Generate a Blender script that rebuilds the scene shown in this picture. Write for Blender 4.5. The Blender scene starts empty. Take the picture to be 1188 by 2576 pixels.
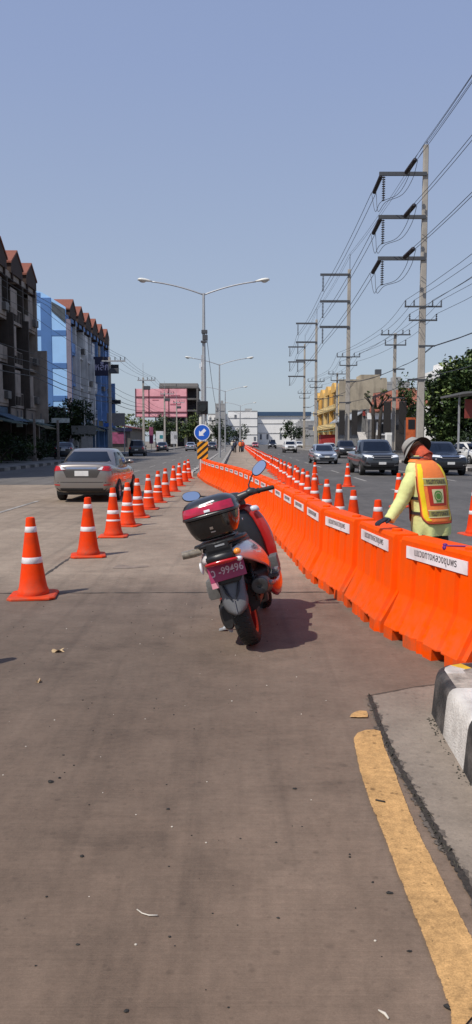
import bpy, bmesh, math, random
from mathutils import Vector, Matrix, Euler, Quaternion
from mathutils.bvhtree import BVHTree
R = math.radians
PI = math.pi
rng = random.Random(11)
scene = bpy.context.scene
COL = scene.collection

# ------------------------------------------------------------------ camera
CAM_H, PITCH = 1.55, math.atan(178 / 1940)
cam_d = bpy.data.cameras.new('camera')
cam = bpy.data.objects.new('camera', cam_d)
COL.objects.link(cam)
cam.location = (0, 0, CAM_H)
cam.rotation_euler = (PI / 2 - PITCH, 0, 0)
cam_d.sensor_fit = 'VERTICAL'
cam_d.sensor_height = 24
cam_d.lens = 24 * 1940 / 2576
cam_d.clip_start = 0.05
cam_d.clip_end = 6000
scene.camera = cam


def gp(px, py, z=0.0):
    """measured photo point -> place on the level z (survey helper)"""
    u, v = (px - 594) / 1940, (1288 - py) / 1940
    d = Vector((u, math.cos(PITCH) + v * math.sin(PITCH), -math.sin(PITCH) + v * math.cos(PITCH)))
    t = (z - CAM_H) / d.z
    return Vector((d.x * t, d.y * t, z))


# ------------------------------------------------------------------ light
SUN_EL = R(53)
sun_xy = Vector((0.76, 0.65)).normalized()
sd = bpy.data.lights.new('sun', 'SUN')
sd.energy = 4.3
sd.angle = R(0.53)
sd.color = (1.0, 0.94, 0.85)
so = bpy.data.objects.new('sun', sd)
COL.objects.link(so)
dirv = Vector((sun_xy.x * math.cos(SUN_EL), sun_xy.y * math.cos(SUN_EL), -math.sin(SUN_EL)))
so.rotation_euler = dirv.to_track_quat('-Z', 'Y').to_euler()
so.location = (-30, -20, 60)

world = bpy.data.worlds.new('World')
scene.world = world
world.use_nodes = True
wt = world.node_tree
for n in list(wt.nodes):
    wt.nodes.remove(n)
wo = wt.nodes.new('ShaderNodeOutputWorld')
bg = wt.nodes.new('ShaderNodeBackground')
sky = wt.nodes.new('ShaderNodeTexSky')
sky.sky_type = 'NISHITA'
sky.sun_disc = False
sky.sun_elevation = SUN_EL
sky.sun_rotation = math.atan2(-sun_xy.x, -sun_xy.y)
sky.altitude = 0
sky.air_density = 1.0
sky.dust_density = 1.5
sky.ozone_density = 1.5
hz = wt.nodes.new('ShaderNodeMix')
hz.data_type = 'RGBA'
hz.inputs['Factor'].default_value = 0.7
hz.inputs['B'].default_value = (3.5, 4.5, 7.0, 1)
wt.links.new(sky.outputs[0], hz.inputs['A'])
# urban haze: paler towards the horizon
wtc = wt.nodes.new('ShaderNodeTexCoord')
wsx = wt.nodes.new('ShaderNodeSeparateXYZ')
wrp = wt.nodes.new('ShaderNodeValToRGB')
wt.links.new(wtc.outputs['Generated'], wsx.inputs[0])
wt.links.new(wsx.outputs['Z'], wrp.inputs[0])
wsc = wt.nodes.new('ShaderNodeVectorMath')
wsc.operation = 'SCALE'
wsc.inputs['Scale'].default_value = 10
E = wrp.color_ramp.elements
E[0].position = 0.0
E[0].color = (0.49, 0.57, 0.66, 1)
E[1].position = 0.75
E[1].color = (0.28, 0.37, 0.65, 1)
e_ = E.new(0.18)
e_.color = (0.43, 0.51, 0.665, 1)
e_ = E.new(0.42)
e_.color = (0.35, 0.435, 0.68, 1)
wt.links.new(wrp.outputs[0], wsc.inputs[0])
wt.links.new(wsc.outputs[0], hz.inputs['B'])
wt.links.new(hz.outputs['Result'], bg.inputs['Color'])
bg.inputs['Strength'].default_value = 0.1
wt.links.new(bg.outputs[0], wo.inputs[0])
scene.view_settings.view_transform = 'Standard'
scene.view_settings.look = 'None'
scene.view_settings.exposure = 0
scene.view_settings.gamma = 1
scene.cycles.max_bounces = 6

# ------------------------------------------------------------------ materials
MATS = {}


def mat(name, col, rough=0.6, metal=0.0, var=0.12, scale=6.0, bump=0.0, coat=0.0, spec=0.5, dark=None, stretch=(1, 1, 1), streak=0.0, dscale=1.3):
    """procedural material: base colour broken up by two octaves of noise, optional stain colour and bump"""
    if name in MATS:
        return MATS[name]
    m = bpy.data.materials.new(name)
    m.use_nodes = True
    nt = m.node_tree
    b = nt.nodes['Principled BSDF']
    b.inputs['Roughness'].default_value = rough
    b.inputs['Metallic'].default_value = metal
    b.inputs['Coat Weight'].default_value = coat
    b.inputs['Specular IOR Level'].default_value = spec
    tc = nt.nodes.new('ShaderNodeTexCoord')
    mp = nt.nodes.new('ShaderNodeMapping')
    mp.inputs['Scale'].default_value = stretch
    nt.links.new(tc.outputs['Object'], mp.inputs[0])
    nz = nt.nodes.new('ShaderNodeTexNoise')
    nz.inputs['Scale'].default_value = scale
    nz.inputs['Detail'].default_value = 6
    nz.inputs['Roughness'].default_value = 0.65
    nt.links.new(mp.outputs[0], nz.inputs['Vector'])
    cr = nt.nodes.new('ShaderNodeValToRGB')
    c0 = tuple(max(0, c * (1 - var)) for c in col[:3]) + (1,)
    c1 = tuple(min(1, c * (1 + var)) for c in col[:3]) + (1,)
    cr.color_ramp.elements[0].position = 0.3
    cr.color_ramp.elements[1].position = 0.7
    cr.color_ramp.elements[0].color = c0
    cr.color_ramp.elements[1].color = c1
    nt.links.new(nz.outputs['Fac'], cr.inputs[0])
    out = cr.outputs[0]
    if dark is not None or streak > 0:
        n2 = nt.nodes.new('ShaderNodeTexNoise')
        n2.inputs['Scale'].default_value = dscale
        n2.inputs['Detail'].default_value = 8
        m2 = nt.nodes.new('ShaderNodeMapping')
        m2.inputs['Scale'].default_value = (1, 1, 0.18) if streak > 0 else (1, 1, 1)
        nt.links.new(tc.outputs['Object'], m2.inputs[0])
        nt.links.new(m2.outputs[0], n2.inputs['Vector'])
        r2 = nt.nodes.new('ShaderNodeValToRGB')
        r2.color_ramp.elements[0].position = 0.48
        r2.color_ramp.elements[1].position = 0.68
        nt.links.new(n2.outputs['Fac'], r2.inputs[0])
        ml = nt.nodes.new('ShaderNodeMath')
        ml.operation = 'MULTIPLY'
        ml.inputs[1].default_value = streak if streak > 0 else 0.6
        nt.links.new(r2.outputs[0], ml.inputs[0])
        mx = nt.nodes.new('ShaderNodeMix')
        mx.data_type = 'RGBA'
        dk = dark if dark is not None else tuple(c * 0.35 for c in col[:3])
        mx.inputs['B'].default_value = tuple(dk[:3]) + (1,)
        nt.links.new(ml.outputs[0], mx.inputs['Factor'])
        nt.links.new(out, mx.inputs['A'])
        out = mx.outputs['Result']
    nt.links.new(out, b.inputs['Base Color'])
    if bump > 0:
        n3 = nt.nodes.new('ShaderNodeTexNoise')
        n3.inputs['Scale'].default_value = scale * 6
        n3.inputs['Detail'].default_value = 5
        nt.links.new(mp.outputs[0], n3.inputs['Vector'])
        bp = nt.nodes.new('ShaderNodeBump')
        bp.inputs['Strength'].default_value = bump
        bp.inputs['Distance'].default_value = 0.02
        nt.links.new(n3.outputs['Fac'], bp.inputs['Height'])
        nt.links.new(bp.outputs[0], b.inputs['Normal'])
    MATS[name] = m
    return m


# ------------------------------------------------------------------ mesh builder
class MB:
    def __init__(s):
        s.bm = bmesh.new()
        s.mi = 0

    def _f(s, vs):
        try:
            f = s.bm.faces.new(vs)
            f.material_index = s.mi
            return f
        except ValueError:
            return None

    def box(s, c, sz, M=None, rz=0.0, taper=1.0):
        hx, hy, hz_ = sz[0] / 2, sz[1] / 2, sz[2] / 2
        Rm = Matrix.Rotation(rz, 3, 'Z')
        vs = []
        for dz in (-1, 1):
            t = taper if dz > 0 else 1.0
            for dx, dy in ((-1, -1), (1, -1), (1, 1), (-1, 1)):
                p = Rm @ Vector((dx * hx * t, dy * hy * t, dz * hz_)) + Vector(c)
                if M is not None:
                    p = M @ p
                vs.append(s.bm.verts.new(p))
        for q in ((3, 2, 1, 0), (4, 5, 6, 7), (0, 1, 5, 4), (1, 2, 6, 5), (2, 3, 7, 6), (3, 0, 4, 7)):
            s._f([vs[i] for i in q])
        return s

    def loft(s, rings, cap=True, closed=True):
        rv = [[s.bm.verts.new(Vector(p)) for p in r] for r in rings]
        n = len(rv[0])
        for a, b in zip(rv[:-1], rv[1:]):
            for i in range(n if closed else n - 1):
                j = (i + 1) % n
                s._f([a[i], a[j], b[j], b[i]])
        if cap and closed:
            s._f(list(reversed(rv[0])))
            s._f(rv[-1])
        return s

    def tube(s, pts, r, n=8, cap=True, flat=1.0):
        pts = [Vector(p) for p in pts]
        rings = []
        up = None
        for i, p in enumerate(pts):
            t = (pts[min(i + 1, len(pts) - 1)] - pts[max(i - 1, 0)]).normalized()
            if up is None:
                up = Vector((0, 0, 1)) if abs(t.z) < 0.9 else Vector((0, 1, 0))
            x = up.cross(t).normalized()
            y = t.cross(x).normalized()
            up = y
            rr = r[i] if isinstance(r, (list, tuple)) else r
            rings.append([p + x * rr * math.cos(2 * PI * k / n) + y * rr * flat * math.sin(2 * PI * k / n) for k in range(n)])
        return s.loft(rings, cap)

    def lathe(s, prof, n=24, M=None, cap=True):
        rings = []
        for r, z in prof:
            ring = [Vector((r * math.cos(2 * PI * k / n), r * math.sin(2 * PI * k / n), z)) for k in range(n)]
            rings.append([M @ p for p in ring] if M is not None else ring)
        return s.loft(rings, cap)

    def prism(s, poly, d0, d1, M=None):
        """2-D polygon (u,v) extruded from d0 to d1; default axes u=x, v=z, depth=y"""
        M = M or Matrix(((1, 0, 0, 0), (0, 0, 1, 0), (0, 1, 0, 0), (0, 0, 0, 1)))
        a = [M @ Vector((u, v, d0)) for u, v in poly]
        b = [M @ Vector((u, v, d1)) for u, v in poly]
        return s.loft([a, b])

    def sphere(s, c, r, M=None, nu=14, nv=9):
        if not isinstance(r, (tuple, list)):
            r = (r, r, r)
        rings = []
        for i in range(nv + 1):
            th = PI * (0.02 + 0.96 * i / nv)
            ring = [Vector((c[0] + r[0] * math.sin(th) * math.cos(2 * PI * k / nu), c[1] + r[1] * math.sin(th) * math.sin(2 * PI * k / nu), c[2] - r[2] * math.cos(th))) for k in range(nu)]
            rings.append([M @ p for p in ring] if M is not None else ring)
        return s.loft(rings)

    def grid(s, rows):
        return s.loft(rows, cap=False, closed=False)

    def mesh(s, me, M):
        """append an existing mesh"""
        vs = [s.bm.verts.new(M @ v.co) for v in me.vertices]
        for p in me.polygons:
            s._f([vs[i] for i in p.vertices])
        return s

    def build(s, name, m, parent=None, smooth=False, bevel=0.0, sub=0, seg=2, M=None, angle=None, recalc=True):
        bm = s.bm
        if recalc:
            bmesh.ops.recalc_face_normals(bm, faces=bm.faces[:])
        if bevel > 0:
            es = [e for e in bm.edges if len(e.link_faces) == 2 and e.calc_face_angle(0) > R(28)]
            bmesh.ops.bevel(bm, geom=es, offset=bevel, segments=seg, affect='EDGES', profile=0.6, clamp_overlap=True)
        me = bpy.data.meshes.new(name)
        bm.to_mesh(me)
        bm.free()
        if M is not None:
            me.transform(M)
        for x in (m if isinstance(m, (list, tuple)) else [m]):
            me.materials.append(x)
        if smooth:
            me.polygons.foreach_set('use_smooth', [True] * len(me.polygons))
            if angle:
                me.set_sharp_from_angle(angle=R(angle))
        o = bpy.data.objects.new(name, me)
        COL.objects.link(o)
        if parent is not None:
            o.parent = parent
        if sub:
            md = o.modifiers.new('sub', 'SUBSURF')
            md.levels = sub
            md.render_levels = sub
        return o


def tag(o, label=None, cat=None, group=None, kind=None):
    if label:
        o['label'] = label
    if cat:
        o['category'] = cat
    if group:
        o['group'] = group
    if kind:
        o['kind'] = kind
    return o


def thing(name, label, cat, loc=(0, 0, 0), rz=0.0, group=None, kind=None):
    o = bpy.data.objects.new(name, None)
    COL.objects.link(o)
    o.empty_display_size = 0.2
    o.location = loc
    o.rotation_euler = (0, 0, rz)
    return tag(o, label, cat, group, kind)


def copy_tree(o, parent=None):
    c = o.copy()
    COL.objects.link(c)
    c.parent = parent
    for ch in list(o.children):
        copy_tree(ch, c)
    return c


def place(o, loc, rz=0.0, label=None, group=None):
    o.location = loc
    o.rotation_euler = (0, 0, rz)
    if label:
        o['label'] = label
    if group:
        o['group'] = group
    return o


def bake(o):
    """freeze the modifiers of an object into its mesh"""
    dg = bpy.context.evaluated_depsgraph_get()
    dg.update()
    me = bpy.data.meshes.new_from_object(o.evaluated_get(dg))
    me.name = o.data.name
    o.modifiers.clear()
    o.data = me
    return o


def bvh_of(*objs):
    vs, fs = [], []
    for o in objs:
        n = len(vs)
        vs += [v.co.copy() for v in o.data.vertices]
        fs += [[n + i for i in p.vertices] for p in o.data.polygons]
    return BVHTree.FromPolygons(vs, fs)


AX = {'-y': (Vector((0, -6, 0)), Vector((0, 1, 0))), '+y': (Vector((0, 6, 0)), Vector((0, -1, 0))),
      '+x': (Vector((4, 0, 0)), Vector((-1, 0, 0))), '-x': (Vector((-4, 0, 0)), Vector((1, 0, 0))), '+z': (Vector((0, 0, 5)), Vector((0, 0, -1)))}


def decal(name, bvh, quad, axis, m, parent, off=0.006, n=10, k=6, mb=None):
    """a patch laid on a curved surface: 4 corners seen along an axis, dropped on to the surface"""
    o0, d = AX[axis]
    own = mb is None
    mb = mb or MB()
    a, b, c, e = [Vector(q) for q in quad]
    rows = []
    for i in range(k + 1):
        row = []
        t = i / k
        for j in range(n + 1):
            s_ = j / n
            q = (a * (1 - s_) + b * s_) * (1 - t) + (e * (1 - s_) + c * s_) * t
            if axis[1] == 'y':
                p = Vector((q.x, 0, q.y))
            elif axis[1] == 'x':
                p = Vector((0, q.x, q.y))
            else:
                p = Vector((q.x, q.y, 0))
            h = bvh.ray_cast(p + o0, d)
            row.append((h[0] + h[1] * off * (1 if h[1].dot(d) < 0 else -1)) if h[0] else None)
        rows.append(row)
    vv = [[mb.bm.verts.new(p) if p is not None else None for p in r] for r in rows]
    for i in range(k):
        for j in range(n):
            f = [vv[i][j], vv[i][j + 1], vv[i + 1][j + 1], vv[i + 1][j]]
            if all(f) and max((x.co - y.co).length for x in f for y in f) < 0.6:
                mb._f(f)
    if not own:
        return None
    return mb.build(name, m, parent, smooth=True)


def skin(name, verts, edges, radii, m, parent=None, root=0, sub=2, mbase=None):
    me = bpy.data.meshes.new(name)
    me.from_pydata([tuple(v) for v in verts], edges, [])
    o = bpy.data.objects.new(name, me)
    COL.objects.link(o)
    sm = o.modifiers.new('skin', 'SKIN')
    sm.use_smooth_shade = True
    lay = me.skin_vertices[0].data if me.skin_vertices else None
    for i, r in enumerate(radii):
        lay[i].radius = (r, r) if not isinstance(r, tuple) else r
    lay[root].use_root = True
    sb = o.modifiers.new('sub', 'SUBSURF')
    sb.levels = sub
    sb.render_levels = sub
    bake(o)
    o.data.materials.clear()
    o.data.materials.append(m)
    o.data.polygons.foreach_set('use_smooth', [True] * len(o.data.polygons))
    if parent is not None:
        o.parent = parent
    return o


def text_mesh(s, size, bold=0.0):
    cu = bpy.data.curves.new('lettering', 'FONT')
    cu.body = s
    cu.size = size
    cu.align_x = 'CENTER'
    cu.align_y = 'CENTER'
    cu.offset = bold
    cu.resolution_u = 3
    o = bpy.data.objects.new('lettering', cu)
    COL.objects.link(o)
    dg = bpy.context.evaluated_depsgraph_get()
    dg.update()
    me = bpy.data.meshes.new_from_object(o.evaluated_get(dg))
    bpy.data.objects.remove(o)
    bpy.data.curves.remove(cu)
    return me


def text_obj(s, size, m, parent, M, bold=0.0, name='lettering', width=None, height=None):
    me = text_mesh(s, size, bold)
    xs = [v.co.x for v in me.vertices]
    ys = [v.co.y for v in me.vertices]
    if xs:
        S = Matrix.Diagonal((width / (max(xs) - min(xs)) if width else 1, height / (max(ys) - min(ys)) if height else 1, 1, 1))
        me.transform(S @ Matrix.Translation((-(max(xs) + min(xs)) / 2, -(max(ys) + min(ys)) / 2, 0)))
    me.transform(M)
    me.name = name
    me.materials.clear()
    me.materials.append(m)
    o = bpy.data.objects.new(name, me)
    COL.objects.link(o)
    o.parent = parent
    return o


def frame(o, x, y):
    """matrix with origin o, text x axis and y axis"""
    x, y = Vector(x).normalized(), Vector(y).normalized()
    z = x.cross(y)
    M = Matrix.Identity(4)
    for i in range(3):
        M[i][0], M[i][1], M[i][2], M[i][3] = x[i], y[i], z[i], o[i]
    return M


# palette
ORANGE = mat('barrier_plastic', (0.97, 0.086, 0.0), 0.5, var=0.05, scale=3, bump=0.05, spec=0.06, dark=(0.62, 0.085, 0.012), streak=0.35, dscale=5)
CONE = mat('cone_rubber', (0.86, 0.052, 0.003), 0.5, var=0.08, scale=5, spec=0.1, dark=(0.5, 0.045, 0.012), dscale=6)
def weathered(m, dust, z0, z1, amount, fade):
    """road dust that thickens towards the foot of a thing, and a little sun fading that differs from piece to piece"""
    nt = m.node_tree
    L = nt.links.new
    b = nt.nodes['Principled BSDF']
    src = b.inputs['Base Color'].links[0].from_socket
    tc = nt.nodes.new('ShaderNodeTexCoord')
    sx = nt.nodes.new('ShaderNodeSeparateXYZ')
    L(tc.outputs['Object'], sx.inputs[0])
    mr = nt.nodes.new('ShaderNodeMapRange')
    mr.inputs['From Min'].default_value = z1
    mr.inputs['From Max'].default_value = z0
    L(sx.outputs['Z'], mr.inputs['Value'])
    oi = nt.nodes.new('ShaderNodeObjectInfo')
    nz = nt.nodes.new('ShaderNodeTexNoise')
    nz.noise_dimensions = '4D'
    nz.inputs['Scale'].default_value = 7
    nz.inputs['Detail'].default_value = 8
    nz.inputs['Roughness'].default_value = 0.7
    w = nt.nodes.new('ShaderNodeMath')
    w.operation = 'MULTIPLY'
    w.inputs[1].default_value = 40
    L(oi.outputs['Random'], w.inputs[0])
    L(w.outputs[0], nz.inputs['W'])
    L(tc.outputs['Object'], nz.inputs['Vector'])
    rp = nt.nodes.new('ShaderNodeValToRGB')
    rp.color_ramp.elements[0].position = 0.38
    rp.color_ramp.elements[1].position = 0.68
    L(nz.outputs['Fac'], rp.inputs[0])
    f = nt.nodes.new('ShaderNodeMath')
    f.operation = 'MULTIPLY_ADD'
    L(mr.outputs[0], f.inputs[0])
    f.inputs[1].default_value = amount
    f.inputs[2].default_value = amount * 0.16
    f2 = nt.nodes.new('ShaderNodeMath')
    f2.operation = 'MULTIPLY'
    L(f.outputs[0], f2.inputs[0])
    L(rp.outputs[0], f2.inputs[1])
    mx = nt.nodes.new('ShaderNodeMix')
    mx.data_type = 'RGBA'
    L(f2.outputs[0], mx.inputs['Factor'])
    L(src, mx.inputs['A'])
    mx.inputs['B'].default_value = tuple(dust) + (1,)
    hs = nt.nodes.new('ShaderNodeHueSaturation')
    vr = nt.nodes.new('ShaderNodeMapRange')
    vr.inputs['To Min'].default_value = 1 - fade
    vr.inputs['To Max'].default_value = 1.0
    L(oi.outputs['Random'], vr.inputs['Value'])
    L(vr.outputs[0], hs.inputs['Value'])
    L(mx.outputs['Result'], hs.inputs['Color'])
    L(hs.outputs[0], b.inputs['Base Color'])


weathered(ORANGE, (0.30, 0.12, 0.06), 0.0, 0.35, 0.75, 0.10)
weathered(CONE, (0.26, 0.12, 0.08), 0.0, 0.25, 0.7, 0.16)
REFL = mat('reflective_white', (0.78, 0.74, 0.74), 0.4, var=0.08, scale=20, dark=(0.5, 0.42, 0.4), dscale=9)
STICK = mat('sticker_white', (0.84, 0.76, 0.77), 0.45, var=0.05, scale=9, dark=(0.6, 0.5, 0.48), dscale=6)
INK = mat('ink', (0.06, 0.045, 0.05), 0.6)
BLACKP = mat('black_plastic', (0.012, 0.012, 0.014), 0.42, var=0.3, scale=20)
BLACKG = mat('black_gloss', (0.008, 0.008, 0.01), 0.12, coat=0.5)
RUBBER = mat('tyre_rubber', (0.012, 0.012, 0.012), 0.75, var=0.3, scale=30, bump=0.2)
GREYP = mat('grey_plastic', (0.11, 0.112, 0.118), 0.45, var=0.1)
STEEL = mat('galvanised_steel', (0.42, 0.43, 0.44), 0.5, metal=0.5, var=0.12)
CHROME = mat('chrome', (0.75, 0.76, 0.78), 0.15, metal=1)
GLASS = mat('car_glass', (0.006, 0.010, 0.02), 0.08, spec=0.4, var=0.2)
CONC = mat('pole_concrete', (0.36, 0.33, 0.29), 0.85, var=0.14, scale=2, bump=0.2, streak=0.25)
ARM = mat('crossarm_steel', (0.06, 0.065, 0.075), 0.6)
PORC = mat('insulator', (0.02, 0.014, 0.016), 0.35)
WIRE = mat('cable', (0.03, 0.032, 0.04), 0.6)
REDGLASS = mat('red_lens', (0.45, 0.01, 0.012), 0.15, coat=0.6, var=0.3, scale=18)
CLEAR = mat('clear_lens', (0.72, 0.74, 0.76), 0.12, coat=0.5, var=0.25, scale=14)
WHITEPLATE = mat('plate_white', (0.62, 0.62, 0.6), 0.5)
# ------------------------------------------------------------------ ground
def road_mat(name, ca, cb, broom=0.1, speck=0.5, track=0.35, rough=0.8, grain=0.5, slab=False):
    m = bpy.data.materials.new(name)
    m.use_nodes = True
    nt = m.node_tree
    L = nt.links.new
    b = nt.nodes['Principled BSDF']
    b.inputs['Roughness'].default_value = rough
    b.inputs['Specular IOR Level'].default_value = 0.35
    tc = nt.nodes.new('ShaderNodeTexCoord')

    def noise(scale, st=(1, 1, 1), detail=6, rg=0.6):
        mp = nt.nodes.new('ShaderNodeMapping')
        mp.inputs['Scale'].default_value = st
        L(tc.outputs['Object'], mp.inputs[0])
        n = nt.nodes.new('ShaderNodeTexNoise')
        n.inputs['Scale'].default_value = scale
        n.inputs['Detail'].default_value = detail
        n.inputs['Roughness'].default_value = rg
        L(mp.outputs[0], n.inputs['Vector'])
        return n.outputs['Fac']

    def ramp(fac, p0, p1, c0, c1):
        r = nt.nodes.new('ShaderNodeValToRGB')
        r.color_ramp.elements[0].position = p0
        r.color_ramp.elements[1].position = p1
        r.color_ramp.elements[0].color = tuple(c0) + (1,) if not isinstance(c0, float) else (c0, c0, c0, 1)
        r.color_ramp.elements[1].color = tuple(c1) + (1,) if not isinstance(c1, float) else (c1, c1, c1, 1)
        L(fac, r.inputs[0])
        return r.outputs[0]

    def mul(a, c, f=1.0):
        x = nt.nodes.new('ShaderNodeMix')
        x.data_type = 'RGBA'
        x.blend_type = 'MULTIPLY'
        x.inputs['Factor'].default_value = f
        L(a, x.inputs['A'])
        L(c, x.inputs['B'])
        return x.outputs['Result']

    c = ramp(noise(0.45, (1, 0.6, 1), 9, 0.68), 0.34, 0.66, ca, cb)
    c = mul(c, ramp(noise(3.2, (1, 1, 1), 8, 0.75), 0.3, 0.62, 0.78, 1.08))
    c = mul(c, ramp(noise(26.0, (1, 1, 1), 5, 0.8), 0.36, 0.6, 0.72, 1.06), grain)
    c = mul(c, ramp(noise(1.0, (2.5, 130, 1), 4, 0.7), 0.3, 0.7, 1 - broom, 1 + broom))
    c = mul(c, ramp(noise(1.0, (5.5, 0.22, 1), 5, 0.6), 0.52, 0.7, 1.0, 1 - track))
    c = mul(c, ramp(noise(0.9, (1.2, 2.6, 1), 7, 0.7), 0.56, 0.72, 1.0, 0.72))
    c = mul(c, ramp(noise(140.0, (1, 1.3, 1), 2, 0.9), 0.36, 0.64, 0.80, 1.14), grain)
    c = mul(c, ramp(noise(1.0, (9, 260, 1), 3, 0.8), 0.63, 0.72, 1.0, 1.16), 0.8)
    # worn dark specks and gum spots
    for sc, th, dk in ((7.0, 0.06, 0.3), (2.6, 0.035, 0.35), (19, 0.10, 0.5)):
        v = nt.nodes.new('ShaderNodeTexVoronoi')
        v.inputs['Scale'].default_value = sc
        v.inputs['Randomness'].default_value = 1
        L(tc.outputs['Object'], v.inputs['Vector'])
        c = mul(c, ramp(v.outputs['Distance'], th, th * 1.8, dk, 1.0), speck)
    if slab:          # darker, browner slab this side of the joint; vignette towards the camera painted in
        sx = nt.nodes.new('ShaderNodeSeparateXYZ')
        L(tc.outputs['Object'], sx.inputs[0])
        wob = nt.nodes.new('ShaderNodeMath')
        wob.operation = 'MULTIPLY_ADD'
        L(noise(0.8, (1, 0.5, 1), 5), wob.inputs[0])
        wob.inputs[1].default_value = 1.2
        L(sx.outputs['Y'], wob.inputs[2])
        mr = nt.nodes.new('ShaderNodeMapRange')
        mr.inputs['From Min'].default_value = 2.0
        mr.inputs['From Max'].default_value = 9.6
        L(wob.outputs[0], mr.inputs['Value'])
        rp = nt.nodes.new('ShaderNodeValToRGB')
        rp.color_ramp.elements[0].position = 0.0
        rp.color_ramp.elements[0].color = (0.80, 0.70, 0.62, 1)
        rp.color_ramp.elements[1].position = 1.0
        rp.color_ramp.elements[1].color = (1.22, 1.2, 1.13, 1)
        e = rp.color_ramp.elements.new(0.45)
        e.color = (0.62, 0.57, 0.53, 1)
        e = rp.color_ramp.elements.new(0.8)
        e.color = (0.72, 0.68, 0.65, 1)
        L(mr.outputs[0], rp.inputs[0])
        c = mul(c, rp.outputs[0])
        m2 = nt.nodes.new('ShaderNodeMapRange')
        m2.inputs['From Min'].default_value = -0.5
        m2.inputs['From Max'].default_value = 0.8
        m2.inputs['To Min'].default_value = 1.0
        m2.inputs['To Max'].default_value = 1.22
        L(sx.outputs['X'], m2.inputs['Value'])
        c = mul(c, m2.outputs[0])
    L(c, b.inputs['Base Color'])
    bp = nt.nodes.new('ShaderNodeBump')
    bp.inputs['Strength'].default_value = 0.35
    bp.inputs['Distance'].default_value = 0.006
    L(noise(60, (1, 2.5, 1), 5, 0.8), bp.inputs['Height'])
    L(bp.outputs[0], b.inputs['Normal'])
    return m


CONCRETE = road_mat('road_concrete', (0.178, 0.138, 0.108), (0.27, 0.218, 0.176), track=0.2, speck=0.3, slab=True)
APRON = road_mat('apron_concrete', (0.19, 0.154, 0.122), (0.29, 0.238, 0.188), track=0.0, speck=0.45, broom=0.03)
ASPHALT = road_mat('asphalt', (0.078, 0.073, 0.068), (0.135, 0.125, 0.116), broom=0.03, track=0.25)
ASPHALT2 = road_mat('asphalt_worn', (0.12, 0.11, 0.10), (0.175, 0.16, 0.147), broom=0.03, track=0.3)
EARTH = mat('earth', (0.17, 0.15, 0.12), 0.9, var=0.3, scale=0.2)
PAVING = mat('paving', (0.2, 0.185, 0.165), 0.85, var=0.25, scale=1.2, dark=(0.08, 0.075, 0.07))


def sheet(name, x0, x1, y0, y1, z, m):
    mb = MB()
    mb._f([mb.bm.verts.new(p) for p in ((x0, y0, z), (x1, y0, z), (x1, y1, z), (x0, y1, z))])
    return tag(mb.build(name, m), kind='structure')


sheet('ground', -2500, 2500, -300, 4500, -0.02, EARTH)
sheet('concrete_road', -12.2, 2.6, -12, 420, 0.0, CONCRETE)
sheet('left_carriageway', -12.2, -2.25, 27.5, 420, 0.004, ASPHALT2)
sheet('right_carriageway', 2.05, 12.2, 6.2, 420, 0.004, ASPHALT)

WHITEPAINT = mat('line_white', (0.30, 0.28, 0.255), 0.7, var=0.4, scale=3, dark=(0.13, 0.12, 0.105))
for i, y0 in enumerate([13.0, 22.5, 30, 38, 46, 54, 62, 70, 78, 88, 98, 108, 120]):
    sheet('lane_marking', -5.19, -5.10, y0, y0 + (7 if i == 0 else 3.2), 0.008, WHITEPAINT)
for y0 in [22, 30, 38, 46, 54, 62, 70, 80, 90, 100, 112, 124]:
    sheet('lane_marking', 5.0, 5.12, y0, y0 + 3, 0.008, WHITEPAINT)
    sheet('lane_marking', 8.5, 8.62, y0, y0 + 3, 0.008, WHITEPAINT)


def ribbon(name, pts, w, z, m, jit=0.0, n=40, kind='structure', closed_ends=False, r_=None):
    """a thin strip along a path on the ground with ragged edges"""
    r_ = r_ or rng
    P = [Vector((p[0], p[1], 0)) for p in pts]
    seg = [(b - a).length for a, b in zip(P[:-1], P[1:])]
    tot = sum(seg)
    mb = MB()
    ra, rb = [], []
    for k in range(n + 1):
        s = tot * k / n
        i = 0
        while i < len(seg) - 1 and s > seg[i]:
            s -= seg[i]
            i += 1
        p = P[i].lerp(P[i + 1], s / seg[i])
        t = (P[i + 1] - P[i]).normalized()
        nrm = Vector((-t.y, t.x, 0))
        ww = w[0] + (w[1] - w[0]) * k / n if isinstance(w, tuple) else w
        a = p + nrm * (ww / 2 + r_.uniform(-jit, jit))
        b = p - nrm * (ww / 2 + r_.uniform(-jit, jit))
        ra.append((a.x, a.y, z))
        rb.append((b.x, b.y, z))
    mb.grid([ra, rb])
    return tag(mb.build(name, m), kind=kind)


TAR = mat('joint_tar', (0.05, 0.043, 0.038), 0.85, var=0.5, scale=12)
DIRT = mat('joint_dirt', (0.085, 0.07, 0.058), 0.9, var=0.5, scale=20)
ribbon('expansion_joint', [(-11.5, 7.72), (-2.2, 7.78), (2.0, 7.86)], 0.022, 0.004, TAR, 0.009, 160)
ribbon('expansion_joint', [(-11.5, 17.9), (1.5, 18.0)], 0.03, 0.004, TAR, 0.01, 120)
ribbon('expansion_joint', [(-2.22, 7.8), (-2.2, 27)], 0.03, 0.0035, TAR, 0.012, 200)

# dark repaired patch behind the second joint
STAIN = mat('road_stain', (0.2, 0.155, 0.122), 0.85, var=0.3, scale=9)
mb = MB()
mb._f([mb.bm.verts.new((p.x, p.y, 0.0035)) for p in [gp(*q) for q in ((283, 1430), (291, 1424), (300, 1420), (330, 1424), (372, 1423), (376, 1426), (345, 1429), (318, 1431))]])
tag(mb.build('road_patch', STAIN), kind='structure')

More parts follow.
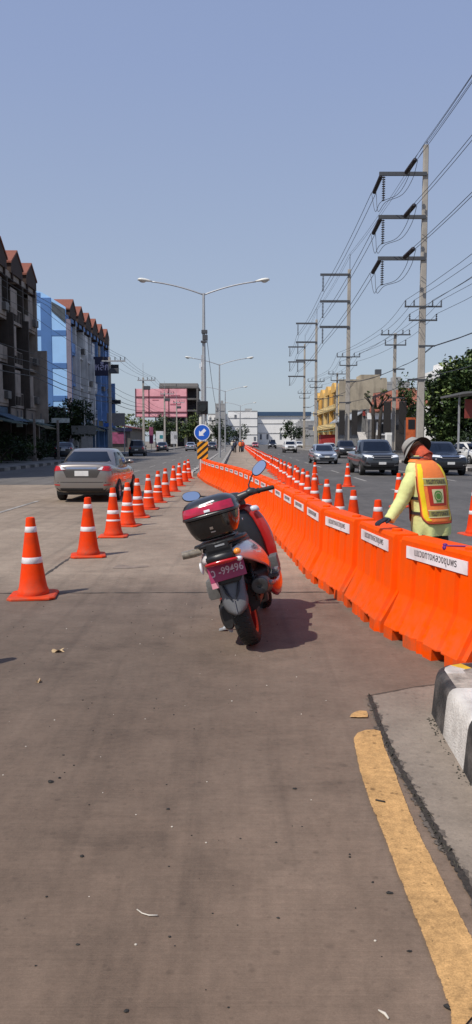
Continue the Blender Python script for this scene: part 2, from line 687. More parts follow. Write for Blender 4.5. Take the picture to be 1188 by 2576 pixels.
# gutter apron beside the island, its joint and the yellow edge line
crk = [gp(930, 1752), gp(965, 1850), gp(1000, 1925), gp(1060, 2030), gp(1100, 2100), gp(1188, 2250), gp(1420, 2700)]
mb = MB()
top = [gp(930, 1752), gp(985, 1742), gp(1040, 1731), gp(1100, 1724), gp(1188, 1716), gp(1500, 1700)]
ring = [mb.bm.verts.new((p.x + 0.0, p.y, 0.004)) for p in crk] + [mb.bm.verts.new((p.x, p.y, 0.004)) for p in [Vector((3.2, 1.3, 0))] + top[::-1][:-1]]
mb._f(ring)
tag(mb.build('gutter_apron', APRON), kind='structure')


def worn(m, k_edge, k_noise, nscale, thr, hole=None, hscale=40):
    """lets a ground strip wear through to what lies beneath: ragged along its edges (u = 0..1 across) and holed inside"""
    nt = m.node_tree
    L = nt.links.new
    b = nt.nodes['Principled BSDF']
    uv = nt.nodes.new('ShaderNodeUVMap')
    sx = nt.nodes.new('ShaderNodeSeparateXYZ')
    L(uv.outputs[0], sx.inputs[0])
    tc = nt.nodes.new('ShaderNodeTexCoord')

    def math_(op, a, b_=None, c_=None):
        n = nt.nodes.new('ShaderNodeMath')
        n.operation = op
        for i, x in enumerate((a, b_, c_)):
            if x is None:
                continue
            if isinstance(x, (int, float)):
                n.inputs[i].default_value = x
            else:
                L(x, n.inputs[i])
        return n.outputs[0]
    d = math_('ABSOLUTE', math_('MULTIPLY_ADD', sx.outputs[0], 2.0, -1.0))
    nz = nt.nodes.new('ShaderNodeTexNoise')
    nz.inputs['Scale'].default_value = nscale
    nz.inputs['Detail'].default_value = 8
    nz.inputs['Roughness'].default_value = 0.72
    L(tc.outputs['Object'], nz.inputs['Vector'])
    v = math_('ADD', math_('MULTIPLY', math_('SUBTRACT', 1.0, d), k_edge), math_('MULTIPLY', nz.outputs['Fac'], k_noise))
    a = math_('GREATER_THAN', v, thr)
    if hole:
        n2 = nt.nodes.new('ShaderNodeTexNoise')
        n2.inputs['Scale'].default_value = hscale
        n2.inputs['Detail'].default_value = 6
        n2.inputs['Roughness'].default_value = 0.8
        L(tc.outputs['Object'], n2.inputs['Vector'])
        a = math_('MULTIPLY', a, math_('LESS_THAN', n2.outputs['Fac'], hole))
    L(a, b.inputs['Alpha'])
    return m


def uv_strip(name, rows, z, m, kind='structure'):
    """rows: lists of points along the strip, from one edge to the other; u runs across"""
    mb = MB()
    uvl = mb.bm.loops.layers.uv.new('UVMap')
    vv = [[mb.bm.verts.new((p.x, p.y, z)) for p in r] for r in rows]
    n = len(rows) - 1
    for i in range(n):
        for j in range(len(rows[0]) - 1):
            f = mb.bm.faces.new([vv[i][j], vv[i][j + 1], vv[i + 1][j + 1], vv[i + 1][j]])
            for lp, q in zip(f.loops, ((i, j), (i, j + 1), (i + 1, j + 1), (i + 1, j))):
                lp[uvl].uv = (q[0] / n, q[1] * 0.05)
    return tag(mb.build(name, m), kind=kind)


def side_rows(pts, w):
    P = [Vector((p.x, p.y, 0)) for p in pts]
    ra, rm, rb = [], [], []
    for i, p in enumerate(P):
        t = (P[min(i + 1, len(P) - 1)] - P[max(i - 1, 0)]).normalized()
        nn = Vector((-t.y, t.x, 0)) * w / 2
        ra.append(p + nn)
        rm.append(p)
        rb.append(p - nn)
    return [ra, rm, rb]


CRACK = worn(mat('joint_crack', (0.04, 0.032, 0.026), 0.95, var=0.6, scale=60, bump=0.6), 0.75, 1.25, 24, 1.04)
CRACK2 = worn(mat('joint_hairline', (0.05, 0.042, 0.035), 0.95, var=0.5, scale=60), 0.6, 1.0, 30, 0.9)
STAINY = worn(mat('joint_stain', (0.105, 0.086, 0.07), 0.95, var=0.4, scale=30), 0.42, 1.35, 11, 0.98)
def densify(pts, n):
    out = []
    for a, b in zip(pts[:-1], pts[1:]):
        out += [a.lerp(b, k / n) for k in range(n)]
    return out + [pts[-1]]


uv_strip('gutter_joint', side_rows(densify(crk, 12), 0.13), 0.0062, STAINY)
uv_strip('gutter_joint', side_rows(densify(crk, 12), 0.062), 0.0076, CRACK)
uv_strip('gutter_joint', side_rows(densify(top[:5], 10), 0.03), 0.0076, CRACK2)

YEL = worn(road_mat('line_yellow', (0.43, 0.24, 0.088), (0.64, 0.38, 0.155), broom=0.05, track=0.12, speck=0.7, grain=1.0), 6.0, 2.2, 38, 1.12, 0.655, 48)
lf = [(890, 1862), (893, 1885), (905, 1940), (930, 2020), (963, 2100), (1000, 2200), (1040, 2300), (1080, 2400), (1110, 2480), (1132, 2545), (1140, 2620)]
rt = [(957, 1843), (968, 1885), (988, 1932), (1013, 2000), (1040, 2070), (1073, 2140), (1104, 2200), (1138, 2270), (1168, 2330), (1200, 2390), (1260, 2480)]
mb = MB()
ra, rb = [], []
for (a, b) in zip(lf, rt):
    ra.append(gp(*a))
    rb.append(gp(*b))


def dens(pts, n):
    out = []
    for a, b in zip(pts[:-1], pts[1:]):
        for k in range(n):
            out.append(a.lerp(b, k / n))
    return out + [pts[-1]]


ra, rb = dens(ra, 8), dens(rb, 8)
rows = []
for q in range(5):
    rows.append([Vector((a.lerp(b, q / 4).x + (rng.uniform(-0.0018, 0.0018) if q in (0, 4) else 0), a.lerp(b, q / 4).y, 0.008)) for a, b in zip(ra, rb)])
# rounded head of the line
head = [gp(*p) for p in ((893, 1856), (903, 1846), (918, 1840), (940, 1839))]
cap_ = gp(925, 1835)
for q, r_ in enumerate(rows):
    u_ = q / 4
    p_ = [gp(892, 1858), gp(900, 1847), gp(920, 1840), gp(942, 1839), gp(957, 1843)][q]
    r_.insert(0, Vector((p_.x, p_.y, 0.008)))
uv_strip('edge_line', rows, 0.009, YEL)
uv_strip('edge_line', [[gp(*q) for q in ((880, 1807), (900, 1808), (925, 1808))], [gp(*q) for q in ((884, 1800), (904, 1800), (926, 1800))], [gp(*q) for q in ((892, 1795), (905, 1791), (922, 1792))]], 0.009, YEL)

# ------------------------------------------------------------------ kerbed island at the right
KW = mat('kerb_white', (0.6, 0.56, 0.51), 0.8, var=0.18, scale=14, dark=(0.25, 0.22, 0.19), bump=0.5, dscale=7)
KB = mat('kerb_black', (0.028, 0.026, 0.025), 0.7, var=0.4, scale=9, dark=(0.15, 0.13, 0.115), bump=0.5, dscale=8)
KT = mat('kerb_top', (0.36, 0.31, 0.26), 0.9, var=0.5, scale=6, dark=(0.05, 0.045, 0.04), bump=0.7, dscale=9)
KY = mat('kerb_yellow', (0.6, 0.36, 0.02), 0.7, var=0.2, scale=9, dark=(0.2, 0.14, 0.05), bump=0.3)
base = [gp(1240, 2080), gp(1187, 1981), gp(1165, 1940), gp(1114, 1852), gp(1098, 1822), gp(1091, 1808)]
KH = 0.262
b0 = base[-1]
nose = [Vector((b0.x + dx, b0.y + dy, 0)) for dx, dy in ((0.005, 0.07), (0.03, 0.14), (0.09, 0.205), (0.18, 0.25), (0.3, 0.275), (0.45, 0.285))]
foot = [Vector((base[0].x + 0.1, -2, 0))] + base + nose + [Vector((3.4, nose[-1].y + 0.0, 0))]
cen = Vector((3.0, 1.5, 0))
sets = {0: [], 1: [], 2: []}
mb = MB()


def inset(i, d):
    p = foot[i]
    a = foot[max(i - 1, 0)]
    b = foot[min(i + 1, len(foot) - 1)]
    t = (b - a).normalized()
    return p + Vector((t.y, -t.x, 0)) * d


# material of the run that starts at each foot point: 0 white, 1 black, 2 top
mats_run = [0, 0, 1, 0, 1, 1, 1, 1, 1, 1, 0, 0, 1, 1]
lv = [(0, 0.0), (0.003, 0.03), (0.016, KH - 0.07), (0.021, KH - 0.042), (0.031, KH - 0.02), (0.046, KH - 0.006), (0.066, KH)]
rings = [[inset(i, d) + Vector((0, 0, z)) for i in range(len(foot))] for d, z in lv]
rv = [[mb.bm.verts.new(p) for p in r] for r in rings]
for a, b in zip(rv[:-1], rv[1:]):
    for i in range(len(foot) - 1):
        mb.mi = mats_run[i]
        mb._f([a[i], a[i + 1], b[i + 1], b[i]])
# painted rim on top, then bare worn infill
rim = [mb.bm.verts.new(inset(i, 0.17) + Vector((0, 0, KH + 0.002))) for i in range(len(foot))]
for i in range(len(foot) - 1):
    mb.mi = [0, 0, 1, 0, 2, 2, 0, 0, 0, 3, 1, 3, 0, 0][i]
    mb._f([rv[-1][i], rv[-1][i + 1], rim[i + 1], rim[i]])
mb.mi = 2
mb._f(rim + [mb.bm.verts.new((3.4, -2, KH))])
kerb = tag(mb.build('island_kerb', [KW, KB, KT, KY], smooth=True, angle=32), kind='structure')

# ------------------------------------------------------------------ pavements with painted kerbs
def pavement(name, x0, x1, y0, y1):
    mb = MB()
    mb.box(((x0 + x1) / 2, (y0 + y1) / 2, 0.065), (abs(x1 - x0), y1 - y0, 0.17))
    tag(mb.build(name, PAVING), kind='structure')


KWD = mat('kerb_shaded_white', (0.26, 0.245, 0.225), 0.85, var=0.3, scale=3, dark=(0.1, 0.09, 0.08), dscale=2)  # left kerb white dimmed: the building's shade is put into its colour


def kerb_line(name, x, y0, y1, w=0.22, h=0.19, step=1.0):
    mb = MB()
    k = 0
    y = y0
    while y < y1:
        mb.mi = k % 2
        mb.box((x, y + step / 2, h / 2 - 0.01), (w, step - 0.01, h))
        y += step
        k += 1
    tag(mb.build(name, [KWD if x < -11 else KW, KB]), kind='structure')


pavement('pavement', -16.9, -12.22, 10, 330)
pavement('pavement', 12.22, 17.0, 10, 330)
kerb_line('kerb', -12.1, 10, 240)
kerb_line('kerb', 12.1, 10, 240)
pavement('median', -1.9, -0.95, 34.0, 330)
kerb_line('median_kerb', -2.0, 34, 220, 0.2, 0.2)
kerb_line('median_kerb', -0.85, 34, 220, 0.2, 0.2)

# ------------------------------------------------------------------ litter on the road
LEAF = mat('dry_leaf', (0.5, 0.36, 0.2), 0.7, var=0.3, scale=40)
PALE = mat('pale_straw', (0.55, 0.5, 0.42), 0.6, var=0.2, scale=30)
DARKBIT = mat('dark_debris', (0.02, 0.018, 0.016), 0.8, var=0.4, scale=40)


def leaf(px, py, s, rz, label):
    c = gp(px, py)
    mb = MB()
    out = []
    for k in range(16):
        a = 2 * PI * k / 16
        r = s * (0.55 + 0.45 * abs(math.sin(2.5 * a)) + rng.uniform(-0.1, 0.1))
        out.append(mb.bm.verts.new((r * math.cos(a) * 1.5, r * math.sin(a), 0.012 + 0.012 * math.sin(3 * a))))
    ctr = mb.bm.verts.new((0, 0, 0.008))
    for k in range(16):
        mb._f([ctr, out[k], out[(k + 1) % 16]])
    o = mb.build('dry_leaf', LEAF)
    place(o, c, rz)
    tag(o, label, 'leaf')


leaf(147, 1640, 0.034, 0.3, 'curled dry tan leaf lying on the concrete left of the scooter')
leaf(98, 1717, 0.016, 1.1, 'small pale leaf scrap on the concrete below the larger tan leaf')


def stick(name, pts, r, m, label, cat):
    o = MB().tube(pts, r, 6).build(name, m, smooth=True)
    tag(o, label, cat)


a = gp(345, 2292)
b = gp(397, 2306)
stick('straw', [a + Vector((0, 0, 0.006)), gp(358, 2301) + Vector((0, 0, 0.005)), gp(375, 2306) + Vector((0, 0, 0.005)), b + Vector((0, 0, 0.005))], 0.0022, PALE, 'curved pale straw lying on the concrete in the foreground', 'straw')
a, b = gp(952, 2545), gp(978, 2566)
stick('paper_scrap', [a + Vector((0, 0, 0.005)), a.lerp(b, 0.5) + Vector((0.004, 0.0, 0.006)), b + Vector((0, 0, 0.004))], [0.002, 0.0045, 0.003], PALE, 'short white paper strip on the concrete left of the yellow line', 'litter')
a, b = gp(1116, 2533), gp(1138, 2545)
stick('dark_seed_pod', [a + Vector((0, 0, 0.004)), a.lerp(b, 0.4) + Vector((0, 0.003, 0.006)), b + Vector((0, 0, 0.004))], [0.002, 0.007, 0.003], DARKBIT, 'flat dark seed pod on the edge of the yellow line at the bottom', 'litter')
a, b = gp(945, 2019), gp(969, 2024)
stick('dark_twig', [a + Vector((0, 0, 0.012)), b + Vector((0, 0, 0.012))], 0.004, DARKBIT, 'short dark twig on the left edge of the yellow line', 'twig')

mb = MB()
for px, py, s in ((207, 2155, 7), (318, 2545, 8), (128, 1968, 8), (150, 1958, 5), (423, 2036, 5), (425, 2180, 3), (196, 2377, 5), (1030, 2394, 6), (980, 2248, 8), (695, 2120, 4), (700, 2310, 5), (160, 1900, 3),
                  (742, 1985, 5), (605, 2110, 3), (440, 2380, 3), (575, 2535, 4), (90, 2430, 4), (880, 2150, 4), (938, 2220, 4), (760, 2080, 3)):
    c = gp(px, py)
    r = s * 0.8 * c.y / 1940
    n0 = len(mb.bm.verts)
    mb.sphere((c.x, c.y, r * 0.3), (r * rng.uniform(0.9, 1.6), r * rng.uniform(0.7, 1.1), r * 0.5), nu=8, nv=5)
    mb.bm.verts.ensure_lookup_table()
    for v in mb.bm.verts[n0:]:
        v.co += Vector((rng.uniform(-.3, .3) * r, rng.uniform(-.3, .3) * r, rng.uniform(-.1, .2) * r))
for k in range(160):
    x, y = rng.uniform(-2.0, 0.55), rng.uniform(2.0, 7.5)
    r = rng.uniform(0.0015, 0.0045)
    mb.mi = 1 if rng.random() < 0.3 else 0
    mb.sphere((x, y, r * 0.5), (r * 1.3, r, r * 0.8), nu=6, nv=3)
tag(mb.build('road_grit', [DARKBIT, PALE]), 'small dark crumbs and pale chips scattered over the concrete', 'grit', kind='stuff')

# weeds and tar crumbs that sit along the gutter joint
WEED = mat('dry_weed', (0.045, 0.04, 0.03), 0.9, var=0.5, scale=30)
mb = MB()
cp = dens(crk, 50)
for k in range(len(cp) - 60):
    p = cp[k]
    if rng.random() < 0.13:
        a = rng.uniform(0, 2 * PI)
        l = rng.uniform(0.008, 0.03)
        q = p + Vector((math.cos(a) * l, math.sin(a) * l * 1.4, 0))
        r = rng.uniform(0.002, 0.0045)
        mb.tube([p + Vector((0, 0, 0.006)), p.lerp(q, 0.6) + Vector((0, 0, rng.uniform(0.008, 0.02))), q + Vector((0, 0, 0.008))], [r, r * 0.8, r * 0.3], 5)
for k in range(0):
    p = cp[rng.randrange(len(cp) - 80)]
    r = rng.uniform(0.006, 0.02)
    dx = rng.choice((-1, 1, 1)) * rng.uniform(0.0, 0.035)
    cx_, cy_ = p.x + dx, p.y + rng.uniform(-0.02, 0.02)
    mb._f([mb.bm.verts.new((cx_ + r * rng.uniform(0.6, 1.3) * math.cos(q * 0.7), cy_ + r * rng.uniform(0.8, 1.6) * math.sin(q * 0.7), 0.0085)) for q in range(9)])
for k in range(120):     # crumbled mortar at the foot of the kerb
    t = rng.random() * (len(base) - 2) + 1
    i = int(t)
    p = base[i].lerp(base[min(i + 1, len(base) - 1)], t - i)
    r = rng.uniform(0.002, 0.006)
    mb.sphere((p.x - rng.uniform(0.0, 0.04), p.y, r * 0.6), (r, r * 1.2, r), nu=6, nv=4)
tag(mb.build('joint_weeds', WEED), 'dark dried weeds and tar crumbs along the gutter joint', 'weeds', kind='stuff')
# ------------------------------------------------------------------ traffic cones
def cone_profile():
    return [(0.152, 0.0285), (0.158, 0.05), (0.150, 0.075), (0.139, 0.10), (0.1285, 0.16), (0.047, 0.745), (0.046, 0.775), (0.041, 0.795), (0.03, 0.80), (0.026, 0.79)]


def cone_r(z):
    return 0.1285 + (0.047 - 0.1285) * (z - 0.16) / (0.745 - 0.16)


def make_cone(bands, hollow=True):
    t = thing('traffic_cone', 'x', 'traffic cone')
    mb = MB()
    mb.lathe(cone_profile(), 28)
    mb.build('cone_body', CONE, t, smooth=True, angle=50)
    mb = MB()
    s, c = 0.232, 0.05
    poly = [(-s + c, -s), (s - c, -s), (s, -s + c), (s, s - c), (s - c, s), (-s + c, s), (-s, s - c), (-s, -s + c)]
    mb.loft([[(x, y, 0.004) for x, y in poly], [(x, y, 0.02) for x, y in poly], [(x * 0.95, y * 0.95, 0.03) for x, y in poly]])
    mb.build('base_plate', CONE, t)
    for z0, z1 in bands:
        mb = MB()
        mb.lathe([(cone_r(z0) + 0.0006, z0), (cone_r(z0) + 0.002, z0 + 0.002), (cone_r(z1) + 0.002, z1 - 0.002), (cone_r(z1) + 0.0006, z1)], 28, cap=False)
        mb.build('reflective_band', REFL, t, smooth=True)
    return t


cone2 = make_cone([(0.652, 0.708), (0.345, 0.405)])
cone3 = make_cone([(0.655, 0.712), (0.375, 0.435), (0.258, 0.285)])
used = {id(cone2): False, id(cone3): False}


def put_cone(proto, x, y, rz, label, group):
    o = copy_tree(proto) if used[id(proto)] else proto
    used[id(proto)] = True
    place(o, (x, y, 0.0), rz, label, group)
    o.rotation_euler = (rng.uniform(-0.02, 0.02), rng.uniform(-0.028, 0.028), rz)
    return o


gl = 'cones along the left edge of the closed lane'
left = [(-2.06, 5.0, 2), (-2.03, 7.62, 2), (-2.0, 10.35, 2), (-2.0, 12.5, 3), (-2.0, 14.1, 3), (-2.0, 15.7, 3), (-2.0, 17.6, 3), (-2.0, 19.6, 3), (-1.98, 21.5, 2), (-1.95, 23.9, 2), (-1.98, 26.8, 3), (-1.98, 29.6, 2), (-1.98, 32.2, 3)]
lab = ['orange cone just outside the left edge, only its shadow reaching the concrete',
       'nearest large orange cone with two white bands at the left edge of the photo',
       'second cone in the left row, two white bands, standing alone behind the nearest one',
       'third cone in the left row, with a thin extra band, below the car plate',
       'fourth cone in the left row, three bands, in front of the car rear wheel',
       'fifth cone in the left row, just right of the grey sedan front wheel',
       'sixth cone in the left row from the camera, right of the sedan',
       'seventh cone in the left row from the camera, between scooter mirror and sedan',
       'eighth cone in the left row from the camera, two bands',
       'ninth cone in the left row from the camera, before the row tightens',
       'tenth cone in the left row, third before the striped marker board',
       'eleventh cone in the left row, second before the striped marker board',
       'farthest cone in the left row, next to the end of the barrier line']
for (x, y, k), l in zip(left, lab):
    put_cone(cone2 if k == 2 else cone3, x, y, rng.uniform(-0.25, 0.25) if y > 8 else 0.12, l, gl)

gr = 'cones in the long row behind the water barriers'
ys = [9.9, 11.9, 13.6, 15.3, 17.9, 19.4, 21.2, 22.5]
ords = ['first', 'second', 'third', 'fourth', 'fifth', 'sixth', 'seventh', 'eighth']
where = ['by the gloved hand', 'left of the worker', 'behind the barriers', 'behind the barriers', 'before a taller looking cone', 'where the row starts to tighten', 'in the tightening row', 'in the tightening row']
for y, o_, w in zip(ys, ords, where):
    put_cone(cone2, 1.82 + rng.uniform(-0.03, 0.03), y, rng.uniform(-0.4, 0.4), '%s orange cone from the camera in the right row, %s' % (o_, w), gr)
y = 24.2
while y < 178:
    put_cone(cone2, 1.83 + rng.uniform(-0.05, 0.05) + (y - 24) * 0.0018, y, rng.uniform(-0.4, 0.4), 'small orange cone packed into the dense far stretch of the right row', gr)
    y += rng.uniform(1.55, 1.85)
go = 'cones standing out on the dark right carriageway'
put_cone(cone2, 2.82, 27.5, 0.3, 'tall looking cone a step right of the dense right row, before the silver car', go)
put_cone(cone2, 3.82, 26.4, 0.1, 'lone cone on the asphalt in front of the grey pickup front wheel', go)
put_cone(cone2, 3.86, 18.2, -0.2, 'cone on the asphalt half hidden behind the worker raised arm', go)
put_cone(cone2, 3.98, 12.75, 0.2, 'cone cut by the right edge of the photo, beyond the worker', go)

# ------------------------------------------------------------------ water barriers
BL = 1.16


def make_barrier():
    t = thing('water_barrier', 'x', 'water barrier')
    mb = MB()
    h = BL / 2
    # stations along the length: y, side recess, foot?, end taper
    st = [(-h, 0, 1, 0.11), (-h + 0.045, 0, 1, 0.10), (-h + 0.056, 0, 1, 0.01), (-h + 0.062, 0, 1, 0.0), (-h + 0.20, 0, 1, 0), (-h + 0.205, 0, 0, 0), (-h + 0.25, 0, 0, 0), (-h + 0.265, 1, 0, 0), (-h + 0.30, 1, 0, 0), (-h + 0.315, 0, 0, 0), (-h + 0.37, 0, 0, 0), (-h + 0.375, 0, 1, 0),
          (-0.085, 0, 1, 0), (-0.06, 1, 1, 0), (-0.02, 1, 1, 0), (-0.005, 0, 1, 0)]
    st = st + [(-y, g, f, e) for y, g, f, e in st[::-1]]
    rings = []
    for y, g, f, e in st:
        g1, g2 = 0.022 * g + e * 0.32, 0.027 * g + e * 0.5
        zb = 0.0 if f else 0.085
        zk = 0.095
        L_ = [(-0.255 + g1, zb), (-0.255 + g1, zk), (-0.246 + g1, zk + 0.012), (-0.132 + g2, 0.335), (-0.126 + g2, 0.352), (-0.118 + g2, 0.60), (-0.114 + g2 * 0.3 + e * 0.35, 0.63), (-0.112 + e * 0.5, 0.775 - e * 0.3), (-0.098 + e * 0.5, 0.80 - e * 0.45)]
        ring = [(x, y, z) for x, z in L_] + [(-x, y, z) for x, z in L_[::-1]]
        rings.append(ring)
    mb.loft(rings)
    mb.build('barrier_body', ORANGE, t, smooth=True, angle=22)
    # coupling lugs that hook into the neighbour
    mb = MB()
    mb.lathe([(0.0, 0.40), (0.07, 0.40), (0.075, 0.41), (0.075, 0.47), (0.07, 0.48), (0.0, 0.48)], 14, Matrix.Translation((0, h + 0.012, 0)))
    mb.lathe([(0.0, 0.30), (0.03, 0.30), (0.03, 0.40), (0.0, 0.40)], 10, Matrix.Translation((0, h + 0.02, 0)))
    mb.build('coupling_lug', ORANGE, t, smooth=True, angle=40)
    mb = MB()
    mb.lathe([(0.0, 0.795), (0.045, 0.795), (0.045, 0.812), (0.038, 0.818), (0.0, 0.818)], 16, Matrix.Translation((0, -0.28, 0)))
    mb.build('filler_cap', ORANGE, t, smooth=True, angle=40)
    mb = MB()
    mb.box((-0.1185, 0, 0.69), (0.006, 0.84, 0.094), M=None)
    s = mb.build('sticker', STICK, t)
    text_obj('แขวงทางหลวงชุมพร', 0.06, INK, s, frame((-0.1228, 0, 0.69), (0, -1, 0), (0, 0, 1)), bold=0.0006, width=0.58, height=0.066)
    return t


PTS = [gp(1139, 1690), gp(934, 1583), gp(848, 1507), gp(764, 1450), gp(727, 1400), Vector((0.25, 17.2, 0)), gp(566, 1241), Vector((-1.1, 28.3, 0)), gp(496, 1199)]
p_before = PTS[0] + (PTS[0] - PTS[1]).normalized() * 2.5
ctrl = [p_before] + PTS + [PTS[-1] + (PTS[-1] - PTS[-2]).normalized() * 2]


def catmull(P, n=60):
    out = []
    for i in range(1, len(P) - 2):
        p0, p1, p2, p3 = P[i - 1], P[i], P[i + 1], P[i + 2]
        for k in range(n):
            t = k / n
            out.append(0.5 * ((2 * p1) + (p2 - p0) * t + (2 * p0 - 5 * p1 + 4 * p2 - p3) * t * t + (3 * p1 - p0 - 3 * p2 + p3) * t ** 3))
    out.append(P[-2])
    return out


path = catmull([ctrl[0] + (ctrl[0] - ctrl[1])] + ctrl)
# walk along the path, the first barrier's near end sits at the first measured corner
dist = [0.0]
for a, b in zip(path[:-1], path[1:]):
    dist.append(dist[-1] + (b - a).length)


def at_s(s):
    s = max(0, min(s, dist[-1] - 1e-4))
    for i in range(len(dist) - 1):
        if dist[i + 1] >= s:
            break
    f = (s - dist[i]) / max(1e-6, dist[i + 1] - dist[i])
    return path[i].lerp(path[i + 1], f)


s0 = min(range(len(path)), key=lambda i: (path[i] - PTS[0]).length)
S0 = dist[s0] - 0.11
PITCHB = 1.215
barrier0 = make_barrier()
k = -1
n_b = 0
BARS = []
ordn = ['nearest', 'second', 'third', 'fourth', 'fifth', 'sixth', 'seventh', 'eighth', 'ninth', 'tenth', 'eleventh', 'twelfth', 'thirteenth', 'fourteenth', 'fifteenth', 'sixteenth', 'seventeenth', 'eighteenth', 'nineteenth', 'twentieth', 'twenty first', 'twenty second', 'twenty third', 'twenty fourth', 'twenty fifth', 'twenty sixth', 'twenty seventh']
note = {0: 'with a purple cord tied on its top', 1: 'under the worker hand', 2: 'left of the worker arm'}
while S0 + (k + 1) * PITCHB < dist[-1] + 0.2:
    a, b = at_s(S0 + k * PITCHB), at_s(S0 + k * PITCHB + BL)
    t = (b - a).normalized()
    nrm = Vector((t.y, -t.x, 0))          # to the right of travel
    c = (a + b) / 2 + nrm * 0.252
    yaw = math.atan2(-t.x, t.y)
    o = barrier0 if k == -1 else copy_tree(barrier0)
    if k == -1:
        l = 'orange water barrier cut by the right edge, standing behind the kerbed island'
    elif k in note:
        l = '%s full orange water barrier from the camera, %s' % (ordn[k], note[k])
    elif S0 + (k + 2) * PITCHB >= dist[-1] + 0.2:
        l = 'last orange water barrier of the line, by the striped marker board'
    else:
        l = '%s orange water barrier from the camera in the curving line' % ordn[k]
    place(o, (c.x, c.y, 0), yaw + rng.uniform(-0.012, 0.012), l, 'orange water barriers in the curving line')
    BARS.append(o)
    k += 1

# purple cord on the nearest barrier
CORD = mat('purple_cord', (0.11, 0.01, 0.14), 0.6)
Mb = Matrix.Translation(BARS[1].location) @ Matrix.Rotation(BARS[1].rotation_euler.z, 4, 'Z')
mb = MB()
pts = [(0.10, -0.26, 0.803), (0.04, -0.2, 0.806), (-0.03, -0.15, 0.806), (-0.085, -0.12, 0.806), (-0.105, -0.1, 0.80)]
mb.tube([Mb @ Vector(p) for p in pts], 0.006, 6)
mb.sphere(Mb @ Vector((-0.105, -0.10, 0.79)), (0.014, 0.026, 0.017))
mb.sphere(Mb @ Vector((-0.09, -0.085, 0.81)), (0.018, 0.02, 0.01))
tag(mb.build('cord', CORD, smooth=True), 'purple cord knotted on the top edge of the nearest full water barrier', 'cord')

# ------------------------------------------------------------------ street lamps
LAMPW = mat('lamp_shell', (0.62, 0.62, 0.58), 0.45)
LENS = mat('lamp_lens', (0.5, 0.5, 0.46), 0.2)


def make_lamp():
    t = thing('street_lamp', 'x', 'street lamp')
    mb = MB()
    mb.lathe([(0.11, 0), (0.105, 0.3), (0.095, 4.0), (0.07, 6.0), (0.055, 7.9), (0.05, 8.02)], 12)
    mb.lathe([(0.2, 0.0), (0.2, 0.03), (0.12, 0.05)], 12)
    mb.build('pole', STEEL, t, smooth=True, angle=40)
    for s in (-1, 1):
        mb = MB()
        pts = []
        for k in range(13):
            u = k / 12
            pts.append((s * 2.3 * u, 0, 7.95 + 0.52 * (1 - (1 - u) ** 2.0) * 0.6 + 0.26 * u + (0.0)))
        mb.tube(pts, 0.032, 8)
        mb.build('arm', STEEL, t, smooth=True)
        mb = MB()
        M = Matrix.Translation((s * 2.28, 0, 8.535)) @ Matrix.Rotation(-s * R(7), 4, 'Y') @ Matrix.Scale(s, 4, (1, 0, 0))
        rings = []
        for x, w, zt, zb in ((0, 0.035, 0.035, -0.03), (0.12, 0.06, 0.06, -0.035), (0.25, 0.12, 0.085, -0.04), (0.42, 0.15, 0.095, -0.045), (0.55, 0.13, 0.08, -0.045), (0.61, 0.07, 0.04, -0.04)):
            rings.append([M @ Vector((x, w * math.cos(a), (zt if math.sin(a) > 0 else -zb) * math.sin(a))) for a in [2 * PI * q / 14 for q in range(14)]])
        mb.loft(rings)
        h = mb.build('lamp_head', LAMPW, t, smooth=True)
        mb = MB()
        mb.sphere((0.40, 0, -0.035), (0.15, 0.105, 0.075), M=M)
        mb.build('lens', LENS, h, smooth=True)
    return t


lamp0 = make_lamp()
glamp = 'double armed lamps along the median'
place(lamp0, (-1.42, 34.6, 0), 0, 'nearest double armed street lamp with a dark clamp halfway up its pole', glamp)
mb = MB()
mb.box((0.03, -0.06, 6.35), (0.26, 0.24, 0.14))
mb.box((0.06, -0.04, 6.1), (0.22, 0.2, 0.22))
mb.box((0.0, -0.05, 5.92), (0.26, 0.22, 0.08))
cl = mb.build('cable_clamp', ARM, None, bevel=0.01)
lamps = [lamp0]
for (x, y, rz), l in zip([(-1.40, 66, 0.03), (-1.40, 101, -0.03), (0.8, 142, 0.0), (0.9, 182, 0), (1.1, 225, 0.02)],
                         ['second double armed street lamp along the median', 'third double armed street lamp along the median, thin', 'fourth far double armed street lamp, right of the median', 'fifth double armed street lamp, faint in the distance', 'farthest double armed street lamp before the pale mall']):
    lamps.append(place(copy_tree(lamp0), (x, y, 0), rz, l, glamp))
cl.parent = lamp0
# slack cable from the clamp to the next lamp
def sag(a, b, d, n=14):
    a, b = Vector(a), Vector(b)
    return [a.lerp(b, k / n) - Vector((0, 0, d * 4 * (k / n) * (1 - k / n))) for k in range(n + 1)]


o = MB().tube(sag((-1.3, 34.5, 6.3), (-1.4, 66, 4.2), 1.2), 0.012, 5).build('cable', WIRE)
tag(o, 'thin slack cable from the nearest lamp clamp to the second lamp', 'cable')

# flashing signal, keep-left sign and hazard board at the nose of the median
SIGNBLUE = mat('sign_blue', (0.012, 0.105, 0.52), 0.35, var=0.04)
SIGNWHITE = mat('sign_white', (0.75, 0.77, 0.8), 0.4, var=0.03)
HAZY = mat('hazard_yellow', (0.75, 0.33, 0.015), 0.45)
POSTW = mat('post_paint', (0.5, 0.49, 0.46), 0.6, var=0.15, dark=(0.25, 0.22, 0.2))
t = thing('traffic_signal', 'black flashing signal head on a pale post behind the blue arrow sign', 'traffic signal', (-1.43, 33.3, 0))
mb = MB()
mb.lathe([(0.075, 0), (0.075, 2.7), (0.06, 2.72)], 12, Matrix.Translation((-0.08, 0, 0)))
mb.lathe([(0.04, 0), (0.04, 2.9)], 10, Matrix.Translation((0.14, 0.05, 0)))
mb.build('post', POSTW, t, smooth=True, angle=40)
mb = MB().box((0, -0.02, 2.98), (0.46, 0.22, 0.56))
hd = mb.build('signal_head', BLACKP, t, bevel=0.03)
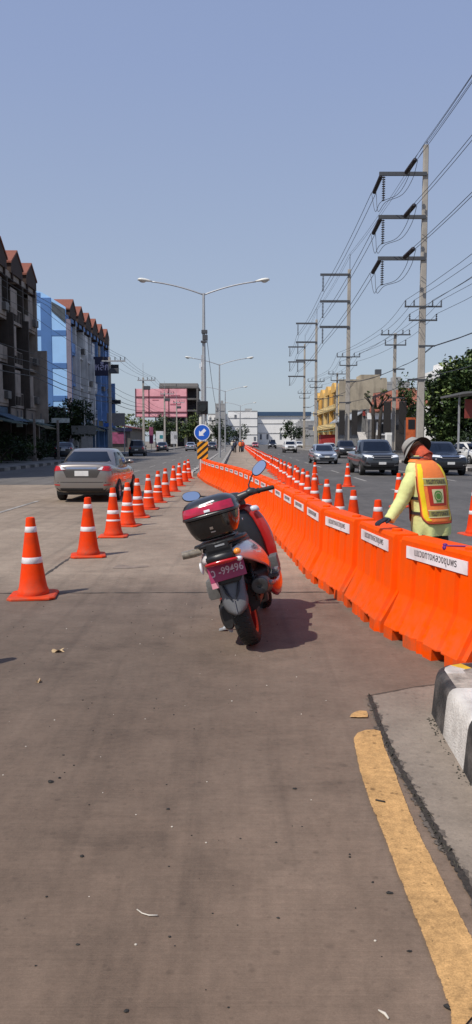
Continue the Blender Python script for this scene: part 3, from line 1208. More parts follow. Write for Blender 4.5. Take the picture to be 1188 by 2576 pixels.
MR = Matrix.Translation((0, -0.13, 2.98)) @ Matrix.Rotation(R(90), 4, 'X')
mb = MB().lathe([(0.16, -0.06), (0.17, 0.0), (0.17, 0.12), (0.155, 0.12), (0.15, 0.01), (0.0, 0.012)], 22, MR)
mb.build('lens', BLACKG, hd, smooth=True, angle=30)

t = thing('road_sign', 'round blue sign with a white arrow pointing down left on the median nose', 'road sign', (-1.42, 32.6, 0))
mb = MB().lathe([(0.035, 0), (0.035, 2.2)], 10, Matrix.Translation((0, 0.06, 0)))
mb.build('post', STEEL, t, smooth=True, angle=40)
MR = Matrix.Translation((0, 0, 1.915)) @ Matrix.Rotation(R(90), 4, 'X')
mb = MB().lathe([(0.34, -0.008), (0.345, 0), (0.34, 0.008)], 36, MR)
f = mb.build('sign_rim', SIGNWHITE, t)
mb = MB().lathe([(0.312, 0.0), (0.312, 0.012)], 36, MR)
f = mb.build('sign_face', SIGNBLUE, t)
ar = []
for u, v in ((-0.185, 0), (-0.02, 0.15), (-0.02, 0.062), (0.19, 0.062), (0.19, -0.062), (-0.02, -0.062), (-0.02, -0.15)):
    ar.append((u, v))
Ma = Matrix.Translation((-0.01, 0, 1.905)) @ Matrix.Rotation(R(-45), 4, 'Y') @ Matrix(((1, 0, 0, 0), (0, 0, 1, 0), (0, 1, 0, 0), (0, 0, 0, 1)))
mb = MB().prism(ar, -0.013, -0.017, Ma)
mb.build('arrow', SIGNWHITE, f)

t = thing('hazard_board', 'yellow and black diagonally striped marker board under the blue arrow sign', 'marker board', (-1.40, 32.45, 0))
mb = MB()
for sx in (-0.14, 0.14):
    mb.lathe([(0.025, 0), (0.025, 0.85)], 8, Matrix.Translation((sx, 0.03, 0)))
mb.build('post', STEEL, t)
mb = MB().box((0, 0, 1.17), (0.45, 0.015, 0.74))
pl = mb.build('panel', HAZY, t)
mb = MB()
Mz = Matrix.Translation((0, 0, 1.17)) @ Matrix(((1, 0, 0, 0), (0, 0, 1, 0), (0, 1, 0, 0), (0, 0, 0, 1)))


def clip_poly(poly, xmin, xmax, ymin, ymax):
    for ax, lim, sg in ((0, xmin, 1), (0, xmax, -1), (1, ymin, 1), (1, ymax, -1)):
        out = []
        for i in range(len(poly)):
            p, q = poly[i - 1], poly[i]
            ip, iq = (p[ax] - lim) * sg >= 0, (q[ax] - lim) * sg >= 0
            if ip != iq:
                f_ = (lim - p[ax]) / (q[ax] - p[ax])
                out.append((p[0] + f_ * (q[0] - p[0]), p[1] + f_ * (q[1] - p[1])))
            if iq:
                out.append(q)
        poly = out
        if not poly:
            return []
    return poly


for q in range(-4, 5):
    c = q * 0.27
    poly = clip_poly([(-0.4, c - 0.4), (0.4, c + 0.3), (0.4, c + 0.3 + 0.125), (-0.4, c - 0.4 + 0.125)], -0.225, 0.225, -0.37, 0.37)
    if len(poly) > 2:
        mb.prism(poly, -0.0105, -0.0125, Mz)
mb.build('stripes', BLACKP, pl)

# ------------------------------------------------------------------ power poles at the right
def insulator(mb, a, b, r=0.075, n=9):
    a, b = Vector(a), Vector(b)
    d = (b - a)
    Mx = Matrix.Translation(a) @ d.to_track_quat('Z', 'Y').to_matrix().to_4x4()
    L_ = d.length
    prof = [(0.02, 0)]
    for k in range(n):
        z = L_ * (k + 0.2) / n
        prof += [(0.025, z), (r, z + L_ * 0.25 / n), (r, z + L_ * 0.45 / n), (0.025, z + L_ * 0.6 / n)]
    prof.append((0.02, L_))
    mb.lathe(prof, 8, Mx)


ARMH = [19.15, 16.38, 13.70]
ARML = 2.95


def square_pole(mb, h, w0, w1):
    mb.loft([[(x * w0, y * w0, -0.02) for x, y in ((-1, -1), (1, -1), (1, 1), (-1, 1))], [(x * w1, y * w1, h) for x, y in ((-1, -1), (1, -1), (1, 1), (-1, 1))]])


def dist_arm(t, z, w, pins):
    mb = MB().box((0, -0.2, z), (w, 0.1, 0.1))
    a = mb.build('crossarm', ARM, t)
    for x in pins:
        mb = MB()
        insulator(mb, (x, -0.2, z + 0.05), (x, -0.2, z + 0.42), 0.07, 3)
        mb.build('insulator', PORC, a, smooth=True)


def make_tall(strain):
    t = thing('transmission_pole', 'x', 'power pole')
    mb = MB()
    ht = 21.05 if strain else 19.75
    square_pole(mb, ht, 0.235, 0.155)
    mb.build('pole', CONC, t, bevel=0.03, seg=1)
    for z in ARMH:
        mb = MB().box((-ARML / 2 - 0.05, -0.2, z), (ARML + 0.2, 0.14, 0.24))
        a = mb.build('crossarm', ARM, t)
        mb = MB()
        insulator(mb, (-ARML + 0.15, -0.2, z - 0.15), (-ARML + 0.15, -0.2, z - 1.75), 0.115, 11)
        mb.build('insulator', PORC, a, smooth=True)
        if strain:
            mb = MB()
            insulator(mb, (-ARML, 0.0, z - 0.1), (-ARML, 2.6, z - 0.32), 0.15, 12)
            mb.build('insulator', PORC, a, smooth=True)
            mb = MB()
            insulator(mb, (-1.35, -0.3, z + 0.05), (-1.3, -2.7, z + 0.02), 0.15, 12)
            mb.build('insulator', PORC, a, smooth=True)
    dist_arm(t, 10.55, 2.5, (-1.2, -0.62, 0.62, 1.2))
    dist_arm(t, 9.65, 1.9, (-0.9, 0.9))
    mb = MB().box((0.3, -0.2, 7.95), (1.1, 0.1, 0.1))
    mb.build('bracket', ARM, t)
    mb = MB().box((-0.3, -0.2, 5.7), (1.3, 0.12, 0.12))
    mb.build('bracket', ARM, t)
    mb = MB().tube([(0.06, 0, ht - 0.1), (0.06, 0, 21.3)], 0.03, 6)
    mb.build('spike', ARM, t)
    return t


TP = [(12.6, 15.5), (12.57, 53), (12.05, 84), (12.1, 118), (12.9, 147), (13.3, 186)]
glp = 'tall concrete transmission poles along the right pavement'
tall_strain = make_tall(True)
place(tall_strain, (TP[1][0], TP[1][1], 0), 0, 'nearest tall concrete power pole with three long steel arms, rising behind the worker', glp)
tall = make_tall(False)
for k, (l, i) in enumerate([('second tall concrete power pole, behind the grey pickup', 2), ('third tall concrete power pole along the right pavement', 3), ('fourth and farthest tall concrete power pole on the right, close to the yellow building', 4)]):
    o = tall if k == 0 else copy_tree(tall)
    place(o, (TP[i][0], TP[i][1], 0), 0, l, glp)
o = copy_tree(tall)
place(o, (TP[0][0], TP[0][1], 0), 0, 'tall concrete power pole outside the right edge carrying the cables towards the camera', glp)


def make_short(h=10.6):
    t = thing('utility_pole', 'x', 'power pole')
    mb = MB()
    square_pole(mb, h, 0.17, 0.11)
    mb.build('pole', CONC, t, bevel=0.02, seg=1)
    dist_arm(t, h - 0.15, 2.5, (-1.15, -0.6, 0.6, 1.15))
    dist_arm(t, h - 1.0, 1.8, (-0.85, 0.85))
    mb = MB().box((0.3, -0.2, h - 3.0), (1.0, 0.1, 0.1))
    mb.build('bracket', ARM, t)
    mb = MB().box((0.2, -0.2, h - 5.4), (1.3, 0.1, 0.1))
    mb.build('bracket', ARM, t)
    return t


short0 = make_short()
gsp = 'shorter concrete utility poles on the right pavement'
place(short0, (13.4, 66, 0), 0, 'shorter concrete utility pole with two crossarms behind the grey pickup', gsp)
place(copy_tree(short0), (13.5, 104, 0), 0, 'shorter utility pole before the yellow building', gsp)

# cables
def wire(pts, r, label, group, n=8):
    allp = []
    for a, b in zip(pts[:-1], pts[1:]):
        L_ = (Vector(b) - Vector(a)).length
        seg = sag(a, b, 0.012 * L_, n)
        allp += seg if not allp else seg[1:]
    o = MB().tube(allp, r, 5).build('power_cable', WIRE)
    return tag(o, label, 'power cable', group)


lvl = ['top', 'middle', 'lowest']
for q, z in enumerate(ARMH):
    for s in (0, 1):
        dx, dz = (-0.16 if s else 0.16), (-0.1 if s else 0.1)
        x, y = TP[1]
        w = 'twin conductor on the %s steel arms running away from the nearest pole' % lvl[q]
        wire([(x - ARML + dx, y + 2.6, z - 0.32)] + [(TP[i][0] - ARML + 0.15 + dx, TP[i][1] - 0.2, z - 1.75) for i in (2, 3, 4)], 0.02, w, 'twin conductors of the %s arms going away' % lvl[q])
        w = 'one of the twin conductors from the %s steel arm crossing to the right edge' % lvl[q]
        wire([(x - 1.3 + dx * 0.7, y - 2.7, z + 0.02), (11.27 + dx, 15.5, z - 0.1 + dz), (11.25 + dx, -20, z + dz)], 0.018, w, 'twin conductors of the %s arms towards the right edge' % lvl[q])
        w = 'one of the drooping jumper cables under the %s steel arm' % lvl[q]
        pts = [Vector((x - 1.3 + dx, y - 2.7, z)), Vector((x - 1.45 + dx, y - 2.0, z - 0.9)), Vector((x - 1.9 + dx, y - 1.1, z - 1.6)), Vector((x - ARML + 0.15 + dx, y - 0.2, z - 1.8)), Vector((x - ARML + dx * 0.6, y + 1.4, z - 1.95)), Vector((x - ARML + dx, y + 2.6, z - 0.4))]
        cc = catmull([pts[0] * 2 - pts[1]] + pts + [pts[-1] * 2 - pts[-2]], 6)
        tag(MB().tube(cc, 0.018, 5).build('jumper_cable', WIRE), w, 'power cable', 'jumper cables under the %s arm' % lvl[q])
for s in (0, 1):
    wire([(TP[i][0] + (0.1 if s else -0.1), TP[i][1] - 0.1, 21.2) for i in range(5)], 0.014, 'one of the two thin earth wires along the very tops of the tall poles', 'earth wires over the tall poles')
pin = [(-1.2, 10.55 + .42), (-0.62, 10.55 + .42), (0.62, 10.55 + .42), (1.2, 10.55 + .42), (-0.9, 9.65 + .42), (0.9, 9.65 + .42)]
chain = [(12.6, -10, 0), (12.6, 15.5, 0), (12.57, 53, 0), (13.4, 66, 0.0), (12.05, 84, 0), (13.5, 104, 0), (12.1, 118, 0), (12.9, 147, 0)]
pl_ = ['outer left upper', 'inner left upper', 'inner right upper', 'outer right upper', 'left lower', 'right lower']
for (px_, pz_), l in zip(pin, pl_):
    wire([(x + px_, y - 0.2, pz_) for x, y, _ in chain], 0.014, 'thin distribution line on the %s insulators of the right poles' % l, 'distribution lines on the right poles', 6)
for q, (dx, z) in enumerate([(0.75, 7.95), (0.55, 7.85), (-0.85, 5.7)]):
    wire([(x + dx, y - 0.2, z) for x, y, _ in chain], 0.022, ['upper of two telephone cables on the small right pole brackets', 'lower of two telephone cables on the small right pole brackets', 'low telephone cable on the left ends of the right pole brackets'][q], 'telephone cables on the right poles', 6)

# left side poles and cables
gpl = 'concrete utility poles along the left pavement'
LP = [(-12.95, 80), (-12.5, 105), (-12.4, 135), (-12.6, 165)]


def make_left_pole():
    t = thing('utility_pole', 'x', 'power pole')
    mb = MB()
    square_pole(mb, 10.1, 0.17, 0.11)
    mb.build('pole', CONC, t, bevel=0.02, seg=1)
    mb = MB().box((0.45, -0.2, 9.7), (2.4, 0.12, 0.14))
    a = mb.build('crossarm', STEEL, t)
    for x in (-0.6, 0.6, 1.15, 1.6):
        mb = MB()
        insulator(mb, (x, -0.2, 9.77), (x, -0.2, 10.12), 0.07, 3)
        mb.build('insulator', PORC, a, smooth=True)
    mb = MB().box((0.5, -0.2, 8.7), (0.9, 0.5, 0.5))
    mb.build('transformer_box', ARM, t, bevel=0.04)
    mb = MB().tube([(0, 0, 10.0), (0, 0, 12.0)], 0.025, 6)
    mb.build('spike', STEEL, t)
    return t


lp0 = make_left_pole()
for k, ((x, y), l) in enumerate(zip(LP, ['nearest left utility pole with crossarm, at the corner of the blue buildings', 'second left utility pole, in front of the pink billboard', 'third left utility pole, thin against the pink billboard', 'fourth left utility pole near the right end of the pink billboard'])):
    place(lp0 if k == 0 else copy_tree(lp0), (x, y, 0), 0, l, gpl)
nm = ['leftmost', 'second', 'third', 'rightmost']
for q, px_ in enumerate((-0.6, 0.6, 1.15, 1.6)):
    wire([(x + px_, y - 0.2, 10.1) for x, y in [(-13.1, 20), (-13.1, 50)] + LP], 0.013, '%s thin cable on the crossarms of the left utility poles' % nm[q], 'cables along the left poles', 8)
for q, z in enumerate((7.2, 6.6, 6.1, 5.6)):
    wire([(x + 0.25, y - 0.2, z + rng.uniform(-0.1, 0.1)) for x, y in [(-13.1, 20), (-13.1, 50)] + LP], 0.028 if q > 1 else 0.018, '%s of the sagging telephone cables in front of the left shophouses' % ['topmost', 'second', 'third', 'lowest'][q], 'telephone cables on the left side', 8)
# ------------------------------------------------------------------ vehicles
def paint(name, col, metal=0.6, rough=0.28):
    return mat(name, col, rough, metal=metal, coat=0.8, var=0.03, scale=60)


def ring_body(y, zb, zt, w):
    h = zt - zb
    half = [(0.0, zb), (0.80 * w, zb), (0.95 * w, zb + 0.10 * h), (1.0 * w, zb + 0.36 * h), (0.985 * w, zb + 0.66 * h), (0.94 * w, zb + 0.90 * h), (0.80 * w, zt - 0.005), (0.42 * w, zt + 0.012), (0.0, zt + 0.016)]
    return [(x, y, z) for x, z in half] + [(-x, y, z) for x, z in half[-2:0:-1]]


def cabin_ring(z, yr, yf, hw, n=36, e=4.0):
    out = []
    yc, hl = (yr + yf) / 2, (yf - yr) / 2
    for k in range(n):
        a = 2 * PI * k / n
        c, s = math.cos(a), math.sin(a)
        out.append((hw * math.copysign(abs(c) ** (2 / e), c), yc + hl * math.copysign(abs(s) ** (2 / e), s), z))
    return out


RIMM = mat('alloy_rim', (0.4, 0.41, 0.42), 0.3, metal=0.8)


def add_wheel(t, x, y, r, w=0.2, lod=0):
    s = 1 if x > 0 else -1
    wh = bpy.data.objects.new('wheel', None)
    COL.objects.link(wh)
    wh.parent = t
    wh.location = (x - s * w / 2, y, r)
    M = Matrix.Rotation(R(90) * s, 4, 'Y')
    n = 24
    mb = MB().lathe([(r * 0.64, -w / 2), (r * 0.93, -w / 2), (r, -w * 0.36), (r, w * 0.36), (r * 0.93, w / 2), (r * 0.66, w / 2), (r * 0.64, w * 0.3)], n, M, cap=False)
    mb.build('tyre', RUBBER, wh, smooth=True, angle=40)
    mb = MB()
    mb.lathe([(r * 0.66, w * 0.46), (r * 0.6, w * 0.44), (r * 0.57, w * 0.2), (0, w * 0.18)], n, M, cap=False)
    mb.lathe([(r * 0.16, w * 0.2), (r * 0.15, w * 0.43), (0.0, w * 0.44)], 12, M, cap=False)
    for k in range(5):
        Mk = M @ Matrix.Rotation(2 * PI * k / 5, 4, 'Z')
        mb.box((r * 0.37, 0, w * 0.38), (r * 0.48, r * 0.15, w * 0.1), M=Mk)
    mb.build('rim', RIMM, wh, smooth=True, angle=30)


def vehicle(name, label, cat, loc, rz, S, group=None):
    t = thing(name, label, cat, loc, rz, group)
    W = S['W'] / 2
    P = S['paint']
    mb = MB()
    st = S['body']
    y0, zb0, zt0, w0 = st[0]
    y1, zb1, zt1, w1 = st[-1]
    rings = [ring_body(y, zb, zt, w * W) for y, zb, zt, w in st]
    mb.loft(rings)
    body = mb.build('body', P, t, smooth=True, sub=2)
    bake(body)
    r = S['r']
    for y in S['axles']:
        mc = MB().lathe([(r + 0.055, -1.2), (r + 0.055, 1.2)], 28, Matrix.Translation((0, y, r + 0.02)) @ Matrix.Rotation(R(90), 4, 'Y'))
        # two side bites only, the middle of the car stays whole
        mc.bm.free()
        mc = MB()
        for s in (-1, 1):
            mc.lathe([(r + 0.055, -0.16), (r + 0.055, 0.16)], 28, Matrix.Translation((s * (W - 0.10), y, r + 0.02)) @ Matrix.Rotation(R(90), 4, 'Y'))
        cut = mc.build('cutter', BLACKP)
        md = body.modifiers.new('b', 'BOOLEAN')
        md.object = cut
        md.operation = 'DIFFERENCE'
        md.solver = 'EXACT'
        md.material_mode = 'TRANSFER'
        bake(body)
        bpy.data.objects.remove(cut)
    body.data.set_sharp_from_angle(angle=R(38))
    C = S['cabin']
    mb = MB()
    rings = []
    for f, z in C['lv']:
        yr = C['yr'][0] + (C['yr'][1] - C['yr'][0]) * f
        yf = C['yf'][0] + (C['yf'][1] - C['yf'][0]) * f
        hw = (C['w'][0] + (C['w'][1] - C['w'][0]) * f ** 1.4) * W
        rings.append(cabin_ring(z, yr, yf, hw))
    zt = C['lv'][-1][1]
    for q, dz in ((0.9, 0.018), (0.55, 0.04), (0.15, 0.048)):
        yc = (C['yr'][1] + C['yf'][1]) / 2
        rings.append([((x) * q, yc + (y - yc) * q, zt + dz) for x, y, z in rings[len(C['lv']) - 1]])
    mb.loft(rings)
    cab = mb.build('cabin', P, t, smooth=True, angle=50)
    B = bvh_of(body, cab)
    zb, zr = C['lv'][0][1], C['lv'][-1][1]
    h = zr - zb
    wb, wr = C['w'][0] * W, C['w'][1] * W
    g0, g1 = zb + 0.12 * h, zb + 0.88 * h
    decal('windscreen', B, [(-wb * 0.84, g0 - 0.02), (wb * 0.84, g0 - 0.02), (wr * 0.86, g1), (-wr * 0.86, g1)], '+y', GLASS, t, n=12)
    if S.get('rear_window', True):
        q0 = S.get('rwz', g0)
        decal('rear_window', B, [(-wb * 0.80, q0), (wb * 0.80, q0), (wr * 0.78, g1), (-wr * 0.78, g1)], '-y', GLASS, t, n=12)
    ym = (C['yr'][1] + C['yf'][1]) / 2 + S.get('bpillar', 0.0)
    a0 = C['yr'][0] * 0.88 + C['yr'][1] * 0.12 + S.get('qr', 0.22)
    a1 = C['yr'][0] * 0.12 + C['yr'][1] * 0.88 + 0.16
    b0, b1 = C['yf'][0] * 0.88 + C['yf'][1] * 0.12 - 0.3, C['yf'][0] * 0.12 + C['yf'][1] * 0.88 - 0.2
    for ax in ('+x', '-x'):
        decal('side_window', B, [(a0, g0), (ym - 0.04, g0), (ym - 0.04, g1 - 0.02), (a1, g1 - 0.02)], ax, GLASS, t)
        decal('side_window', B, [(ym + 0.04, g0), (b0, g0), (b1, g1 - 0.02), (ym + 0.04, g1 - 0.02)], ax, GLASS, t)
        s = 1 if ax == '+x' else -1
        mb = MB()
        mb.sphere((s * (W - 0.0), C['yf'][0] - 0.70, zb + 0.13), (0.10, 0.055, 0.065))
        mb.box((s * (W - 0.14), C['yf'][0] - 0.68, zb + 0.10), (0.26, 0.05, 0.05))
        mb.build('wing_mirror', S.get('mirror', P), t, smooth=True, angle=40)
        for yd in (ym - 0.16, ym + 0.95):
            decal('door_handle', B, [(yd - 0.2, zb - 0.14), (yd, zb - 0.14), (yd, zb - 0.11), (yd - 0.2, zb - 0.11)], ax, S.get('handle', CHROME), t, off=0.02, n=3, k=1)
        # shut lines of the doors
        mbs = MB()
        for yy in (a0 - 0.05, ym, b0 + 0.08):
            decal('', B, [(yy - 0.008, 0.42), (yy + 0.008, 0.42), (yy + 0.008, zb), (yy - 0.008, zb)], ax, None, None, off=0.003, n=1, k=8, mb=mbs)
        mbs.build('door_gap', BLACKP, t)
    for nm, quad, ax, m, both, off in S['decals']:
        decal(nm, B, quad, ax, m, t, off=off)
        if both:
            decal(nm, B, [(-u, v) for u, v in quad], ax, m, t, off=off)
    for y in S['axles']:
        for s in (-1, 1):
            add_wheel(t, s * (W + 0.004), y, r, S.get('tw', 0.2))
    mb = MB().box((0, 0, 0.27 + S.get('lift', 0)), (S['W'] * 0.82, (S['axles'][1] - S['axles'][0]) + 1.1, 0.16))
    mb.build('underbody', BLACKP, t)
    t.scale = (0.92, 0.92, 0.92)
    return t


def sedan_spec(P, W=1.76, H=1.5):
    k = H / 1.5
    return dict(W=W, paint=P, r=0.315, axles=(-1.28, 1.42), tw=0.2,
                body=[(-2.33, .42, .82, .66), (-2.31, .33, .96, .80), (-2.26, .29, 1.07, .90), (-2.05, .24, 1.10, .955), (-1.5, .22, 1.05, .985), (-0.6, .21, 1.0, 1.0), (0.4, .21, 0.98, 1.0), (1.1, .21, 0.98, .995), (1.7, .22, .92, .97), (2.1, .24, .82, .91), (2.27, .28, .70, .80), (2.31, .34, .60, .66)],
                cabin=dict(lv=[(0, 0.93), (0.1, 1.0), (0.45, 1.2 * k), (0.8, 1.38 * k), (1.0, 1.445 * k)], yr=(-1.95, -0.95), yf=(1.42, 0.30), w=(.94, .70)),
                rwz=1.105, bpillar=0.0, qr=0.5,
                decals=[('tail_light', [(0.44, .90), (0.87, .85), (0.87, 1.0), (0.56, 1.0)], '-y', REDGLASS, True, .012),
                        ('chrome_strip', [(-.42, .935), (.42, .935), (.42, .962), (-.42, .962)], '-y', CHROME, False, .016),
                        ('number_plate', [(-.19, .735), (.19, .735), (.19, .875), (-.19, .875)], '-y', WHITEPLATE, False, .012),
                        ('plate_recess', [(-.42, .69), (.42, .69), (.52, .90), (-.52, .90)], '-y', S_SHADE, False, .005),
                        ('bumper_insert', [(-.62, .31), (.62, .31), (.7, .40), (-.7, .40)], '-y', BLACKP, False, .006),
                        ('reversing_light', [(.45, .91), (.56, .90), (.60, .985), (.55, .985)], '-y', CLEAR, True, .016),
                        ('bumper_line', [(-.84, .555), (.84, .555), (.84, .57), (-.84, .57)], '-y', BLACKP, False, .004),
                        ('reflector', [(.60, .47), (.78, .48), (.78, .51), (.60, .50)], '-y', REDGLASS, True, .008),
                        ('headlight', [(.46, .66), (.80, .70), (.82, .80), (.50, .75)], '+y', CLEAR, True, .012),
                        ('grille', [(-.36, .62), (.36, .62), (.42, .74), (-.42, .74)], '+y', BLACKP, False, .008),
                        ('lower_grille', [(-.5, .34), (.5, .34), (.56, .50), (-.56, .50)], '+y', BLACKP, False, .008),
                        ('grille_bar', [(-.38, .67), (.38, .67), (.38, .695), (-.38, .695)], '+y', CHROME, False, .016),
                        ('number_plate', [(-.18, .5), (.18, .5), (.18, .61), (-.18, .61)], '+y', WHITEPLATE, False, .016),
                        ('fog_light', [(.62, .42), (.75, .44), (.75, .52), (.62, .5)], '+y', CLEAR, True, .01)])


def pickup_spec(P, W=1.87, H=1.8, suv=False):
    if suv:
        body = [(-2.28, .45, .95, .75), (-2.25, .36, 1.1, .88), (-2.15, .32, 1.14, .95), (-1.4, .3, 1.1, .99), (0.4, .3, 1.06, 1.0), (1.1, .3, 1.08, 1.0), (1.75, .32, 1.04, .97), (2.12, .34, .97, .92), (2.25, .38, .86, .85), (2.28, .45, .72, .72)]
        cab = dict(lv=[(0, 1.0), (0.1, 1.08), (0.45, 1.32), (0.8, 1.55), (1.0, H - 0.06)], yr=(-2.2, -1.8), yf=(1.35, 0.45), w=(.95, .74))
    else:
        body = [(-2.62, .55, 1.0, .85), (-2.6, .5, 1.14, .93), (-2.5, .48, 1.18, .97), (-1.2, .42, 1.17, .98), (-0.5, .36, 1.13, 1.0), (0.6, .36, 1.12, 1.0), (1.4, .38, 1.15, .99), (2.0, .4, 1.12, .97), (2.42, .4, 1.06, .93), (2.56, .43, .95, .86), (2.6, .5, .8, .74)]
        cab = dict(lv=[(0, 1.04), (0.1, 1.14), (0.45, 1.40), (0.8, 1.64), (1.0, H - 0.06)], yr=(-0.85, -0.6), yf=(1.55, 0.75), w=(.95, .74))
    return dict(W=W, paint=P, r=0.37 if not suv else 0.35, axles=(-1.42, 1.6) if not suv else (-1.3, 1.36), tw=0.24, lift=0.08, body=body, cabin=cab, rwz=1.2, qr=0.12,
                decals=[('tail_light', [(0.62, .8), (0.86, .8), (0.86, 1.1), (0.66, 1.1)], '-y', REDGLASS, True, .012),
                        ('number_plate', [(-.19, .66), (.19, .66), (.19, .80), (-.19, .80)], '-y', WHITEPLATE, False, .012),
                        ('headlight', [(.42, .88), (.82, .92), (.84, 1.03), (.46, .99)], '+y', CLEAR, True, .012),
                        ('grille', [(-.46, .76), (.46, .76), (.5, 1.0), (-.5, 1.0)], '+y', BLACKG, False, .008),
                        ('grille_bar', [(-.5, .93), (.5, .93), (.52, .965), (-.52, .965)], '+y', CHROME if suv else GREYP, False, .016),
                        ('grille_bar', [(-.46, .84), (.46, .84), (.48, .865), (-.48, .865)], '+y', GREYP, False, .016),
                        ('lower_grille', [(-.55, .46), (.55, .46), (.6, .64), (-.6, .64)], '+y', BLACKP, False, .008),
                        ('fog_light', [(.62, .52), (.80, .55), (.78, .66), (.62, .62)], '+y', BLACKG, True, .01),
                        ('fog_trim', [(.58, .50), (.80, .53), (.80, .555), (.58, .525)], '+y', CHROME, True, .016),
                        ('number_plate', [(-.18, .56), (.18, .56), (.18, .68), (-.18, .68)], '+y', WHITEPLATE, False, .02)])


S_SHADE = mat('trunk_shade', (0.075, 0.068, 0.062), 0.4, metal=0.3)
P_TAUPE = paint('paint_taupe', (0.26, 0.235, 0.215))
P_SILVER = paint('paint_silver', (0.36, 0.40, 0.46))
P_GREY = paint('paint_grey', (0.075, 0.085, 0.10))
P_BLACK = paint('paint_black', (0.012, 0.013, 0.017), 0.3)
P_NAVY = paint('paint_navy', (0.012, 0.02, 0.035), 0.3)
P_DARK = paint('paint_dark', (0.035, 0.036, 0.042), 0.4)
P_WHITE = paint('paint_white', (0.62, 0.62, 0.6), 0.0)
P_RED = paint('paint_red', (0.4, 0.03, 0.015), 0.0)

vehicle('sedan_car', 'grey sedan seen from behind driving beside the left row of cones', 'car', (-3.86, 21.6, 0), R(-1.0), sedan_spec(P_TAUPE))
gR = 'vehicles coming towards the camera on the right carriageway'
vehicle('sedan_car', 'silver car with dark windscreen coming along the right carriageway', 'car', (6.05, 54.0, 0), PI + 0.03, sedan_spec(P_SILVER, 1.74, 1.5), gR)
vehicle('pickup_truck', 'dark grey pickup truck coming towards the camera left of the worker hat', 'pickup', (6.5, 36.9, 0), PI + 0.02, pickup_spec(P_GREY), gR)
vehicle('sport_utility_vehicle', 'black sport utility vehicle right of the worker at the right edge', 'car', (9.55, 36.6, 0), PI + 0.03, pickup_spec(P_BLACK, 1.86, 1.7, True), gR)
vehicle('pickup_truck', 'dark pickup truck partly hidden behind the grey pickup', 'pickup', (10.2, 72.5, 0), PI, pickup_spec(P_DARK, 1.85, 1.8), gR)
vehicle('pickup_truck', 'white pickup truck further up the right carriageway', 'pickup', (7.25, 105, 0), PI + 0.02, pickup_spec(P_WHITE, 1.86, 1.8), gR)
vehicle('sedan_car', 'white car with dark windscreen partly hidden behind the silver car', 'car', (10.6, 88, 0), PI, sedan_spec(P_WHITE, 1.74, 1.5), gR)
vehicle('pickup_truck', 'small dark truck far up the right carriageway, left of the white pickup', 'pickup', (7.7, 165, 0), PI, pickup_spec(P_DARK, 1.85, 2.1), gR)
vehicle('sedan_car', 'tiny white car in the far lane right of the white pickup', 'car', (13.0, 160, 0.15), PI, sedan_spec(P_WHITE, 1.74, 1.5), gR)
vehicle('sedan_car', 'tiny red car far away at the end of the cone row', 'car', (4.6, 186, 0), PI, sedan_spec(P_RED, 1.74, 1.5), gR)
vehicle('sedan_car', 'white car parked under the dark tree at the right edge', 'car', (14.7, 48.5, 0.15), PI + 0.2, sedan_spec(P_WHITE, 1.74, 1.5), 'cars parked on the right')
gL = 'vehicles on the left carriageway'
vehicle('sport_utility_vehicle', 'dark parked vehicle by the left kerb, beyond the sedan', 'car', (-10.4, 82, 0), 0.05, pickup_spec(P_NAVY, 1.86, 1.85, True), gL)
vehicle('sedan_car', 'dark blue car further up by the left kerb under the pink billboard', 'car', (-11.1, 117, 0), 0.03, sedan_spec(P_NAVY, 1.78, 1.6), gL)
vehicle('sedan_car', 'pale car driving away just left of the blue arrow sign', 'car', (-7.1, 122, 0), 0, sedan_spec(P_SILVER, 1.74, 1.55), gL)
vehicle('sedan_car', 'dark grey car driving away just right of the blue arrow sign', 'car', (-3.9, 128, 0), 0, sedan_spec(P_GREY, 1.74, 1.6), gL)
vehicle('sedan_car', 'dark car in the shade of the shop fronts, left of the grey sedan roof', 'car', (-13.6, 62, 0.15), 0.1, sedan_spec(P_NAVY, 1.7, 1.5), 'cars parked on the left')
# ------------------------------------------------------------------ scooter
SRED = mat('scooter_red', (0.42, 0.015, 0.014), 0.28, coat=0.8, var=0.05)
SWHITE = bpy.data.materials.new('scooter_fade')
SWHITE.use_nodes = True
_n = SWHITE.node_tree
_b = _n.nodes['Principled BSDF']
_b.inputs['Roughness'].default_value = 0.22
_b.inputs['Coat Weight'].default_value = 0.7
_tc = _n.nodes.new('ShaderNodeTexCoord')
_sx = _n.nodes.new('ShaderNodeSeparateXYZ')
_rp = _n.nodes.new('ShaderNodeValToRGB')
_mr = _n.nodes.new('ShaderNodeMapRange')
_mr.inputs['From Min'].default_value = 0.48
_mr.inputs['From Max'].default_value = 0.80
_n.links.new(_tc.outputs['Object'], _sx.inputs[0])
_n.links.new(_sx.outputs['Z'], _mr.inputs['Value'])
_n.links.new(_mr.outputs[0], _rp.inputs[0])
_rp.color_ramp.elements[0].position = 0.15
_rp.color_ramp.elements[0].color = (0.62, 0.04, 0.035, 1)
_rp.color_ramp.elements[1].position = 0.85
_rp.color_ramp.elements[1].color = (0.72, 0.68, 0.68, 1)
_e = _rp.color_ramp.elements.new(0.5)
_e.color = (0.66, 0.25, 0.24, 1)
_n.links.new(_rp.outputs[0], _b.inputs['Base Color'])
PLATE = mat('plate_maroon', (0.30, 0.024, 0.09), 0.45, var=0.12, scale=14)
PLATEW = mat('plate_letter', (0.62, 0.5, 0.55), 0.5)
AMBER = mat('amber_lens', (0.9, 0.3, 0.03), 0.2, coat=0.5)
SMOKE = mat('smoke_lens', (0.2, 0.17, 0.13), 0.2, coat=0.5, var=0.4, scale=30)
LIDM = mat('box_lid', (0.022, 0.022, 0.024), 0.3, coat=0.3, var=0.2, scale=20)
BOXM = mat('box_base', (0.01, 0.01, 0.011), 0.16, coat=0.6, var=0.2, scale=20)
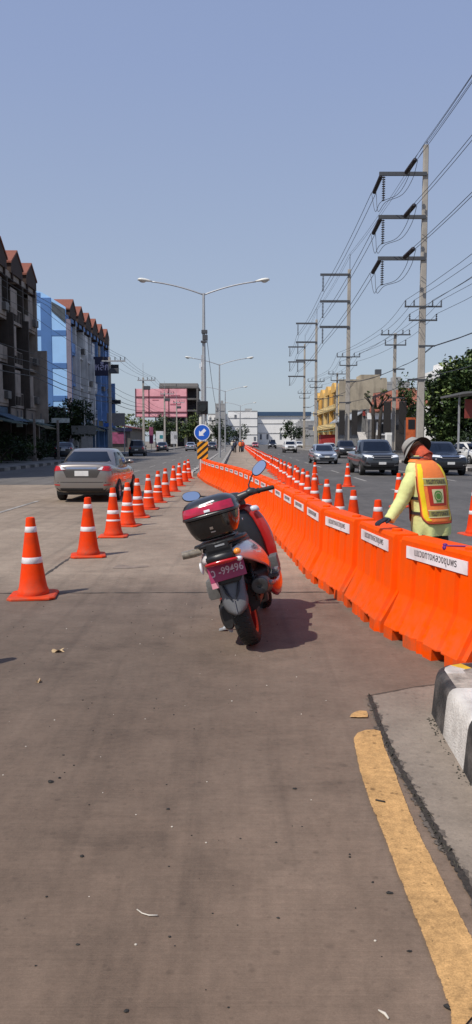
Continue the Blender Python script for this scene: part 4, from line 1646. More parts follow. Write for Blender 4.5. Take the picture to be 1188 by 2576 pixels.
BOXRED = mat('box_reflector', (0.4, 0.005, 0.035), 0.12, coat=0.9, var=0.25, scale=14)
MIRR = mat('mirror_glass', (0.75, 0.82, 0.88), 0.04, metal=1.0, var=0.02)
SEATM = mat('seat_vinyl', (0.012, 0.012, 0.013), 0.55, var=0.2, scale=30, bump=0.1)
ALU = mat('cast_alloy', (0.2, 0.2, 0.205), 0.45, metal=0.6, var=0.25, scale=14)
ENG = mat('engine_black', (0.02, 0.02, 0.021), 0.5, var=0.4, scale=14)

LEAN, YAW = R(-16.0), R(-6)
sc = thing('motor_scooter', 'red and black motor scooter with a top box leaning on its side stand', 'scooter')
c0 = gp(640, 1628)
sc.location = (c0.x, c0.y + 0.05, 0.012)
sc.rotation_euler = (0, LEAN, YAW)
MX = Matrix.Rotation(R(90), 4, 'Y')


def sup(z, yc, a, b, n=28, e=3.0, xc=0.0, tilt=0.0):
    out = []
    for k in range(n):
        t_ = 2 * PI * k / n
        c, s = math.cos(t_), math.sin(t_)
        x = xc + a * math.copysign(abs(c) ** (2 / e), c)
        y = yc + b * math.copysign(abs(s) ** (2 / e), s)
        out.append((x, y, z + tilt * (y - yc)))
    return out


def sec(y, zc, a, b, n=20, e=2.6, xc=0.0):
    """cross-section ring in the x-z plane"""
    out = []
    for k in range(n):
        t_ = 2 * PI * k / n
        c, s = math.cos(t_), math.sin(t_)
        out.append((xc + a * math.copysign(abs(c) ** (2 / e), c), y, zc + b * math.copysign(abs(s) ** (2 / e), s)))
    return out


def scooter_wheel(parent, y, r, w, M0=None, rimm=SRED):
    wh = bpy.data.objects.new('wheel', None)
    COL.objects.link(wh)
    wh.parent = parent
    wh.location = (0, y, r)
    if M0 is not None:
        wh.matrix_local = M0
    prof = [(r * 0.68, -w * 0.42), (r * 0.74, -w * 0.5), (r * 0.86, -w * 0.5), (r * 0.94, -w * 0.40), (r * 0.985, -w * 0.22), (r, 0), (r * 0.985, w * 0.22), (r * 0.94, w * 0.40), (r * 0.86, w * 0.5), (r * 0.74, w * 0.5), (r * 0.68, w * 0.42)]
    mb = MB().lathe(prof, 48, MX, cap=False)
    ty = mb.build('tyre', RUBBER, wh, smooth=True)
    mb = MB()
    for k in range(36):       # tread grooves
        for s in (-1, 1):
            Mk = MX @ Matrix.Rotation(2 * PI * (k + 0.25 * s) / 36, 4, 'Z')
            mb.tube([Mk @ Vector((r * 0.945, 0.012, s * w * 0.40)), Mk @ Vector((r * 0.99, -0.01, s * w * 0.2)), Mk @ Vector((r * 1.0, -0.022, s * w * 0.06))], 0.0026, 4)
    mb.build('tread', BLACKG, ty)
    mb = MB()
    mb.lathe([(r * 0.69, -w * 0.44), (r * 0.60, -w * 0.36), (r * 0.58, 0), (r * 0.60, w * 0.36), (r * 0.69, w * 0.44), (r * 0.67, w * 0.2), (r * 0.66, 0), (r * 0.67, -w * 0.2)], 36, MX, cap=False)
    mb.lathe([(0.0, -w * 0.3), (0.05, -w * 0.3), (0.05, w * 0.3), (0, w * 0.3)], 16, MX)
    for k in range(5):
        Mk = MX @ Matrix.Rotation(2 * PI * k / 5, 4, 'Z')
        mb.box((r * 0.33, 0.01, w * 0.18), (r * 0.56, 0.03, 0.02), M=Mk)
        mb.box((r * 0.33, -0.01, -w * 0.18), (r * 0.56, 0.03, 0.02), M=Mk)
    mb.build('rim', rimm, wh, smooth=True, angle=30)
    return wh


RIMD = mat('rim_dark_red', (0.3, 0.012, 0.01), 0.35, var=0.2)
scooter_wheel(sc, 0, 0.278, 0.135, None, RIMD)

# engine, transmission case, air box, muffler
mb = MB().loft([sec(-0.09, 0.265, 0.035, 0.085, xc=-0.125), sec(-0.06, 0.27, 0.05, 0.105, xc=-0.13), sec(0.1, 0.28, 0.055, 0.11, xc=-0.135), sec(0.35, 0.28, 0.055, 0.105, xc=-0.135), sec(0.45, 0.28, 0.05, 0.085, xc=-0.13)])
mb.loft([sec(0.12, 0.34, 0.13, 0.12), sec(0.3, 0.36, 0.15, 0.13), sec(0.52, 0.38, 0.12, 0.11)])
mb.lathe([(0.0, 0.10), (0.085, 0.10), (0.085, 0.18), (0.0, 0.185)], 20, Matrix.Translation((0, 0.02, 0.27)) @ Matrix.Rotation(R(-90), 4, 'Y'))
mb.build('engine', ENG, sc, smooth=True, angle=40)
mb = MB().box((-0.175, 0.06, 0.49), (0.085, 0.26, 0.15)).box((-0.175, 0.06, 0.53), (0.10, 0.22, 0.02)).box((-0.21, 0.06, 0.47), (0.04, 0.2, 0.09))
mb.build('air_box', mat('air_box_grey', (0.13, 0.125, 0.12), 0.5, var=0.2, scale=20), sc, bevel=0.015, smooth=True, angle=40)
mb = MB().tube([(0.19, -0.2, 0.455), (0.19, -0.19, 0.454), (0.188, -0.14, 0.448), (0.182, 0.1, 0.41), (0.175, 0.28, 0.37), (0.16, 0.36, 0.34)], [0.05, 0.06, 0.066, 0.068, 0.06, 0.035], 20)
mf = mb.build('muffler', ENG, sc, smooth=True, angle=50)
mb = MB().lathe([(0.058, 0.0), (0.06, 0.012), (0.046, 0.016), (0.02, 0.01), (0.018, -0.02), (0, -0.02)], 20, Matrix.Translation((0.19, -0.2, 0.455)) @ Matrix.Rotation(R(95), 4, 'X'))
mb.build('muffler_cap', mat('muffler_cap', (0.05, 0.05, 0.052), 0.4, metal=0.3), mf, smooth=True, angle=30)
mb = MB().tube([(0.16, 0.36, 0.34), (0.13, 0.5, 0.22), (0.04, 0.56, 0.2)], 0.018, 8)
mb.tube([(0.245, -0.08, 0.44), (0.25, 0.15, 0.40)], [0.02, 0.02], 8)
mb.build('exhaust_pipe', ALU, sc, smooth=True)
mb = MB()
for s in (-1, 1):          # twin rear shocks
    mb.tube([(s * 0.125, -0.02, 0.32), (s * 0.125, 0.06, 0.6)], 0.014, 8)
    pts = []
    for k in range(90):
        a = k / 90
        th = 2 * PI * 8 * a
        p = Vector((s * 0.125, -0.01, 0.35)).lerp(Vector((s * 0.125, 0.05, 0.55)), a)
        pts.append(p + Vector((0.027 * math.cos(th), 0.027 * math.sin(th), 0)))
    mb.tube(pts, 0.005, 5)
mb.build('shock_absorber', ENG, sc, smooth=True)

# rear fender blade with its V-shaped relief, plate holder
rows = []
for k in range(11):
    f = k / 10
    z = 0.60 - 0.285 * f
    y = -0.265 - 0.13 * f + 0.025 * f * f
    hw = 0.10 - 0.012 * f if f < 0.6 else 0.093 * math.sqrt(max(0.0, 1 - ((f - 0.6) / 0.42) ** 2.4)) + 0.004
    rows.append([(hw * u, y + 0.05 * abs(u) ** 2.2 + 0.012 * (1 - abs(u)), z + 0.0 * abs(u)) for u in (-1, -.75, -.5, -.25, -.08, 0, .08, .25, .5, .75, 1)])
mb = MB().grid(rows)
fd = mb.build('rear_fender', GREYP, sc, smooth=True)
md = fd.modifiers.new('solid', 'SOLIDIFY')
md.thickness = 0.008
mb = MB()
for s in (-1, 1):
    mb.tube([(s * 0.062, -0.286, 0.535), (s * 0.045, -0.312, 0.485), (s * 0.016, -0.338, 0.43)], [0.009, 0.012, 0.006], 6)
mb.build('fender_groove', BLACKP, fd)
mb = MB().tube([(0, -0.338, 0.43), (0, -0.375, 0.33)], 0.004, 5)
mb.build('fender_ridge', ALU, fd)
mb = MB().loft([[(-0.11, -0.25, 0.72), (0.11, -0.25, 0.72), (0.11, -0.05, 0.72), (-0.11, -0.05, 0.72)], [(-0.10, -0.30, 0.57), (0.10, -0.30, 0.57), (0.09, -0.1, 0.56), (-0.09, -0.1, 0.56)], [(-0.075, -0.30, 0.54), (0.075, -0.30, 0.54), (0.07, -0.2, 0.54), (-0.07, -0.2, 0.54)]])
mb.build('plate_holder', BLACKP, sc, bevel=0.01)
Mp = Matrix.Translation((0.005, -0.325, 0.642)) @ Matrix.Rotation(R(-12), 4, 'X') @ Matrix.Rotation(R(-1.5), 4, 'Y')
mb = MB().box((0, 0, 0), (0.272, 0.004, 0.128), M=Mp)
pl = mb.build('number_plate', PLATE, sc, bevel=0.0015, seg=1)
text_obj('ว', 0.06, PLATEW, pl, Mp @ frame((-0.100, -0.0035, 0.0), (1, 0, 0), (0, 0, 1)), bold=0.001, width=0.028, height=0.05)
text_obj('-99496', 0.06, PLATEW, pl, Mp @ frame((0.032, -0.0035, 0.004), (1, 0, 0), (0, 0, 1)), bold=0.0008, width=0.185, height=0.056)
mb = MB().box((-0.11, 0.001, -0.08), (0.05, 0.002, 0.05), M=Mp)
mb.build('reflector', mat('pink_reflector', (0.6, 0.25, 0.3), 0.3), sc)

# tail: under-tail, tail light, side covers
mb = MB().loft([sec(-0.46, 0.755, 0.05, 0.025), sec(-0.43, 0.75, 0.1, 0.035), sec(-0.3, 0.745, 0.14, 0.05), sec(0.0, 0.70, 0.165, 0.09), (sec(0.35, 0.62, 0.16, 0.14)), sec(0.6, 0.56, 0.13, 0.14)])
mb.build('tail_body', BLACKP, sc, smooth=True)
mb = MB().loft([sec(-0.475, 0.728, 0.06, 0.010), sec(-0.45, 0.722, 0.118, 0.016), sec(-0.36, 0.715, 0.13, 0.018), sec(-0.28, 0.71, 0.11, 0.015)])
mb.build('tail_light', REDGLASS, sc, smooth=True)


def side_cover(s):
    rows = []
    #      y,   ztop, zbot, xtop, xmid, xbot
    for y, zt, zb, xt, xm, xb in ((-0.44, .765, .735, .06, .085, .07), (-0.36, .795, .715, .10, .15, .12), (-0.25, .805, .68, .135, .195, .15), (-0.1, .80, .635, .15, .225, .18), (0.1, .785, .575, .16, .245, .205), (0.3, .755, .52, .165, .25, .222), (0.45, .70, .475, .17, .248, .228), (0.55, .62, .44, .18, .24, .225)):
        row = []
        for k in range(7):
            f = k / 6
            x = xt * (1 - f) ** 2 + 2 * xm * 1.12 * f * (1 - f) + xb * f * f
            row.append((s * x, y, zt + (zb - zt) * f))
        rows.append(row)
    mb = MB().grid(rows)
    o = mb.build('side_cover', SWHITE, sc, smooth=True, sub=1)
    md = o.modifiers.new('solid', 'SOLIDIFY')
    md.thickness = 0.008
    return o


cv = side_cover(1)
side_cover(-1)
bv = bvh_of(cv)
mb = MB()
for z_, w_ in ((0.728, 0.10), (0.71, 0.05)):
    for q in range(8 if w_ > 0.06 else 4):
        decal('', bv, [(-0.1 + q * 0.0125, z_), (-0.1 + q * 0.0125 + 0.009, z_), (-0.1 + q * 0.0125 + 0.009, z_ + 0.01), (-0.1 + q * 0.0125, z_ + 0.01)], '+x', None, None, off=0.0075, n=1, k=1, mb=mb)
mb.build('badge', INK, cv)

# seat
mb = MB().loft([sec(-0.28, 0.80, 0.09, 0.025), sec(-0.25, 0.805, 0.14, 0.04), sec(0.0, 0.80, 0.165, 0.05), sec(0.2, 0.785, 0.165, 0.055), sec(0.32, 0.765, 0.15, 0.05), sec(0.55, 0.735, 0.125, 0.05), sec(0.68, 0.71, 0.085, 0.045), sec(0.72, 0.70, 0.05, 0.025)])
mb.build('seat', SEATM, sc, smooth=True)

# floorboard and tunnel
mb = MB().loft([sec(0.42, 0.44, 0.20, 0.16), sec(0.6, 0.40, 0.21, 0.17), sec(0.8, 0.38, 0.20, 0.17), sec(1.0, 0.42, 0.19, 0.2)])
mb.build('floorboard', BLACKP, sc, smooth=True)
for s in (-1, 1):
    mb = MB().loft([[(s * x, y, z) for x, z in pr] for y, pr in (
        (0.40, ((.17, .30), (.215, .31), (.22, .40), (.18, .41))), (0.5, ((.17, .20), (.262, .215), (.275, .36), (.2, .38))), (0.75, ((.16, .17), (.268, .19), (.285, .35), (.2, .37))), (0.98, ((.15, .20), (.25, .23), (.29, .45), (.2, .47))), (1.08, ((.13, .26), (.2, .29), (.25, .5), (.18, .52))))])
    mb.build('side_skirt', SRED, sc, smooth=True, sub=1)
    mb = MB().box((s * 0.235, 0.62, 0.40), (0.10, 0.34, 0.03)).box((s * 0.25, 0.75, 0.47), (0.07, 0.2, 0.12))
    mb.build('foot_pad', mat('foot_pad', (0.09, 0.09, 0.09), 0.6, var=0.3, scale=25), sc, bevel=0.012, smooth=True, angle=40)
    mb = MB().box((s * 0.27, 0.44, 0.45), (0.05, 0.09, 0.03))
    mb.build('foot_peg', ALU, sc, bevel=0.008)

# leg shield and front cowl
LV = [(0.30, 1.02, .18, .24, 1.14), (0.42, 1.0, .205, .262, 1.22), (0.56, 0.985, .215, .282, 1.30), (0.70, 0.98, .215, .282, 1.36), (0.80, 0.98, .20, .258, 1.36), (0.90, 0.985, .17, .222, 1.28), (0.97, 1.0, .13, .165, 1.18), (1.0, 1.02, .10, .11, 1.12)]
rings = []
for z, yi, wi, wo, yf in LV:
    rings.append([(-wo, yi + 0.04, z), (-wo * 0.98, yi + 0.10, z), (-wo * 0.75, yi + (yf - yi) * 0.6, z), (-wo * 0.35, yf - 0.02, z), (0, yf, z), (wo * 0.35, yf - 0.02, z), (wo * 0.75, yi + (yf - yi) * 0.6, z), (wo * 0.98, yi + 0.10, z), (wo, yi + 0.04, z), (wi * 0.78, yi + 0.045, z), (0, yi + 0.1, z), (-wi * 0.78, yi + 0.045, z)])
mb = MB().loft(rings)
mb.build('front_cowl', SRED, sc, smooth=True, sub=1, angle=60)
rows = []
for z, yi, wi, wo, yf in LV:
    rows.append([(wi * 0.84 * u, yi + 0.028 - 0.05 * (1 - abs(u) ** 2), z * 0.955) for u in (-1, -.8, -.5, -.2, 0, .2, .5, .8, 1)])
mb = MB().grid(rows)
o = mb.build('leg_shield', BLACKP, sc, smooth=True)
md = o.modifiers.new('solid', 'SOLIDIFY')
md.thickness = 0.012
mb = MB().loft([[(-.12, 1.06, .99), (.12, 1.06, .99), (.10, 1.2, .98), (-.10, 1.2, .98)], [(-.11, 1.02, 1.09), (.11, 1.02, 1.09), (.09, 1.1, 1.1), (-.09, 1.1, 1.1)]])
mb.build('dash', GREYP, sc, bevel=0.015, smooth=True, angle=40)
mb = MB().grid([[(0.16, 1.0, 0.915), (0.19, 1.0, 0.915), (0.225, 1.01, 0.91)], [(0.15, 1.0, 0.935), (0.18, 1.0, 0.94), (0.215, 1.02, 0.94)], [(0.15, 1.0, 0.955), (0.17, 1.01, 0.96), (0.2, 1.02, 0.955)]])
o = mb.build('glove_box_lid', mat('pale_blue_white', (0.55, 0.6, 0.68), 0.3), sc, smooth=True)
md = o.modifiers.new('solid', 'SOLIDIFY')
md.thickness = 0.01
mb = MB().loft([sec(1.24, 0.74, 0.16, 0.055), sec(1.33, 0.72, 0.14, 0.05), sec(1.38, 0.70, 0.08, 0.03)])
mb.build('headlight', CLEAR, sc, smooth=True)

# steering: bars turned to the left
ST = Matrix.Translation((0, 0.99, 1.02)) @ Matrix.Rotation(R(16), 4, 'Z')
steer = bpy.data.objects.new('handlebar', None)
COL.objects.link(steer)
steer.parent = sc
steer.matrix_local = ST
mb = MB()
for s in (-1, 1):
    mb.tube([(0, 0, 0.0), (s * 0.08, -0.01, 0.045), (s * 0.17, -0.03, 0.06), (s * 0.27, -0.06, 0.055)], [0.045, 0.04, 0.03, 0.02], 12)
    mb.sphere((s * 0.19, -0.035, 0.065), (0.055, 0.035, 0.035))
mb.loft([sec(-0.06, 0.03, 0.07, 0.03), sec(-0.01, 0.045, 0.12, 0.05), sec(0.06, 0.05, 0.12, 0.05), sec(0.1, 0.03, 0.07, 0.03)])
mb.build('bar_cover', mat('bar_cover', (0.03, 0.03, 0.032), 0.4, var=0.2), steer, smooth=True)
for s in (-1, 1):
    mb = MB().tube([(s * 0.25, -0.055, 0.056), (s * 0.255, -0.056, 0.056), (s * 0.38, -0.09, 0.05), (s * 0.39, -0.093, 0.05)], [0.016, 0.02, 0.02, 0.016], 12)
    mb.lathe([(0.0, -0.008), (0.026, -0.008), (0.026, 0.008), (0, 0.008)], 12, Matrix.Translation((s * 0.255, -0.056, 0.056)) @ Matrix.Rotation(R(90), 4, 'Y'))
    mb.build('grip', RUBBER, steer, smooth=True, angle=40)
    mb = MB().tube([(s * 0.20, 0.0, 0.065), (s * 0.26, 0.035, 0.06), (s * 0.36, 0.0, 0.045), (s * 0.385, -0.01, 0.045)], [0.008, 0.008, 0.007, 0.009], 8)
    mb.build('brake_lever', ENG, steer, smooth=True)
    mb = MB().tube([(s * 0.185, -0.02, 0.08), (s * 0.195, 0.0, 0.13), (s * 0.25, 0.02, 0.20 if s > 0 else 0.15), (s * 0.30, 0.0, 0.235 if s > 0 else 0.165)], 0.0065, 8)
    mb.sphere((s * 0.188, -0.02, 0.085), (0.022, 0.022, 0.022))
    stem = mb.build('mirror_stem', BLACKP, steer, smooth=True)
    dz_ = 0.0 if s > 0 else -0.075
    MM = Matrix.Translation((s * 0.325, -0.01, 0.245 + dz_)) @ Matrix.Rotation(R(-30 if s > 0 else 4), 4, 'Y') @ Matrix.Rotation(R(66), 4, 'X')
    out = [(0.078 * s * u, 0.045 * v) for u, v in [(math.copysign(abs(math.cos(q_ * PI / 14)) ** 0.8, math.cos(q_ * PI / 14)), 1.0 * math.copysign(abs(math.sin(q_ * PI / 14)) ** 0.9, math.sin(q_ * PI / 14)) + 0.12 * math.cos(q_ * PI / 14)) for q_ in range(28)]]
    mb = MB().loft([[MM @ Vector((u * q, v * q, z)) for u, v in out] for q, z in ((1.0, 0.004), (1.06, 0.0), (1.0, -0.014), (0.6, -0.028), (0.2, -0.032))])
    mb.build('mirror_housing', BLACKP, stem, smooth=True, angle=60)
    mb = MB()
    mb._f([mb.bm.verts.new(MM @ Vector((u * 0.95, v * 0.95, 0.0056))) for u, v in out])
    mb.build('mirror_glass', MIRR, stem)
# fork, front fender and wheel
FW = Matrix.Translation((0, 1.30, 0.272)) @ Matrix.Rotation(R(16), 4, 'Z')
scooter_wheel(sc, 1.3, 0.272, 0.115, FW)
mb = MB()
for s in (-1, 1):
    mb.tube([FW @ Vector((s * 0.085, 0, 0)), FW @ Vector((s * 0.085, -0.06, 0.22)), (s * 0.07, 1.13, 0.62)], 0.02, 10)
mb.build('fork', ENG, sc, smooth=True)
rows = []
for k in range(12):
    a = R(35 + 125 * k / 11)
    rows.append([FW @ Vector((x, 0.30 * math.cos(a) * (1 - 0.06 * abs(x) / 0.07), 0.30 * math.sin(a) * (1 - 0.10 * (abs(x) / 0.07) ** 2))) for x in (-.075, -.06, -.03, 0, .03, .06, .075)])
o = MB().grid(rows).build('front_fender', SRED, sc, smooth=True)
md = o.modifiers.new('solid', 'SOLIDIFY')
md.thickness = 0.006

# carrier, grab rail, lamps, cover glint, stand
mb = MB()
for s in (-1, 1):
    mb.tube([(s * 0.12, 0.05, 0.80), (s * 0.17, -0.05, 0.835), (s * 0.17, -0.28, 0.85), (s * 0.11, -0.38, 0.852), (0, -0.40, 0.852)], 0.016, 10)
mb.box((0, -0.24, 0.862), (0.26, 0.30, 0.018))
mb.box((0, -0.34, 0.835), (0.16, 0.14, 0.05))
mb.box((0, -0.30, 0.80), (0.19, 0.2, 0.05))
mb.build('rear_carrier', BLACKP, sc, smooth=True, angle=40)
mb = MB().box((0.02, -0.412, 0.838), (0.07, 0.004, 0.012))
mb.build('carrier_badge', STEEL, sc)
mb = MB().sphere((0.128, -0.405, 0.765), (0.027, 0.03, 0.024))
mb.build('indicator_and_glint', AMBER, sc, smooth=True)
mb = MB().sphere((0.128, -0.40, 0.715), (0.024, 0.024, 0.022))
mb.build('side_lamp', CLEAR, sc, smooth=True)
mb = MB().tube([(-0.13, -0.33, 0.82), (-0.19, -0.34, 0.822), (-0.27, -0.35, 0.826)], [0.026, 0.03, 0.028], 12)
mb.build('grab_handle', SMOKE, sc, smooth=True, angle=40)
mb = MB().sphere((-0.165, -0.33, 0.70), (0.014, 0.03, 0.045))
mb.build('indicator_and_glint', CLEAR, sc, smooth=True)  # pale blob added for the sunlit edge of the left side cover
mb = MB().tube([(-0.10, 0.45, 0.20), (-0.20, 0.44, 0.13), (-0.272, 0.43, 0.086)], [0.016, 0.013, 0.012], 8)
mb.box((-0.28, 0.43, 0.084), (0.06, 0.05, 0.012), rz=0.0)
mb.build('side_stand', STEEL, sc, smooth=True, angle=40)
mb = MB().tube([(-0.14, 0.12, 0.15), (-0.15, 0.0, 0.145), (-0.13, -0.05, 0.15)], 0.012, 8)
mb.build('centre_stand', STEEL, sc, smooth=True, angle=40)

# top box
XB = 0.005
bx = bpy.data.objects.new('top_box', None)
COL.objects.link(bx)
bx.parent = sc
bx.location = (XB, -0.27, 0.075)
bx.scale = (0.93, 0.93, 0.93)
mb = MB().loft([sup(z, 0, a, b) for z, a, b in ((0.872, .10, .10), (0.874, .135, .13), (0.90, .168, .155), (0.95, .192, .176), (1.0, .206, .19), (1.045, .214, .198), (1.052, .208, .192))])
base_ = mb.build('box_base', BOXM, bx, smooth=True, angle=50)
mb = MB().loft([sup(z, 0, a, b, 36) for z, a, b in ((1.05, .214, .198), (1.053, .224, .208), (1.068, .226, .21), (1.072, .221, .205), (1.10, .219, .203), (1.135, .208, .19), (1.165, .185, .165), (1.185, .145, .125), (1.195, .09, .075), (1.197, .03, .025))])
lid = mb.build('box_lid', LIDM, bx, smooth=True, angle=50)
bl = bvh_of(lid)
mb = MB()
for s in (-1, 1):
    q = [(s * 0.012, 1.084), (s * 0.2, 1.076), (s * 0.19, 1.138), (s * 0.06, 1.142)]
    decal('', bl, q, '-y', None, None, off=0.004, n=12, k=6, mb=mb)
decal('', bl, [(-0.06, 1.10), (0.06, 1.10), (0.045, 1.148), (-0.045, 1.148)], '-y', None, None, off=0.0034, n=10, k=5, mb=mb)
mb.build('box_reflector', BOXRED, lid, smooth=True)
decal('box_badge_shine', bl, [(-0.05, 1.138), (0.075, 1.15), (0.065, 1.160), (-0.045, 1.15)], '-y', SIGNWHITE, lid, off=0.006)  # white shine on the lid painted on together with the logo
decal('box_badge_shine', bl, [(-0.02, 1.088), (0.025, 1.088), (0.025, 1.104), (-0.02, 1.104)], '-y', SIGNWHITE, lid, off=0.007)
bb = bvh_of(base_)
decal('box_lock', bb, [(-0.015, 0.955), (0.01, 0.955), (0.01, 0.975), (-0.015, 0.975)], '-y', CHROME, base_, off=0.006, n=3, k=3)
decal('box_lock', bb, [(-0.015, 0.93), (0.02, 0.93), (0.02, 0.94), (-0.015, 0.94)], '-y', STEEL, base_, off=0.006, n=3, k=3)
mb = MB().lathe([(0.0, 0), (0.011, 0), (0.011, 0.006), (0, 0.006)], 12, Matrix.Translation((0.215, 0.02, 0.955)) @ Matrix.Rotation(R(90), 4, 'Y'))
mb.build('box_catch', CHROME, base_)
# ------------------------------------------------------------------ the worker at the barriers
LIME = mat('lime_shirt', (0.62, 0.66, 0.27), 0.8, var=0.1, scale=5, bump=0.25, dark=(0.46, 0.5, 0.19))
SKINM = mat('skin_brown', (0.30, 0.135, 0.075), 0.55, var=0.1, scale=12)
TROUS = mat('trousers_dark', (0.015, 0.013, 0.015), 0.8, var=0.3, scale=8, bump=0.2)
GLOVE = mat('glove_navy', (0.012, 0.014, 0.03), 0.8, var=0.3, scale=30)
VORANGE = mat('vest_orange', (0.88, 0.22, 0.045), 0.6, var=0.08, scale=8, bump=0.15)
VYELLOW = mat('vest_yellow', (0.83, 0.62, 0.01), 0.5, var=0.08, scale=14)
VRED = mat('vest_red', (0.48, 0.03, 0.012), 0.6)
VOLIVE = mat('vest_olive_tape', (0.33, 0.30, 0.075), 0.4, var=0.15, scale=30)
VCREAM = mat('vest_cream', (0.66, 0.6, 0.33), 0.6)
VGREEN = mat('vest_green', (0.09, 0.24, 0.04), 0.6, var=0.3, scale=50)
HATG = mat('hat_grey', (0.28, 0.27, 0.25), 0.85, var=0.15, scale=14, bump=0.2)
HATD = mat('hat_under', (0.022, 0.02, 0.02), 0.85, var=0.2)
SCARF = mat('scarf_red', (0.5, 0.075, 0.03), 0.8, var=0.35, scale=22, bump=0.3, dark=(0.03, 0.015, 0.015))
HAIR = mat('hair_black', (0.012, 0.01, 0.01), 0.6)
SHOE = mat('shoe_black', (0.018, 0.017, 0.018), 0.5)

W0 = Vector((1.70, 6.72, 0))
WYAW = R(27)
wk = thing('person', 'road worker in lime shirt, orange vest and grey hat resting a hand on the barrier', 'person', W0, WYAW)
Wi = (Matrix.Translation(W0) @ Matrix.Rotation(WYAW, 4, 'Z')).inverted()


def wl(x, y, z):
    return Wi @ Vector((x, y, z))


# torso rings: z, centre x, centre y, half width, half depth, exponent
TR = [(0.735, .02, .0, .178, .132, 2.3), (0.80, .015, .0, .178, .132, 2.4), (0.90, .005, .005, .168, .125, 2.4), (1.0, -.005, .015, .163, .118, 2.4), (1.1, -.015, .025, .17, .12, 2.5), (1.2, -.025, .04, .178, .122, 2.5), (1.28, -.035, .055, .175, .112, 2.5), (1.335, -.04, .065, .155, .095, 2.4), (1.375, -.045, .08, .11, .078, 2.2), (1.405, -.05, .095, .068, .066, 2.0), (1.425, -.052, .105, .062, .064, 2.0)]


def T(u, z, off=0.0):
    """point on the torso: u = angle (0 = back, +90 = wearer's right side seen from behind)"""
    i = 0
    while i < len(TR) - 2 and z > TR[i + 1][0]:
        i += 1
    a, b = TR[i], TR[i + 1]
    f = max(0.0, min(1.0, (z - a[0]) / (b[0] - a[0])))
    f2 = f
    cx, cy, hw, hd, e = [a[k] + (b[k] - a[k]) * f2 for k in range(1, 6)]
    t_ = R(u) - PI / 2
    c, s = math.cos(t_), math.sin(t_)
    return Vector((cx + (hw + off) * math.copysign(abs(c) ** (2 / e), c), cy + (hd + off) * math.copysign(abs(s) ** (2 / e), s), z))


r2 = random.Random(5)
rings = []
zs = [0.735 + (1.425 - 0.735) * k / 22 for k in range(23)]
ph = [r2.uniform(0, 6.28) for _ in range(8)]
for z in zs:
    ring = []
    for k in range(40):
        u = k * 9
        wr = 0.004 * math.sin(R(u) * 5 + z * 18 + ph[0]) + 0.003 * math.sin(R(u) * 9 - z * 31 + ph[1])
        wr += max(0, 0.95 - z) * 0.06 * math.sin(R(u) * 7 + ph[2] + z * 9)
        ring.append(T(u, z, wr if z < 1.35 else 0))
    rings.append(ring)
mb = MB().loft(rings, cap=False)


def sleeve(mb, pts, rad, n=16, fold=0.002):
    pts = [Vector(p) for p in pts]
    P_ = catmull([pts[0] * 2 - pts[1]] + pts + [pts[-1] * 2 - pts[-2]], 7)
    m_ = len(P_)
    rr = []
    for i in range(m_):
        f = i / (m_ - 1) * (len(rad) - 1)
        a = int(min(f, len(rad) - 2))
        rr.append(rad[a] + (rad[a + 1] - rad[a]) * (f - a) + fold * math.sin(i * 1.9) * (0.4 + 0.6 * i / m_))
    mb.tube(P_, rr, n)


sL = wl(1.575, 6.70, 1.285)
eL = wl(1.445, 6.67, 1.05)
wL = wl(1.315, 6.60, 0.872)
sleeve(mb, [T(-82, 1.315) * 0.75 + Vector((-.04, .065, 1.315)) * 0.25, sL, sL.lerp(eL, 0.5) + Vector((-.012, 0, 0)), eL, eL.lerp(wL, .5), wL], [0.05, 0.082, 0.076, 0.066, 0.058, 0.052, 0.047])
sR = T(105, 1.30)
eR = wl(1.80, 7.0, 1.07)
wR = wl(1.68, 7.06, 0.96)
sleeve(mb, [sR * 0.75 + Vector((-.04, .065, 1.315)) * 0.25, sR + Vector((0.0, 0.02, -.02)), sR.lerp(eR, .55), eR, eR.lerp(wR, .5), wR], [0.05, 0.07, 0.064, 0.06, 0.054, 0.05, 0.046])
sh = mb.build('shirt', LIME, wk, smooth=True)
# collar
mb = MB().grid([[T(u, 1.395, 0.004 + 0.0) for u in range(-180, 181, 15)], [T(u, 1.42, 0.016) for u in range(-180, 181, 15)], [T(u, 1.405, 0.026) for u in range(-180, 181, 15)]])
mb.build('collar', mat('collar_dark', (0.05, 0.045, 0.05), 0.8), sh, smooth=True)

# body: one continuous figure under the clothes
hd_c = wl(1.60, 6.84, 1.445)
neck = Vector((-.05, .10, 1.40))
bv_ = [Vector((0.0, 0.0, 0.86)), Vector((0.0, .015, 1.02)), Vector((-.03, .05, 1.22)), Vector((-.045, .075, 1.34)), neck, neck.lerp(hd_c, 0.6) + Vector((0, 0, .0)), hd_c,
       T(-70, 1.30) * .8 + Vector((-.04, .06, 1.30)) * .2, sL, eL, wL,
       T(70, 1.30) * .8 + Vector((-.04, .06, 1.30)) * .2, sR, eR, wR,
       Vector((-.09, 0, .78)), Vector((-.11, .03, .45)), Vector((-.115, -.01, .09)), Vector((-.12, .12, .045)),
       Vector((.10, 0, .78)), Vector((.13, .02, .45)), Vector((.14, -.02, .09)), Vector((.16, .11, .045))]
be = [(0, 1), (1, 2), (2, 3), (3, 4), (4, 5), (5, 6), (3, 7), (7, 8), (8, 9), (9, 10), (3, 11), (11, 12), (12, 13), (13, 14), (0, 15), (15, 16), (16, 17), (17, 18), (0, 19), (19, 20), (20, 21), (21, 22)]
br = [.10, .08, .075, .05, .046, .05, .08, .036, .036, .034, .03, .036, .036, .034, .03, .075, .055, .04, .035, .075, .055, .04, .035]
body = skin('body', bv_, be, br, SKINM, wk, 0, 2)

